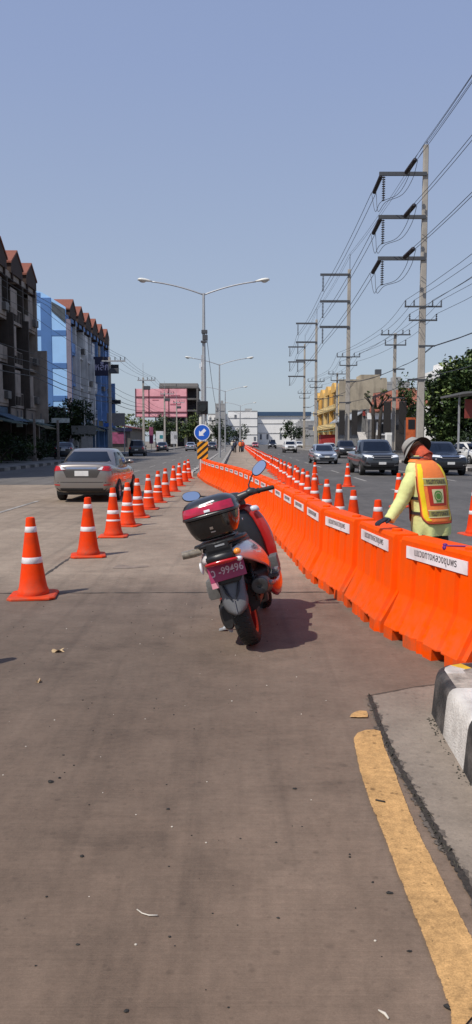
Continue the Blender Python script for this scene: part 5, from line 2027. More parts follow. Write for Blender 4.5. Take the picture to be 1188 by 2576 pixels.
# head: shaped skull with face, turned left and bowed over the barrier
HQ = (Matrix.Translation(hd_c) @ Matrix.Rotation(R(-8), 4, 'Z') @ Matrix.Rotation(R(-44), 4, 'X') @ Matrix.Rotation(R(-16), 4, 'Y'))
mb = MB()
hr = []
for z, a, bf, bb_ in ((-.115, .02, .035, .02), (-.108, .045, .075, .035), (-.085, .058, .088, .06), (-.05, .066, .092, .078), (-.01, .072, .092, .088), (.03, .075, .09, .094), (.065, .072, .082, .09), (.095, .056, .062, .07), (.112, .03, .03, .04)):
    ring = []
    for k in range(20):
        t_ = 2 * PI * k / 20
        c, s = math.cos(t_), math.sin(t_)
        ring.append(HQ @ Vector((a * c, (bf if s > 0 else bb_) * s, z)))
    hr.append(ring)
mb.loft(hr)
mb.loft([[HQ @ Vector(p) for p in r] for r in ([(-.008, .088, .02), (.008, .088, .02), (0, .097, .02)], [(-.016, .088, -.03), (.016, .088, -.03), (0, .118, -.028)], [(-.012, .088, -.04), (.012, .088, -.04), (0, .105, -.04)])])
for s in (-1, 1):
    mb.sphere((s * .076, -.005, -.01), (.012, .022, .032), M=HQ)
hdm = mb.build('head', SKINM, body, smooth=True)
mb = MB()
for s in (-1, 1):
    mb.sphere((s * .030, .086, .005), (.012, .008, .007), M=HQ)
mb.build('eyes', HAIR, hdm, smooth=True)
mb = MB().sphere((0, .090, -.066), (.024, .008, .006), M=HQ)
mb.build('mouth', SCARF, hdm, smooth=True)
rows = []
for z, q in ((-.10, 1.25), (-.075, 1.14), (-.05, 1.1), (-.015, 1.08), (.02, 1.07)):
    row = []
    for k in range(19):
        t_ = R(-150 + 300 * k / 18) - PI / 2
        c, s = math.cos(t_), math.sin(t_)
        row.append(HQ @ Vector((.073 * q * c + .003 * math.sin(k * 2.3 + z * 60), (.09 if s > 0 else .092) * q * s, z)))
    rows.append(row)
mb = MB().grid(rows)
# scarf tails hanging to the shoulders
rows = []
for f in range(6):
    row = []
    for k in range(9):
        u = -70 + 140 * k / 8
        p0 = rows and None
        a_ = HQ @ Vector((.085 * math.sin(R(u)), -.098 * math.cos(R(u)), -.095))
        b_ = T(u * 0.9, 1.385, 0.012)
        row.append(a_.lerp(b_, f / 5) + Vector((0, 0, .004 * math.sin(k * 2.0 + f))))
    rows.append(row)
mb.grid(rows)
sc_ = mb.build('head_scarf', SCARF, wk, smooth=True)
md = sc_.modifiers.new('solid', 'SOLIDIFY')
md.thickness = 0.006

# wide brimmed hat, tipped forward with the head
HM = HQ @ Matrix.Translation((0, -.005, .048)) @ Matrix.Scale(0.94, 4) @ Matrix.Rotation(R(-7), 4, 'X')
mb = MB()
mb.lathe([(0.098, 0.0), (0.099, 0.025), (0.094, 0.055), (0.08, 0.082), (0.055, 0.098), (0.025, 0.104), (0.002, 0.105)], 28, HM, cap=False)
hat = mb.build('hat', HATG, wk, smooth=True)
for nm, z0, m_ in (('brim', 0.0, HATG), ('brim_lining', -0.004, HATD)):
    rows = []
    for q in range(6):
        f = q / 5
        row = []
        for k in range(41):
            t_ = 2 * PI * k / 40
            rr_ = 0.097 + 0.058 * f
            drop = -0.026 * f ** 1.3 - 0.030 * f * abs(math.cos(t_)) ** 2 + 0.006 * math.sin(3 * t_ + 1) * f
            row.append(HM @ Vector((rr_ * math.cos(t_), rr_ * math.sin(t_) * 1.04, z0 + drop)))
        rows.append(row)
    MB().grid(rows).build(nm, m_, hat, smooth=True)
mb = MB().lathe([(0.0985, 0.003), (0.1005, 0.004), (0.1005, 0.022), (0.0985, 0.023)], 28, HM, cap=False)
mb.build('hat_band', HATD, hat, smooth=True)

# trousers and shoes
mb = MB()
for s, pts in ((-1, [(-.06, .0, .78), (-.08, .0, .68), (-.11, .03, .45), (-.115, -.005, .08)]), (1, [(.07, .0, .78), (.09, .0, .68), (.13, .02, .45), (.14, -.015, .08)])):
    mb.tube(catmull([Vector(pts[0]) * 2 - Vector(pts[1])] + [Vector(p) for p in pts] + [Vector(pts[-1]) * 2 - Vector(pts[-2])], 6), [0.075, 0.08, 0.083, 0.087, 0.09, 0.094, 0.095, 0.09, 0.085, 0.083, 0.08, 0.078, 0.075, 0.072, 0.07, 0.07, 0.07, 0.075, 0.078], 18)
mb.loft([[(x * .125 + .01, y * .085, z) for x, y in [(math.cos(2 * PI * k / 20), math.sin(2 * PI * k / 20)) for k in range(20)]] for z in (.70, .76, .82, .88)])
mb.build('trousers', TROUS, wk, smooth=True)
for c_, a_ in (((-.12, .06), 0.1), ((.155, .05), -0.15)):
    Mh = Matrix.Translation((c_[0], c_[1], 0)) @ Matrix.Rotation(a_, 4, 'Z')
    mb = MB().loft([[Mh @ Vector((x * w, y + 0.0, z)) for x, z in ((-1, .0), (1, .0), (1, h_ * .6), (.6, h_), (-.6, h_), (-1, h_ * .6))] for y, w, h_ in ((-.12, .034, .07), (-.09, .042, .10), (-.02, .044, .105), (.06, .05, .08), (.12, .048, .06), (.155, .03, .04))])
    mb.build('shoe', SHOE, wk, smooth=True, sub=1)


# gloved hand resting on the barrier: palm and five separate fingers
def glove(name, wrist, palm_dir, side, up, parent, curl=0.25, L=0.185):
    f = palm_dir.normalized()
    s = (side - f * side.dot(f)).normalized()
    n = s.cross(f).normalized()
    if n.dot(up) < 0:
        n = -n
    V, E, Rr = [], [], []

    def add(p, r, par):
        V.append(p)
        Rr.append(r)
        if par is not None:
            E.append((par, len(V) - 1))
        return len(V) - 1
    a0 = add(wrist, .027, None)
    a1 = add(wrist + f * .035, .030, a0)
    knu = []
    for off, ln, lift in ((-.032, .060, 0), (-.011, .074, .003), (.011, .078, .003), (.031, .070, 0)):
        k = add(wrist + f * .088 + s * off + n * lift, (.0135, .011), a1)
        p = V[k]
        d = f
        par = k
        for q, (seg, r) in enumerate(((.45, .0098), (.32, .009), (.25, .0078))):
            d = (d * math.cos(curl * (q + 0.6)) - n * math.sin(curl * (q + 0.6))).normalized()
            p = p + d * ln * seg
            par = add(p, r, par)
    t0 = add(wrist + f * .035 + s * .038 - n * .004, .013, a1)
    t1 = add(wrist + f * .070 + s * .062 - n * .008, .011, t0)
    add(wrist + f * .098 + s * .068 - n * .012, .0095, t1)
    return skin(name, V, E, Rr, GLOVE, parent, 0, 2)


pdir = wl(1.22, 6.56, 0.84) - wL
glove('glove', wL - (wL - eL).normalized() * 0.028, Vector((pdir.x, pdir.y, pdir.z * 0.9)), wl(1.3, 6.3, .85) - wL, Vector((0, 0, 1)), wk, 0.16)
glove('glove', wR, Vector((-.2, .5, -.7)), Vector((1, .1, 0)), Vector((0, 1, 0)), wk, 0.45)

# safety vest: front and back panels over the shirt, open at the sides
def vpatch(mb, u0, u1, z0, z1, off, nu=12, nz=12, fu0=None, fu1=None):
    rows = []
    for j in range(nz + 1):
        z = z0 + (z1 - z0) * j / nz
        a = fu0(z) if fu0 else u0
        b = fu1(z) if fu1 else u1
        rows.append([T(a + (b - a) * i / nu, z, off) for i in range(nu + 1)])
    return mb.grid(rows)


def edge(z):           # half angle of the back panel at a height
    if z < 0.92:
        return 38 + 24 * math.sin(max(0, (z - 0.845)) / 0.075 * PI / 2)
    return 62 - 12 * max(0, (z - 1.15)) / 0.2 + (0 if z < 1.3 else 10 * (z - 1.3) / 0.08)


mb = MB()
vpatch(mb, 0, 0, 0.845, 1.385, 0.013, 16, 22, lambda z: -edge(z), lambda z: edge(z))
vpatch(mb, 0, 0, 0.86, 1.27, 0.013, 16, 20, lambda z: 180 - edge(z), lambda z: 180 + edge(z))
# shoulder straps
for s in (-1, 1):
    vpatch(mb, s * 50, s * 130, 1.372, 1.395, 0.012, 8, 2)
vest = mb.build('safety_vest', VORANGE, wk, smooth=True)
md = vest.modifiers.new('solid', 'SOLIDIFY')
md.thickness = 0.004
md.offset = -1
# yellow bands down each side of the back
mb = MB()
for s in (-1, 1):
    vpatch(mb, 0, 0, 0.87, 1.355, 0.0155, 4, 18, lambda z: s * (edge(z) - 24), lambda z: s * (edge(z) - 7))
mb.build('yellow_band', VYELLOW, vest, smooth=True)
mb = MB()
vpatch(mb, -26, 26, 1.00, 1.165, 0.0155, 10, 8)
rp = mb.build('red_panel', VRED, vest, smooth=True)
mb = MB()
vpatch(mb, -14, 14, 1.02, 1.14, 0.0172, 8, 6)
bd = mb.build('emblem_patch', VCREAM, rp, smooth=True)
mb = MB()
ctr = T(0, 1.08, .0188)
for r0, r1 in ((0.0, 0.55), (0.68, 1.0)):
    rows = []
    for k in range(25):
        a = 2 * PI * k / 24
        rows.append([T(9.5 * r * math.cos(a), 1.08 + 0.048 * r * math.sin(a), .0186) for r in (r0 + 0.02, (r0 + r1) / 2, r1)])
    mb.grid(rows)
vpatch(mb, -6, 6, 1.028, 1.036, 0.0186, 4, 1)
mb.build('emblem', VGREEN, bd, smooth=True)
for z0, z1, txt in ((1.18, 1.228, 'กรมทางหลวง'), (0.905, 0.955, 'กรมทางหลวง')):
    mb = MB()
    vpatch(mb, -34, 34, z0, z1, 0.0160, 12, 3)
    tp = mb.build('reflective_tape', VOLIVE, vest, smooth=True)
    mb = MB()
    vpatch(mb, -36, 36, z1, z1 + 0.008, 0.0165, 12, 1)
    vpatch(mb, -36, 36, z0 - 0.008, z0, 0.0165, 12, 1)
    mb.build('tape_edging', VCREAM, tp, smooth=True)
    me = text_mesh(txt, 0.05, 0.0008)
    xs = [v.co.x for v in me.vertices]
    ys_ = [v.co.y for v in me.vertices]
    for v in me.vertices:
        fx = (v.co.x - (max(xs) + min(xs)) / 2) / (max(xs) - min(xs))
        fy = (v.co.y - (max(ys_) + min(ys_)) / 2) / (max(ys_) - min(ys_))
        v.co = T(fx * 52, (z0 + z1) / 2 + fy * 0.036, 0.0185)
    me.name = 'lettering'
    me.materials.clear()
    me.materials.append(INK)
    o = bpy.data.objects.new('lettering', me)
    COL.objects.link(o)
    o.parent = tp
# dark red binding on the hem and sides, straps across the open side
mb = MB()
for c_ in (0, 180):
    zz = [0.845 + (1.25 - 0.845) * k / 18 for k in range(19)]
    pts = [T(c_ - edge(z), z, .014) for z in zz[::-1]] + [T(c_ - edge(0.845) + 2 * edge(0.845) * k / 10, 0.845, .014) for k in range(1, 10)] + [T(c_ + edge(z), z, .014) for z in zz]
    mb.tube(pts, 0.0055, 6)
mb.build('binding', mat('vest_binding', (0.28, 0.03, 0.015), 0.7), vest, smooth=True)
mb = MB()
for z in (0.93, 1.06):
    for s in (-1, 1):
        rows = [[T(s * (55 + 70 * k / 8), z + dz, .011) for k in range(9)] for dz in (-.013, .013)]
        mb.grid(rows)
mb.build('side_strap', TROUS, vest, smooth=True)

# ------------------------------------------------------------------ small figures far down the closed lane
def far_person(x, y, rz, label, top, legs, hat_, h=1.68, stride=0.12, grp='people far down the closed lane'):
    p = thing('person', label, 'person', (x, y, 0), rz, grp)
    k = h / 1.7
    v = [(0, 0, .93), (0, 0, 1.1), (0, .01, 1.3), (0, .01, 1.42), (0, .02, 1.5), (0, .03, 1.6), (-.17, 0, 1.40), (-.24, .04, 1.13), (-.22, .14, .90), (.17, 0, 1.40), (.24, -.02, 1.13), (.23, .06, .88), (-.09, 0, .88), (-.10, stride, .48), (-.10, stride * .6, .06), (-.10, stride * .6 + .13, .04), (.09, 0, .88), (.10, -stride * .3, .48), (.10, -stride, .06), (.10, -stride + .13, .04)]
    e = [(0, 1), (1, 2), (2, 3), (3, 4), (4, 5), (3, 6), (6, 7), (7, 8), (3, 9), (9, 10), (10, 11), (0, 12), (12, 13), (13, 14), (14, 15), (0, 16), (16, 17), (17, 18), (18, 19)]
    r = [.13, .12, .14, .09, .055, .10, .065, .05, .038, .065, .05, .038, .09, .07, .045, .04, .09, .07, .045, .04]
    skin('body', [Vector(q) * k for q in v], e, [q * k for q in r], SKINM, p, 0, 1)
    mb = MB().loft([[(a * math.cos(2 * PI * q / 14) * k, b * math.sin(2 * PI * q / 14) * k, z * k) for q in range(14)] for z, a, b in ((.86, .19, .15), (1.0, .18, .14), (1.3, .21, .15), (1.42, .17, .11), (1.47, .07, .07))])
    for s in (-1, 1):
        mb.tube([Vector((s * .17, 0, 1.40)) * k, Vector((s * .25, .02, 1.12)) * k, Vector((s * .235, .08, .95)) * k], [.075, .06, .05], 8)
    mb.build('shirt', top, p, smooth=True)
    mb = MB()
    for s in (-1, 1):
        a_ = v[12 if s < 0 else 16]
        b_ = v[13 if s < 0 else 17]
        c_ = v[14 if s < 0 else 18]
        mb.tube([Vector(a_) * k + Vector((0, 0, .05)), Vector(b_) * k, Vector(c_) * k], [.105, .085, .075], 9)
    mb.build('trousers', legs, p, smooth=True)
    mb = MB().lathe([(0.17, 1.60), (0.11, 1.63), (0.10, 1.70), (0.03, 1.73), (0, 1.73)], 14)
    mb.build('hat', hat_, p, smooth=True)


BLUECL = mat('dark_blue_cloth', (0.03, 0.04, 0.07), 0.8)
far_person(0.62, 108, 0.4, 'far worker in an orange vest walking right in the closed lane', VORANGE, TROUS, HATG)
far_person(0.98, 112, -0.3, 'far worker in an orange top beside another at the end of the cones', VRED, BLUECL, VORANGE)
far_person(-0.15, 104, 0.2, 'far person in dark clothes left of the orange clad workers', BLUECL, TROUS, HATG)
far_person(-0.55, 118, -0.2, 'far person in pale shirt left of the other workers', mat('cream_cloth', (0.5, 0.47, 0.4), 0.8), BLUECL, HATG)
# ------------------------------------------------------------------ trees and plants
BARK = mat('bark', (0.09, 0.07, 0.055), 0.9, var=0.3, scale=6, bump=0.4)
def leafmat(name, c):
    m = mat(name, c, 0.55, var=0.35, scale=2.0)
    m.node_tree.nodes['Principled BSDF'].inputs['Specular IOR Level'].default_value = 0.3
    return m


LEAF_D = leafmat('leaf_dark', (0.018, 0.034, 0.012))
LEAF_R = leafmat('leaf_right_tree', (0.075, 0.12, 0.036))
LEAF_RL = leafmat('leaf_right_light', (0.16, 0.21, 0.06))
LEAF_M = leafmat('leaf_mid', (0.045, 0.075, 0.018))
LEAF_L = leafmat('leaf_light', (0.10, 0.125, 0.03))


def crown(mb, blobs, n, leaf, r_):
    tot = sum(b[3] * b[4] * b[5] for b in blobs)
    for bx_, by, bz, rx, ry, rz in blobs:
        cnt = max(10, int(n * (rx * ry * rz) / tot))
        clumps = []
        for k in range(max(6, cnt // 28)):
            d = Vector((r_.gauss(0, 1), r_.gauss(0, 1), r_.gauss(0, 1))).normalized() * (r_.uniform(0.35, 1.08))
            clumps.append((Vector((bx_ + d.x * rx, by + d.y * ry, bz + d.z * rz)), r_.uniform(0.10, 0.26), r_.random()))
        for k in range(cnt):
            c, s, tone = r_.choice(clumps)
            p = c + Vector((r_.gauss(0, 1) * s * rx, r_.gauss(0, 1) * s * ry, r_.gauss(0, 1) * s * rz * 0.8))
            q = Euler((r_.uniform(-1.0, 1.0), r_.uniform(-1.0, 1.0), r_.uniform(0, 6.3))).to_matrix()
            L_ = leaf * r_.uniform(0.6, 1.3)
            w = L_ * 0.5
            mb.mi = 0 if tone < 0.4 else (1 if tone < 0.8 else 2)
            mb._f([mb.bm.verts.new(p + q @ Vector(v)) for v in ((-L_ / 2, 0, 0), (0, -w / 2, L_ * .08), (L_ / 2, 0, 0), (0, w / 2, L_ * .08))])


def tree(name, label, cat, loc, blobs, n, leaf, trunk=(0.2, 2.5), mats=None, group=None, seed=1, rec=False):
    r_ = random.Random(seed)
    t = thing(name, label, cat, loc, 0, group)
    mb = MB()
    cx = sum(b[0] for b in blobs) / len(blobs)
    cy = sum(b[1] for b in blobs) / len(blobs)
    tr, th = trunk
    fork = Vector((cx * 0.4, cy * 0.4, th))
    mb.tube([(0, 0, -0.05), (0.03, 0.02, th * 0.3), (cx * .2, cy * .2, th * 0.7), fork], [tr * 1.25, tr, tr * 0.85, tr * 0.7], 9)
    for b in blobs:
        e = Vector((b[0], b[1], b[2] + b[5] * 0.2))
        mid = fork.lerp(e, 0.5) + Vector((r_.uniform(-.2, .2), r_.uniform(-.2, .2), 0.15 * b[5]))
        mb.tube([fork - Vector((0, 0, 0.15)), mid, e], [tr * 0.5, tr * 0.3, tr * 0.1], 6)
        for k in range(3):
            e2 = e + Vector((r_.uniform(-.7, .7) * b[3], r_.uniform(-.7, .7) * b[4], r_.uniform(-.2, .8) * b[5]))
            mb.tube([mid, mid.lerp(e2, .6), e2], [tr * 0.22, tr * 0.14, tr * 0.05], 5)
    mb.build('trunk', BARK, t, smooth=True)
    mb = MB()
    crown(mb, blobs, n, leaf, r_)
    mb.build('crown', mats or [LEAF_D, LEAF_M, LEAF_L], t, recalc=False)
    return t


gT = 'dark trees behind the right pavement'
tree('street_tree', 'big dark green tree with its top behind the nearest tall power pole at the right', 'tree', (16.4, 58, 0), [(-0.5, 0, 2.6, 1.6, 2, 1.6), (-0.7, 0, 5.6, 1.2, 1.6, 1.2), (-0.9, 0, 4.2, 1.7, 2, 2.0), (0.4, -0.5, 5.9, 2.0, 2.2, 1.8), (1.6, 0, 7.0, 1.6, 2, 1.4), (1.2, 0.5, 4.0, 2.2, 2, 1.8), (3.0, 0, 5.8, 2.0, 2, 2.0)], 17000, 0.42, (0.26, 2.4), [LEAF_D, LEAF_R, LEAF_RL], group=gT, seed=3)
tree('street_tree', 'big dark green tree spreading beyond the right edge of the photo', 'tree', (20.3, 57, 0), [(-0.6, 0, 6.4, 1.9, 2, 1.7), (0.8, -1, 4.2, 2.6, 2.4, 2.4), (1.6, 0, 7.0, 2.2, 2, 1.6), (-1.4, -0.5, 3.0, 1.8, 2, 1.5)], 14000, 0.42, (0.26, 2.2), [LEAF_D, LEAF_R, LEAF_RL], group=gT, seed=4)
tree('leafy_bush', 'dark bush low in the shade under the right hand trees', 'bush', (18.2, 54.5, 0), [(0, 0, 1.4, 2.4, 1.4, 1.3), (2.6, 0.3, 1.5, 2.2, 1.4, 1.5), (-2.0, 0.4, 1.1, 1.4, 1.2, 1.0)], 3500, 0.3, (0.1, 0.5), mats=[LEAF_D, LEAF_D, LEAF_M], seed=14)
tree('leafy_tree', 'thin leafy tree against the corner of the red tiled roof', 'tree', (15.6, 71, 0), [(0, 0, 5.6, 0.9, 0.9, 1.5), (0.4, 0, 3.9, 0.7, 0.7, 1.1)], 1300, 0.28, (0.12, 2.4), seed=21)

# pollarded tree with two stems
t = thing('pollarded_tree', 'cut back dark tree with twin stems and few leaves before the red tiled roof', 'tree', (13.3, 73.5, 0))
mb = MB()
for dx, h_ in ((-0.25, 5.0), (0.3, 4.8)):
    mb.tube([(dx * .6, 0, 0), (dx, 0.05, 1.5), (dx * 1.1, 0, 3.2), (dx * 1.5, 0, h_)], [0.24, 0.2, 0.18, 0.15], 8)
for a in range(7):
    an = a * 0.9
    mb.tube([(0.3 * math.cos(an), 0, 4.6), (0.8 * math.cos(an), 0.3 * math.sin(an), 5.3), (1.3 * math.cos(an), 0.5 * math.sin(an), 5.9 + 0.2 * math.sin(an * 2))], [0.11, 0.08, 0.04], 6)
mb.build('trunk', mat('bark_black', (0.03, 0.024, 0.02), 0.9, var=0.3), t, smooth=True)
mb = MB()
crown(mb, [(-1.0, 0, 5.9, .5, .5, .45), (0.6, 0, 6.0, .6, .5, .5), (1.3, 0, 5.7, .4, .4, .4), (0, 0, 4.9, .5, .4, .4)], 520, 0.2, random.Random(8))
mb.build('crown', [LEAF_D, LEAF_M, LEAF_L], t, recalc=False)

gTl = 'trees on the left pavement'
DK = [LEAF_D, LEAF_D, LEAF_M]
tree('street_tree', 'dark bushy tree in front of the light blue side wall', 'tree', (-14.6, 67, 0), [(-0.8, 0, 3.2, 1.4, 1.3, 1.4), (0.9, 0, 3.9, 1.5, 1.3, 1.4), (0.2, 0, 2.4, 1.9, 1.3, 1.1)], 4200, 0.3, (0.15, 1.5), DK, gTl, 5)
tree('leafy_bush', 'dark shrubs in the shade at the left edge of the photo', 'bush', (-15.2, 49.5, 0.1), [(0, 0, 1.3, 1.2, 1.6, 1.2), (0.8, 1.5, 1.1, 1.0, 1.4, 1.0), (-0.3, -2.0, 1.5, 1.0, 1.4, 1.3)], 2600, 0.24, (0.07, 0.5), DK, None, 6)
tree('leafy_bush', 'dark potted shrubs beside the column left of the grey sedan', 'bush', (-14.7, 56.5, 0.1), [(0, 0, 1.1, 0.9, 1.0, 1.0), (0.6, 1.0, 0.9, .7, 1.0, .8)], 1200, 0.22, (0.06, 0.4), DK, None, 7)
tree('street_tree', 'dark round tree under the left end of the pink billboard', 'tree', (-13.3, 138, 0), [(0, 0, 4.0, 1.8, 1.8, 1.7), (0.6, 0, 2.6, 1.8, 1.6, 1.3)], 1500, 0.42, (0.2, 1.5), DK, gTl, 9)
tree('street_tree', 'bright green trees left of the pink billboard, low on the skyline', 'tree', (-26, 190, 0), [(-3, 0, 6.2, 4.5, 3, 2.4), (2.5, 0, 5.4, 4, 3, 2.4), (7, 0, 4.2, 3, 3, 2)], 2000, 0.7, (0.3, 3), [LEAF_M, LEAF_L, LEAF_L], gTl, 10)
tree('street_tree', 'dark green tree under the right half of the pink billboard', 'tree', (-15.5, 186, 0), [(-2, 0, 5.0, 2.8, 2.5, 2.6), (1.6, 0, 4.4, 2.8, 2.5, 2.4)], 1800, 0.6, (0.3, 2), None, gTl, 11)
tree('street_tree', 'light green tree left of the blue arrow sign', 'tree', (-9.6, 176, 0), [(0, 0, 5.6, 2.2, 2.2, 2.3), (1.2, 0, 3.6, 2.4, 2.2, 2.2), (-1.8, 0, 3.6, 2, 2, 2)], 1900, 0.55, (0.25, 2), [LEAF_D, LEAF_M, LEAF_L], gTl, 12)
tree('street_tree', 'dark tree just right of the blue arrow sign, far away', 'tree', (-4.6, 190, 0), [(0, 0, 4.6, 2.8, 2.2, 2.4), (-1.5, 0, 3, 2.4, 2, 2.4), (2.6, 0, 3.2, 2.4, 2, 2.2)], 1700, 0.55, (0.25, 2), DK, gTl, 13)
tree('street_tree', 'far dark tree in front of the pale mall, left of the white pickup', 'tree', (15.5, 225, 0), [(0, 0, 5.2, 2.6, 2.4, 2.8), (3.2, 0, 3.4, 2.4, 2.2, 2)], 1500, 0.6, (0.25, 2), DK, None, 15)
tree('street_tree', 'far dark tree at the end of the median', 'tree', (1.5, 250, 0), [(0, 0, 4.0, 3.6, 2.4, 2.6), (-5, 0, 3.4, 3.2, 2.2, 2.4)], 1300, 0.65, (0.25, 2), DK, None, 16)

# ------------------------------------------------------------------ buildings on the left
TILE = mat('terracotta_tile', (0.2, 0.062, 0.036), 0.75, var=0.25, scale=5, bump=0.3, stretch=(1, 1, 3))
TILED = mat('dark_tile', (0.04, 0.022, 0.016), 0.85, var=0.25, scale=3)
WALLB = mat('wall_brown_grey', (0.21, 0.175, 0.15), 0.9, var=0.2, scale=0.9, streak=0.6, dark=(0.05, 0.042, 0.036))
WALLP = mat('wall_stained_beige', (0.30, 0.255, 0.22), 0.9, var=0.22, scale=1.1, streak=0.7, dark=(0.07, 0.058, 0.05))
WALLG = mat('wall_pale_grey', (0.62, 0.63, 0.64), 0.9, var=0.14, scale=0.9, streak=0.45, dark=(0.17, 0.17, 0.17))
WALLBL = mat('wall_light_blue', (0.34, 0.58, 0.90), 0.8, var=0.06, scale=0.8, streak=0.15, dark=(0.25, 0.45, 0.74))
BANDBL = mat('wall_band_blue', (0.075, 0.18, 0.42), 0.8, var=0.08, scale=0.8, streak=0.15, dark=(0.05, 0.12, 0.27))
WALLNB = mat('wall_front_blue', (0.17, 0.31, 0.6), 0.85, var=0.2, scale=0.9, streak=0.4, dark=(0.03, 0.05, 0.1))
WINDOW = mat('window_dark', (0.018, 0.02, 0.024), 0.15, spec=0.8, var=0.4, scale=0.7)
FRAMEM = mat('window_frame', (0.25, 0.24, 0.23), 0.6)
SHUT = mat('roller_shutter', (0.1, 0.095, 0.09), 0.6, var=0.3, scale=0.8)
AWN1 = mat('awning_green', (0.03, 0.055, 0.045), 0.8, var=0.3, scale=2)
AWN2 = mat('awning_blue', (0.05, 0.09, 0.14), 0.8, var=0.3, scale=2)
AWN3 = mat('awning_ochre', (0.12, 0.10, 0.05), 0.8, var=0.3, scale=2)


def shophouse_row(name, label, X, y0, n, w, fl, top, walls, depth=11, seed=1, finstep=True, group=None, back=None, fin=None):
    """terrace whose street front looks towards +x; every storey has a recessed loggia"""
    r_ = random.Random(seed)
    b = thing(name, label, 'building', (X, y0, 0), 0, group)
    g = 4.0
    rec = 1.3
    H_ = top
    mb = MB()
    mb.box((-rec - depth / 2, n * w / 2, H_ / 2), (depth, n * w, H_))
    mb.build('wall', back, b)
    for i in range(n):
        yc = (i + 0.5) * w
        wm = walls[i % len(walls)]
        mb = MB()
        for k in range(fl):
            z = g + k * (H_ - g) / fl
            mb.box((-rec / 2, yc, z + 0.08), (rec + 0.02, w - 0.22, 0.2))
        mb.build('floor_slab', wm, b)
        mb = MB()
        mb.box((-rec / 2 + 0.05, i * w + (0.12 if i == 0 else 0.0), H_ / 2 + 0.0), (rec + 0.1, 0.24, H_))
        if finstep:
            mb.box((0.28, i * w + (0.12 if i == 0 else 0.0), g + (H_ - g) * 0.36), (0.36, 0.2, (H_ - g) * 0.72))
        mb.build('party_wall', fin or wm, b)
        for k in range(fl):
            z = g + k * (H_ - g) / fl
            hgt = (H_ - g) / fl
            st = r_.random()
            mb = MB()
            if st < 0.55:
                mb.box((0.03, yc, z + 0.18 + 0.45), (0.12, w * 0.80, 0.9))
            else:
                for q in range(9):
                    mb.box((0.02, yc - w * .4 + w * .1 * q, z + 0.6), (0.03, 0.03, 0.85))
                mb.box((0.02, yc, z + 1.05), (0.05, w * 0.82, 0.05))
            mb.build('balcony', wm, b)
            for q in (-1, 1):
                mb = MB().box((-rec + 0.04, yc + q * w * 0.2, z + hgt * 0.52), (0.07, w * 0.32, hgt * 0.66))
                f = mb.build('window', FRAMEM, b)
                mb = MB()
                for s in (-1, 1):
                    mb.box((-rec + 0.085, yc + q * w * 0.2 + s * w * 0.075, z + hgt * 0.52), (0.02, w * 0.135, hgt * 0.6))
                mb.build('pane', WINDOW, f)
            if r_.random() < 0.88:
                mb = MB().box((0.0, yc + r_.uniform(-.1, .1) * w, z + hgt * r_.uniform(0.52, 0.6)), (0.05, w * r_.uniform(0.28, 0.42), hgt * r_.uniform(0.55, 0.72)))
                mb.build('blind', [wm, WALLP, wm][r_.randrange(3)], b)
            if r_.random() < 0.3:
                mb = MB().box((0.2, yc + w * 0.25, z + 0.75), (0.34, 0.8, 0.55))
                a_ = mb.build('air_conditioner', SHUT, b, bevel=0.03, seg=1)
        # shop front, shutter and awning
        mb = MB().box((-rec + 0.05, yc, 1.55), (0.08, w * 0.84, 2.8))
        mb.build('shop_front', [SHUT, WINDOW, WINDOW][r_.randrange(3)], b)
        mb = MB().box((-0.1, yc, 3.55), (0.12, w * 0.9, 0.75))
        mb.build('shop_sign', [AWN1, AWN2, AWN3, WALLB][r_.randrange(4)], b)
        mb = MB()
        d_ = r_.uniform(1.4, 2.4)
        z1 = r_.uniform(3.0, 3.5)
        mb.loft([[(0.0, yc - w * .46, z1), (0.0, yc + w * .46, z1), (0.0, yc + w * .46, z1 + .05), (0.0, yc - w * .46, z1 + .05)], [(d_, yc - w * .46, z1 - .55), (d_, yc + w * .46, z1 - .55), (d_, yc + w * .46, z1 - .5), (d_, yc - w * .46, z1 - .5)]])
        mb.build('awning', [AWN1, AWN2, AWN3, SHUT][r_.randrange(4)], b)
        # gable roof facing the street with a deep overhang
        gw, ov = w * 0.74, 0.3
        zr = H_ + 0.9
        mb = MB()
        P2 = [(-gw / 2, 0), (-gw / 2, -.12), (0, 1.18), (gw / 2, -.12), (gw / 2, 0), (0, 1.32)]
        P2 = [(-gw / 2 - .1, -.16), (gw / 2 + .1, -.16), (0, 1.30)]
        ro = MB()
        for s in (-1, 1):
            A = [(-4.2, yc, zr + 1.30), (ov, yc, zr + 1.30), (ov, yc + s * (gw / 2 + .12), zr + 0.22), (-4.2, yc + s * (gw / 2 + .12), zr + 0.22)]
            ro.loft([[Vector(p) for p in A], [Vector(p) - Vector((0, 0, 0.14)) for p in A]])
        ro.build('roof', TILE, b)
        mb = MB()
        mb.prism([(yc - gw / 2, zr - 0.55), (yc + gw / 2, zr - 0.55), (yc + gw / 2, zr + 0.18), (yc, zr + 1.1), (yc - gw / 2, zr + 0.18)], -3.4, ov - 0.06, Matrix(((0, 0, 1, 0), (1, 0, 0, 0), (0, 1, 0, 0), (0, 0, 0, 1))))
        mb.build('gable', TILED, b)
        for s in (-1, 1):
            mb = MB().box((ov - 0.5, yc + s * gw * 0.36, zr - 0.75), (0.9, 0.12, 0.8))
            mb.build('roof_bracket', TILED, b)
    mb = MB().box((-rec / 2 - 1.5, n * w / 2, H_ + 0.2), (rec + 3.2, n * w + 0.1, 0.42))
    mb.box((-rec / 2 + 0.05, n * w - 0.1, H_ / 2), (rec + 0.12, 0.26, H_))
    if finstep:
        mb.box((0.45, n * w - 0.1, (H_ - 4) * 0.32 + 3), (0.8, 0.24, (H_ - 2) * 0.52))
    mb.build('parapet', walls[(n - 1) % len(walls)], b)
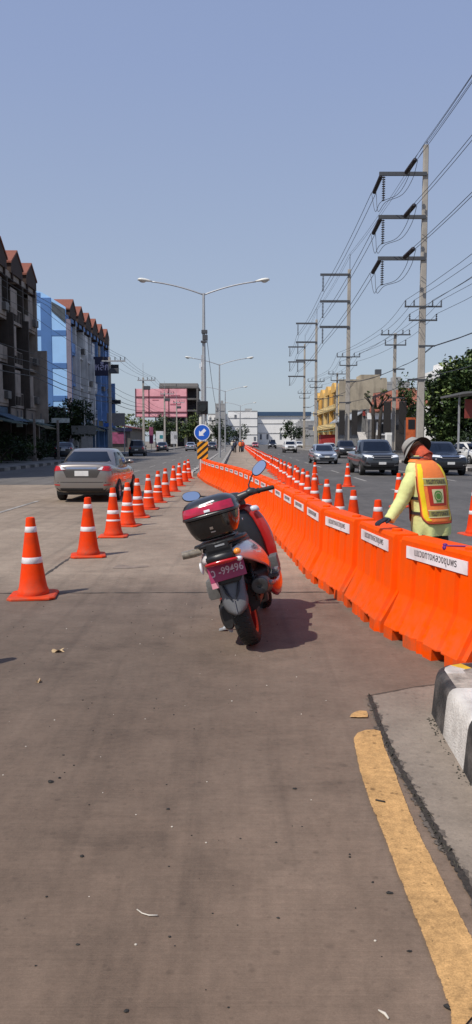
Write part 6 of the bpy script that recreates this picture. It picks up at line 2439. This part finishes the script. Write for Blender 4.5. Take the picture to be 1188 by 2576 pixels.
    # low roof behind the gables
    mb = MB().loft([[(-12.0, -.1, H_ + .2), (-1.2, -.1, H_ + .2), (-3.6, -.1, H_ + 1.9), (-9.4, -.1, H_ + 1.9)], [(-12.0, n * w + .1, H_ + .2), (-1.2, n * w + .1, H_ + .2), (-3.6, n * w + .1, H_ + 1.9), (-9.4, n * w + .1, H_ + 1.9)]])
    mb.build('roof', TILE, b)
    return b


shophouse_row('shophouse_terrace', 'shaded brown grey four storey terrace with gabled tile roofs at the left edge', -16.0, 27.2, 9, 3.95, 3, 13.0, [WALLP], seed=4, back=mat('recess_shade', (0.028, 0.023, 0.02), 0.9, var=0.3), fin=mat('wall_blackish_brown', (0.06, 0.048, 0.04), 0.9, var=0.35, scale=0.8, streak=0.6, dark=(0.025, 0.02, 0.017)))  # back wall colour holds the recess shade; fin walls plain blackish brown
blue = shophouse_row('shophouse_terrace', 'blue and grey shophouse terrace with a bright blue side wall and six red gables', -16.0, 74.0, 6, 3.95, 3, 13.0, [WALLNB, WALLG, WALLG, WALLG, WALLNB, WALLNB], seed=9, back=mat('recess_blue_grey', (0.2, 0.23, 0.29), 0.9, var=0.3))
# side wall that looks at the camera: light blue panels between darker bands
mb = MB().prism([(-13.2, 0), (0, 0), (0, 14.1), (-1.43, 15.0), (-2.2, 15.45), (-3.0, 15.7), (-13.2, 15.5)], -0.17, -0.01)
sw = mb.build('side_wall', WALLBL, blue)
for x0, x1, z0, z1 in ((-2.35, -1.38, 0, 14.95), (-5.6, -4.6, 0, 15.4), (-8.8, -7.9, 0, 15.4)):
    mb = MB().box(((x0 + x1) / 2, -0.19, (z0 + z1) / 2), (x1 - x0, 0.05, z1 - z0))
    mb.build('column_band', BANDBL, sw)
for z in (5.6, 8.66, 11.7, 14.95):
    for x0, x1 in ((-1.375, 0.0), (-4.595, -2.355), (-7.895, -5.605)):
        if z > 14 and x1 > -1:
            continue
        mb = MB().box(((x0 + x1) / 2, -0.186, z), (x1 - x0, 0.042, 0.5 if z < 14 else 0.9))
        mb.build('beam_band', BANDBL, sw)
mb = MB().box((0.22, -0.06, 6.5), (0.44, 0.22, 13.0))
mb.build('corner_fin', mat('fin_mauve', (0.22, 0.2, 0.26), 0.8, var=0.15, streak=0.4), blue)
mb = MB().prism([(-0.05, 12.6), (-0.05, 13.9), (-1.3, 14.6), (-1.3, 13.7)], -0.23, -0.185)
mb.build('louvre_panel', mat('louvre_grey', (0.06, 0.075, 0.09), 0.7, var=0.3, scale=3), blue)

t = thing('lean_to_shed', 'low dark lean to shed at the foot of the light blue side wall', 'shed', (-20.0, 70.5, 0))
mb = MB().box((0, 0, 2.2), (8.4, 3.6, 4.4))
mb.build('wall', mat('shed_dark', (0.022, 0.022, 0.024), 0.85, var=0.4, scale=0.8), t)
mb = MB().box((0, -0.3, 4.5), (8.8, 4.6, 0.14))
mb.build('roof', ARM, t)
mb = MB().box((2.4, -1.85, 1.4), (1.6, 0.12, 2.6))
mb.build('door', SHUT, t)
mb = MB().box((2.6, -1.9, 3.3), (2.2, 0.1, 0.4))
mb.build('shop_sign', mat('sign_dim_white', (0.3, 0.34, 0.34), 0.6, var=0.4, scale=3), t)

# projecting shop sign on the blue terrace
SIGNNAVY = mat('sign_navy', (0.012, 0.014, 0.05), 0.5)
t = thing('shop_sign', 'dark navy projecting sign with pale Thai letters on the blue terrace', 'sign', (-15.1, 87.4, 9.9))
mb = MB().box((0, 0, 0), (2.1, 0.2, 2.1))
pn = mb.build('panel', SIGNNAVY, t, bevel=0.02, seg=1)
text_obj('เหล็ก', 0.8, mat('sign_lilac', (0.45, 0.43, 0.6), 0.5), pn, frame((0, -0.105, 0.02), (1, 0, 0), (0, 0, 1)), bold=0.012, width=1.75, height=0.95)
mb = MB().box((-0.95, 0.0, 1.15), (0.1, 0.1, 0.4)).box((-1.0, 0, -1.15), (0.1, 0.1, 0.4))
mb.build('bracket', ARM, t)
for k, (y, z, l) in enumerate(((95.2, 10.6, 'small black sign box jutting from the far end of the blue terrace, upper one'), (96.5, 6.4, 'small black sign box jutting from the far end of the blue terrace, lower one'))):
    t = thing('shop_sign', l, 'sign', (-15.2, y, z))
    mb = MB().box((0.2, 0, 0), (1.4, 0.2, 0.5))
    mb.build('panel', BLACKP, t)
    mb = MB().box((-0.7, 0, 0.1), (0.5, 0.08, 0.08))
    mb.build('bracket', ARM, t)

# low lean-to shops after the blue terrace
t = thing('market_shed', 'low dark shop shed with a dull red roof after the blue terrace', 'building', (-18.0, 112, 0))
mb = MB().box((0, 6, 1.7), (6, 16, 3.4))
mb.build('wall', SHUT, t)
mb = MB().loft([[(-3.2, -2.5, 4.6), (3.9, -2.5, 3.3), (3.9, -2.5, 3.42), (-3.2, -2.5, 4.72)], [(-3.2, 14.5, 4.6), (3.9, 14.5, 3.3), (3.9, 14.5, 3.42), (-3.2, 14.5, 4.72)]])
mb.build('roof', mat('roof_dull_red', (0.16, 0.05, 0.05), 0.8, var=0.25), t)
mb = MB().box((1.2, -2.2, 2.0), (2.2, 0.1, 1.6))
mb.build('banner', mat('banner_pink', (0.26, 0.06, 0.13), 0.7, var=0.4, scale=2), t)
mb = MB().box((2.2, -2.4, 3.2), (2.2, 0.12, 0.5))
mb.build('shop_sign', SIGNNAVY, t)

for k, (x, y, z, w_, h_, c_, l) in enumerate((
        (-14.9, 58.0, 3.0, 1.1, 0.35, (0.5, 0.55, 0.55), 'small pale lit sign strip under the awnings of the brown terrace'),
        (-15.2, 54.5, 2.9, 0.4, 0.7, (0.4, 0.45, 0.42), 'small upright pale sign under the awnings of the brown terrace'),
        (-14.8, 65.5, 3.3, 1.5, 0.4, (0.5, 0.55, 0.53), 'pale green sign strip at the foot of the blue side wall'))):
    t = thing('shop_sign', l, 'sign', (x, y, z))
    mb = MB().box((0, 0, 0), (w_, 0.1, h_))
    mb.build('panel', mat('sign_pale_%d' % k, c_, 0.5, var=0.35, scale=5), t)
    for s in (-1, 1):
        MB().box((s * w_ * 0.3, 0.06, h_ * 0.5 + 0.2), (0.05, 0.05, 0.5)).build('hanger', ARM, t)
for x, l in ((-14.3, 'pale column standing in the shade before the brown terrace, nearer one'), (-13.6, 'pale column standing in the shade left of the sedan roof')):
    t = thing('column', l, 'column', (x, 55.0 + (x + 14.3) * 6, 0.15))
    MB().box((0, 0, 1.5), (0.15, 0.15, 3.0)).build('shaft', WALLB, t)
    MB().box((0, 0, 0.1), (0.34, 0.34, 0.2)).build('base', WALLB, t)

# street signs on the left pavement
t = thing('direction_sign', 'grey backed sign panel on two thin posts left above the sedan roof', 'road sign', (-12.75, 66, 0))
for dx in (-0.15, 0.75):
    mb = MB().lathe([(0.05, 0), (0.05, 5.2)], 8, Matrix.Translation((dx, 0.1, 0)))
    mb.build('post', STEEL, t)
mb = MB().box((-0.2, 0, 2.5), (2.1, 0.05, 0.75))
mb.build('panel', mat('sign_back_grey', (0.16, 0.16, 0.15), 0.6, var=0.2), t)
mb = MB().box((0.05, 0.02, 1.35), (1.0, 0.05, 1.2))
mb.build('notice_board', mat('notice_pale', (0.3, 0.29, 0.28), 0.7, var=0.3, scale=4), t)
t = thing('advertising_board', 'pale grey board over a small blue sign beside the left utility pole', 'billboard', (-13.4, 86, 0))
mb = MB().box((0.1, 0, 3.95), (2.0, 0.1, 1.4))
mb.build('panel', mat('board_pale', (0.22, 0.21, 0.21), 0.7, var=0.2), t)
mb = MB().box((-0.75, -0.1, 3.35), (1.0, 0.08, 0.4))
mb.build('blue_sign', mat('small_blue', (0.03, 0.12, 0.5), 0.5, var=0.2), t)
mb = MB().box((-0.8, 0.1, 2.3), (0.1, 0.1, 4.6)).box((1.0, 0.1, 2.3), (0.1, 0.1, 4.6))
mb.build('post', STEEL, t)
gB = 'white banners by the far left kerb'
for x, y, w, h_, m_, l in ((-13.9, 127, 0.5, 3.0, 'pink', 'narrow pink banner standing by the far left kerb'), (-12.4, 126, 0.95, 2.3, 'white', 'white banner with a teal patch by the far left kerb'), (-10.4, 130, 0.85, 2.3, 'pale', 'pale poster board on one post by the far left kerb')):
    t = thing('banner_stand', l, 'banner', (x, y, 0), 0, gB)
    mb = MB().box((0, 0, 1.0 + h_ / 2), (w * 1.3, 0.06, h_ * 0.9))
    p_ = mb.build('panel', mat('banner_' + m_, {'pink': (0.5, 0.1, 0.13), 'white': (0.6, 0.62, 0.63), 'pale': (0.5, 0.5, 0.5)}[m_], 0.6, var=0.2, scale=1.5), t)
    if m_ != 'pink':
        mb = MB().box((0.25, -0.045, 1.0 + h_ * 0.55), (w * 0.55, 0.02, h_ * 0.25))
        mb.build('picture', mat('banner_teal' if m_ == 'white' else 'banner_grey', (0.03, 0.25, 0.28) if m_ == 'white' else (0.25, 0.25, 0.26), 0.6, var=0.3, scale=3), p_)
    mb = MB().box((0, 0.06, 0.9), (0.08, 0.08, 1.8))
    mb.build('post', STEEL, t)

# pink billboard and the dark unfinished block behind it
PINK = mat('billboard_pink', (0.78, 0.36, 0.40), 0.7, var=0.12, scale=0.5, dark=(0.66, 0.25, 0.29), dscale=0.6)
PINKD = mat('billboard_frame', (0.12, 0.025, 0.04), 0.7)
t = thing('billboard', 'large faded pink billboard with a dark red frame grid', 'billboard', (-19.2, 200, 0))
mb = MB().box((0, 0, 11.3), (13.2, 0.3, 7.3))
pn = mb.build('panel', PINK, t)
mb = MB()
for x in (-6.6, -3.2, 1.9, 6.6):
    mb.box((x, -0.22, 11.3), (0.2, 0.1, 7.4))
for z in (7.75, 9.0, 12.9):
    mb.box((0, -0.27, z), (13.2, 0.1, 0.26))
mb.build('frame', PINKD, t)
for x, z, w_, h_ in ((3.6, 11.0, 2.6, 0.3), (3.2, 11.5, 0.25, 0.7), (4.9, 11.4, 0.2, 0.6), (0.2, 13.4, 0.9, 0.25), (3.6, 13.3, 2.4, 0.16), (-1.5, 12.1, 1.6, 0.14), (0.4, 8.4, 2.6, 0.22)):
    mb = MB().box((x, -0.19, z), (w_, 0.04, h_))
    mb.build('faded_print', mat('billboard_print', (0.45, 0.13, 0.17), 0.7), pn)
mb = MB()
for x in (-5.5, -1.5, 3, 6):
    mb.box((x, 0.5, 4), (0.35, 0.35, 8.2))
mb.build('post', ARM, t)

DKC = mat('block_dark_concrete', (0.13, 0.125, 0.12), 0.9, var=0.2, scale=0.4, streak=0.5)
t = thing('concrete_block', 'dark bare concrete block rising behind the pink billboard', 'building', (-15.4, 212, 0))
mb = MB()
for k in range(5):
    mb.box((0, 4, 3.6 + k * 3.1), (10.6, 13, 0.45))
mb.build('floor_slab', DKC, t)
mb = MB()
for x in (-5, -1.5, 2, 5):
    mb.box((x, -2.2, 8.1), (0.5, 0.5, 15.6))
mb.build('column', DKC, t)
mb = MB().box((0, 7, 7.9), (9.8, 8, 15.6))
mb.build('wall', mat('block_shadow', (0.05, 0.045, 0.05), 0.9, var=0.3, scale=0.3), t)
mb = MB().box((0.4, 1, 16.6), (9.4, 6, 1.0)).box((-3, -1.9, 16.7), (4.5, 0.5, 0.8))
mb.build('roof_structure', mat('roof_grey', (0.2, 0.19, 0.18), 0.9, var=0.25), t)
t = thing('radio_mast', 'thin red and white radio mast beside the nearest lamp pole', 'mast', (-10.2, 232, 0))
mb = MB()
for k in range(3):
    a = k * 2.1
    mb.tube([(0.5 * math.cos(a), 0.5 * math.sin(a), 0), (0.15 * math.cos(a), 0.15 * math.sin(a), 27)], 0.07, 5)
for k in range(12):
    z = 2 + k * 2.1
    s = 0.5 - 0.35 * z / 27
    mb.box((0, 0, z), (s * 2, s * 2, 0.1))
mb.build('lattice', mat('mast_pale', (0.45, 0.36, 0.34), 0.6, var=0.3, scale=0.4), t)
mb = MB()
for k in range(4):
    mb.box((0.5 * math.cos(k * 1.6), 0.5 * math.sin(k * 1.6), 23 + 0.4 * k), (0.25, 0.25, 1.4))
mb.build('antenna', SIGNWHITE, t)

# ------------------------------------------------------------------ far end of the road
FARW = mat('far_white', (0.78, 0.77, 0.75), 0.85, var=0.06, scale=0.15, streak=0.15, dark=(0.55, 0.55, 0.54))  # far surfaces kept paler: distance haze is put into their colours
FARG = mat('far_grey', (0.3, 0.3, 0.3), 0.85, var=0.12, scale=0.15, streak=0.3)
FARD = mat('far_dark', (0.12, 0.13, 0.15), 0.7, var=0.2, scale=0.3)
BLUER = mat('roof_steel_blue', (0.035, 0.075, 0.14), 0.6, var=0.15, scale=0.2)


def far_block(name, label, loc, sx, sy, h, m, cols, rows_, roof=None, wz=0.5):
    t = thing(name, label, 'building', loc)
    mb = MB().box((0, sy / 2, h / 2), (sx, sy, h))
    mb.build('wall', m, t)
    mb = MB()
    for z in [h * (k + 1) / (rows_ + 1) for k in range(rows_)]:
        mb.box((0, -0.1, z + 0.9), (sx * 0.99, 0.2, 0.18))
    mb.build('ledge', FARG, t)
    for r_ in range(rows_):
        for c in range(cols):
            if rng.random() < 0.45:
                mb = MB().box((-sx / 2 + sx * (c + 0.5) / cols, -0.06, h * (r_ + 0.55) / (rows_)), (sx / cols * wz, 0.12, h / rows_ * 0.36))
                mb.build('window', FARD, t)
    if roof:
        mb = MB().box((0, sy / 2 - 0.4, h + 0.9), (sx * 1.02, sy + 0.8, 1.8))
        mb.build('roof', roof, t)
    else:
        mb = MB().box((0, 0.15, h + 0.25), (sx * 1.01, 0.4, 0.5)).box((sx * 0.2, sy * .5, h + 0.9), (sx * 0.25, 3, 1.8))
        mb.build('parapet', FARG, t)
    return t


far_block('mall_building', 'long pale mall with a dark blue roof edge closing the street', (21.8, 352, 0), 24, 30, 13.0, FARW, 8, 2, BLUER, 0.3)
far_block('office_block', 'pale block with grey ledges left of the blue roofed mall', (3.0, 346, 0), 13, 20, 14.6, FARW, 6, 3, None, 0.45)
far_block('office_block', 'grey white block with a square dark tower, left in the far row', (-8.0, 338, 0), 8.5, 20, 13.0, FARW, 4, 3, None, 0.4)
far_block('stair_tower', 'small square grey tower on top of the far left block', (-6.8, 330, 0), 4.0, 6, 17.0, FARG, 2, 4, None, 0.3)
far_block('office_block', 'low pale shops below the yellow building at the far right', (32, 300, 0), 16, 12, 9, FARG, 5, 2, None, 0.5)
far_block('office_block', 'pale grey building top between the brown side wall and the orange tiled roof', (33.5, 165, 0), 6.5, 10, 13.6, FARG, 3, 3, None, 0.5)

# ------------------------------------------------------------------ right side buildings
YW = mat('wall_yellow', (0.72, 0.54, 0.25), 0.85, var=0.12, scale=0.6, streak=0.35, dark=(0.25, 0.15, 0.06))
YO = mat('wall_orange', (0.6, 0.36, 0.10), 0.85, var=0.12, scale=0.6)
BW = mat('wall_weathered', (0.36, 0.31, 0.235), 0.95, var=0.2, scale=0.5, streak=0.45, dark=(0.09, 0.078, 0.065))
t = thing('yellow_shophouse', 'weathered yellow three storey shophouses with orange arches and a bare brown side wall', 'building', (16, 121, 0))
mb = MB().box((3.75, 17, 5.3), (7.3, 34, 10.6))
mb.build('wall', YW, t)
mb = MB().box((3.7, -0.12, 5.55), (7.4, 0.2, 11.1)).box((4.9, 2.5, 11.2), (3.0, 4.6, 1.3)).box((7.0, 1.5, 10.9), (0.7, 3, 0.9))
mb.build('side_wall', BW, t)
mb = MB().box((6.2, 1.0, 12.2), (0.9, 0.9, 1.0))
mb.build('water_tank', ARM, t)
for i in range(4):
    yc = 4.25 + i * 8.4
    mb = MB()
    P = [(yc - 2.6, 9.3), (yc - 2.6, 9.6)] + [(yc - 2.6 * math.cos(PI * k / 10), 9.7 + 1.2 * math.sin(PI * k / 10)) for k in range(11)] + [(yc + 2.6, 9.6), (yc + 2.6, 9.3)]
    mb.prism(P, -0.45, 0.2, Matrix(((0, 0, 1, 0), (1, 0, 0, 0), (0, 1, 0, 0), (0, 0, 0, 1))))
    mb.build('arch', YO, t)
    mb = MB()
    for z in (3.7, 6.6):
        mb.box((-0.3, yc, z), (0.7, 8.0, 0.22))
        mb.box((-0.6, yc, z + 0.4), (0.1, 7.8, 0.65))
    mb.build('balcony', YW, t)
    mb = MB().box((-0.2, yc - 4.1, 5.0), (0.5, 0.5, 10.0))
    mb.build('party_wall', YO if i % 2 else YW, t)
    for z in (1.6, 5.3, 8.2):
        for s in (-1, 1):
            mb = MB().box((0.04, yc + s * 1.9, z), (0.16, 2.5, 2.0))
            mb.build('window', WINDOW, t)

t = thing('tiled_house', 'low house with an orange red tiled roof and white gable behind the poles', 'house', (17.6, 84, 0))
mb = MB().box((0, 5, 2.5), (5.6, 10, 5.0))
mb.build('wall', mat('house_grey', (0.2, 0.19, 0.18), 0.9, var=0.2, streak=0.4), t)
mb = MB().loft([[(-3.4, -1.2, 4.7), (3.2, -1.2, 5.5), (2.6, 4.4, 7.6), (-2.0, 4.4, 7.0)], [(-3.4, -1.2, 4.55), (3.2, -1.2, 5.35), (2.6, 4.4, 7.45), (-2.0, 4.4, 6.85)]])
mb.build('roof', mat('roof_orange_tile', (0.25, 0.08, 0.045), 0.8, var=0.25, scale=2, bump=0.3), t)
mb = MB().box((-2.2, -0.6, 4.25), (2.6, 0.2, 0.7))
mb.build('fascia', FARW, t)
mb = MB().box((-1.9, -0.08, 2.9), (1.0, 0.16, 1.4))
f = mb.build('window', FARW, t)
mb = MB().box((-1.9, -0.18, 2.9), (0.6, 0.04, 1.0))
mb.build('pane', WINDOW, f)
for k, (x, z, w_, h_, c_) in enumerate(((0.2, 2.0, 1.7, 2.6, (0.03, 0.025, 0.022)), (2.0, 1.6, 1.1, 2.4, (0.35, 0.1, 0.04)), (1.9, 3.7, 1.5, 0.6, (0.4, 0.38, 0.33)))):
    MB().box((x, -0.1, z), (w_, 0.2, h_)).build('shop_front', mat('house_colour_%d' % k, c_, 0.6, var=0.4, scale=3), t)
t = thing('shop_house', 'dark shop with pale awnings between the tall pole and the cut back tree', 'shop', (14.9, 92, 0))
mb = MB().box((2.2, 8, 2.6), (5.2, 22, 5.2))
mb.build('wall', mat('shop_wall_grey', (0.17, 0.17, 0.17), 0.9, var=0.25, streak=0.4), t)
mb = MB().loft([[(-1.6, -3, 4.0), (0, -3, 5.1), (0, -3, 5.25), (-1.6, -3, 4.15)], [(-1.6, 18, 4.0), (0, 18, 5.1), (0, 18, 5.25), (-1.6, 18, 4.15)]])
mb.build('awning', mat('awning_pale', (0.3, 0.32, 0.34), 0.7, var=0.2), t)
mb = MB().box((1.0, -3.1, 3.4), (1.5, 0.1, 2.6))
mb.build('window', mat('glass_blue', (0.07, 0.1, 0.14), 0.2), t)
mb = MB().loft([[(-1.0, -4.6, 1.7), (1.6, -4.6, 1.7), (1.6, -3.1, 2.6), (-1.0, -3.1, 2.6)], [(-1.0, -4.6, 1.62), (1.6, -4.6, 1.62), (1.6, -3.1, 2.52), (-1.0, -3.1, 2.52)]])
mb.build('shop_canopy', mat('canopy_white', (0.42, 0.40, 0.38), 0.7, var=0.2), t)
for k, (x, z, w_, h_, c_) in enumerate(((0.4, 4.7, 1.6, 0.5, (0.35, 0.05, 0.04)), (2.6, 3.6, 1.5, 0.9, (0.5, 0.5, 0.46)), (3.9, 2.2, 0.9, 1.6, (0.05, 0.09, 0.2)), (2.4, 1.6, 1.2, 1.8, (0.02, 0.02, 0.02)), (4.2, 4.4, 1.0, 0.8, (0.3, 0.2, 0.05)))):
    MB().box((x, -3.12, z), (w_, 0.14, h_)).build('shop_sign', mat('shop_colour_%d' % k, c_, 0.6, var=0.4, scale=3), t)
t = thing('market_stall', 'red fronted stall with a green canopy below the yellow shophouses', 'stall', (14.4, 124, 0))
mb = MB().box((0.3, 0, 1.3), (2.6, 3, 2.6))
mb.build('counter', mat('stall_red', (0.35, 0.03, 0.03), 0.7, var=0.3), t)
mb = MB().loft([[(-1.6, -2, 2.9), (2, -2, 3.3), (2, -2, 3.4), (-1.6, -2, 3.0)], [(-1.6, 2, 2.9), (2, 2, 3.3), (2, 2, 3.4), (-1.6, 2, 3.0)]])
mb.build('canopy', mat('canopy_green', (0.15, 0.25, 0.17), 0.7), t)

gbn = 'black banners hung on the right poles'
for x, y, l in ((12.75, 65.5, 'black banner left of the shorter utility pole'), (14.05, 65.5, 'black banner right of the shorter utility pole'), (11.4, 83.5, 'black banner left of the second tall pole'), (12.75, 83.5, 'black banner right of the second tall pole')):
    t = thing('pole_banner', l, 'banner', (x, y, 0), 0, gbn)
    mb = MB().box((0, 0, 3.55), (0.62, 0.05, 2.6))
    mb.build('panel', mat('banner_black', (0.02, 0.017, 0.016), 0.7, var=0.3), t)
    mb = MB().box((0.0, 0.05, 4.9), (0.7, 0.04, 0.05)).box((0, 0.05, 2.2), (0.7, 0.04, 0.05)).box((0.29, 0.06, 1.2), (0.04, 0.04, 2.4))
    mb.build('frame', ARM, t)
t = thing('orange_notice', 'orange red poster panel left of the nearest tall pole base', 'poster', (12.95, 57.5, 0))
mb = MB().box((0, 0, 2.0), (0.72, 0.06, 2.6))
p_ = mb.build('panel', mat('poster_orange', (0.5, 0.1, 0.025), 0.7, var=0.35, scale=2), t)
mb = MB().box((0.05, -0.045, 2.8), (0.5, 0.02, 0.7))
mb.build('picture', BLACKP, p_)
mb = MB().box((0.4, 0.05, 1.5), (0.08, 0.08, 3.2)).box((-0.4, 0.05, 1.5), (0.08, 0.08, 3.2))
mb.build('post', ARM, t)
t = thing('white_cabinet', 'small white roadside cabinet beside the shorter utility pole', 'cabinet', (12.6, 64.0, 0.15))
mb = MB().box((0, 0, 1.1), (0.5, 0.5, 2.0))
mb.build('cabinet_body', FARW, t, bevel=0.03)
mb = MB().box((0, -0.26, 1.1), (0.4, 0.03, 1.7))
mb.build('door', WHITEPLATE, t)

# canopy and brown sign at the right edge, pale house above the trees
t = thing('roadside_canopy', 'flat grey canopy roof and brown red sign panel at the right edge', 'canopy', (13.0, 45.5, 0))
mb = MB().loft([[(0, -1, 4.25), (6, -1, 4.75), (6, -1, 4.87), (0, -1, 4.37)], [(0, 4, 4.25), (6, 4, 4.75), (6, 4, 4.87), (0, 4, 4.37)]])
mb.build('roof', mat('canopy_grey', (0.12, 0.12, 0.12), 0.6, var=0.2), t)
mb = MB().box((0.35, 1.0, 2.15), (0.1, 0.1, 4.3)).box((5.5, 1.0, 2.3), (0.1, 0.1, 4.6))
mb.build('post', STEEL, t)
mb = MB().box((1.2, 0.2, 3.45), (1.5, 0.12, 1.1))
mb.build('sign_panel', mat('sign_brown_red', (0.2, 0.03, 0.02), 0.6, var=0.2), t)
t = thing('white_house', 'pale building top showing above the dark trees at the right', 'building', (30.4, 112, 0))
mb = MB().box((0, 5, 5.9), (3.4, 10, 11.8)).box((0.4, 4, 12.3), (2.0, 4, 1.2))
mb.build('wall', FARW, t)
for z in (3, 6, 9.5):
    for x in (-1.4, 1.2):
        mb = MB().box((x, -0.06, z), (1.2, 0.12, 1.4))
        mb.build('window', WINDOW, t)
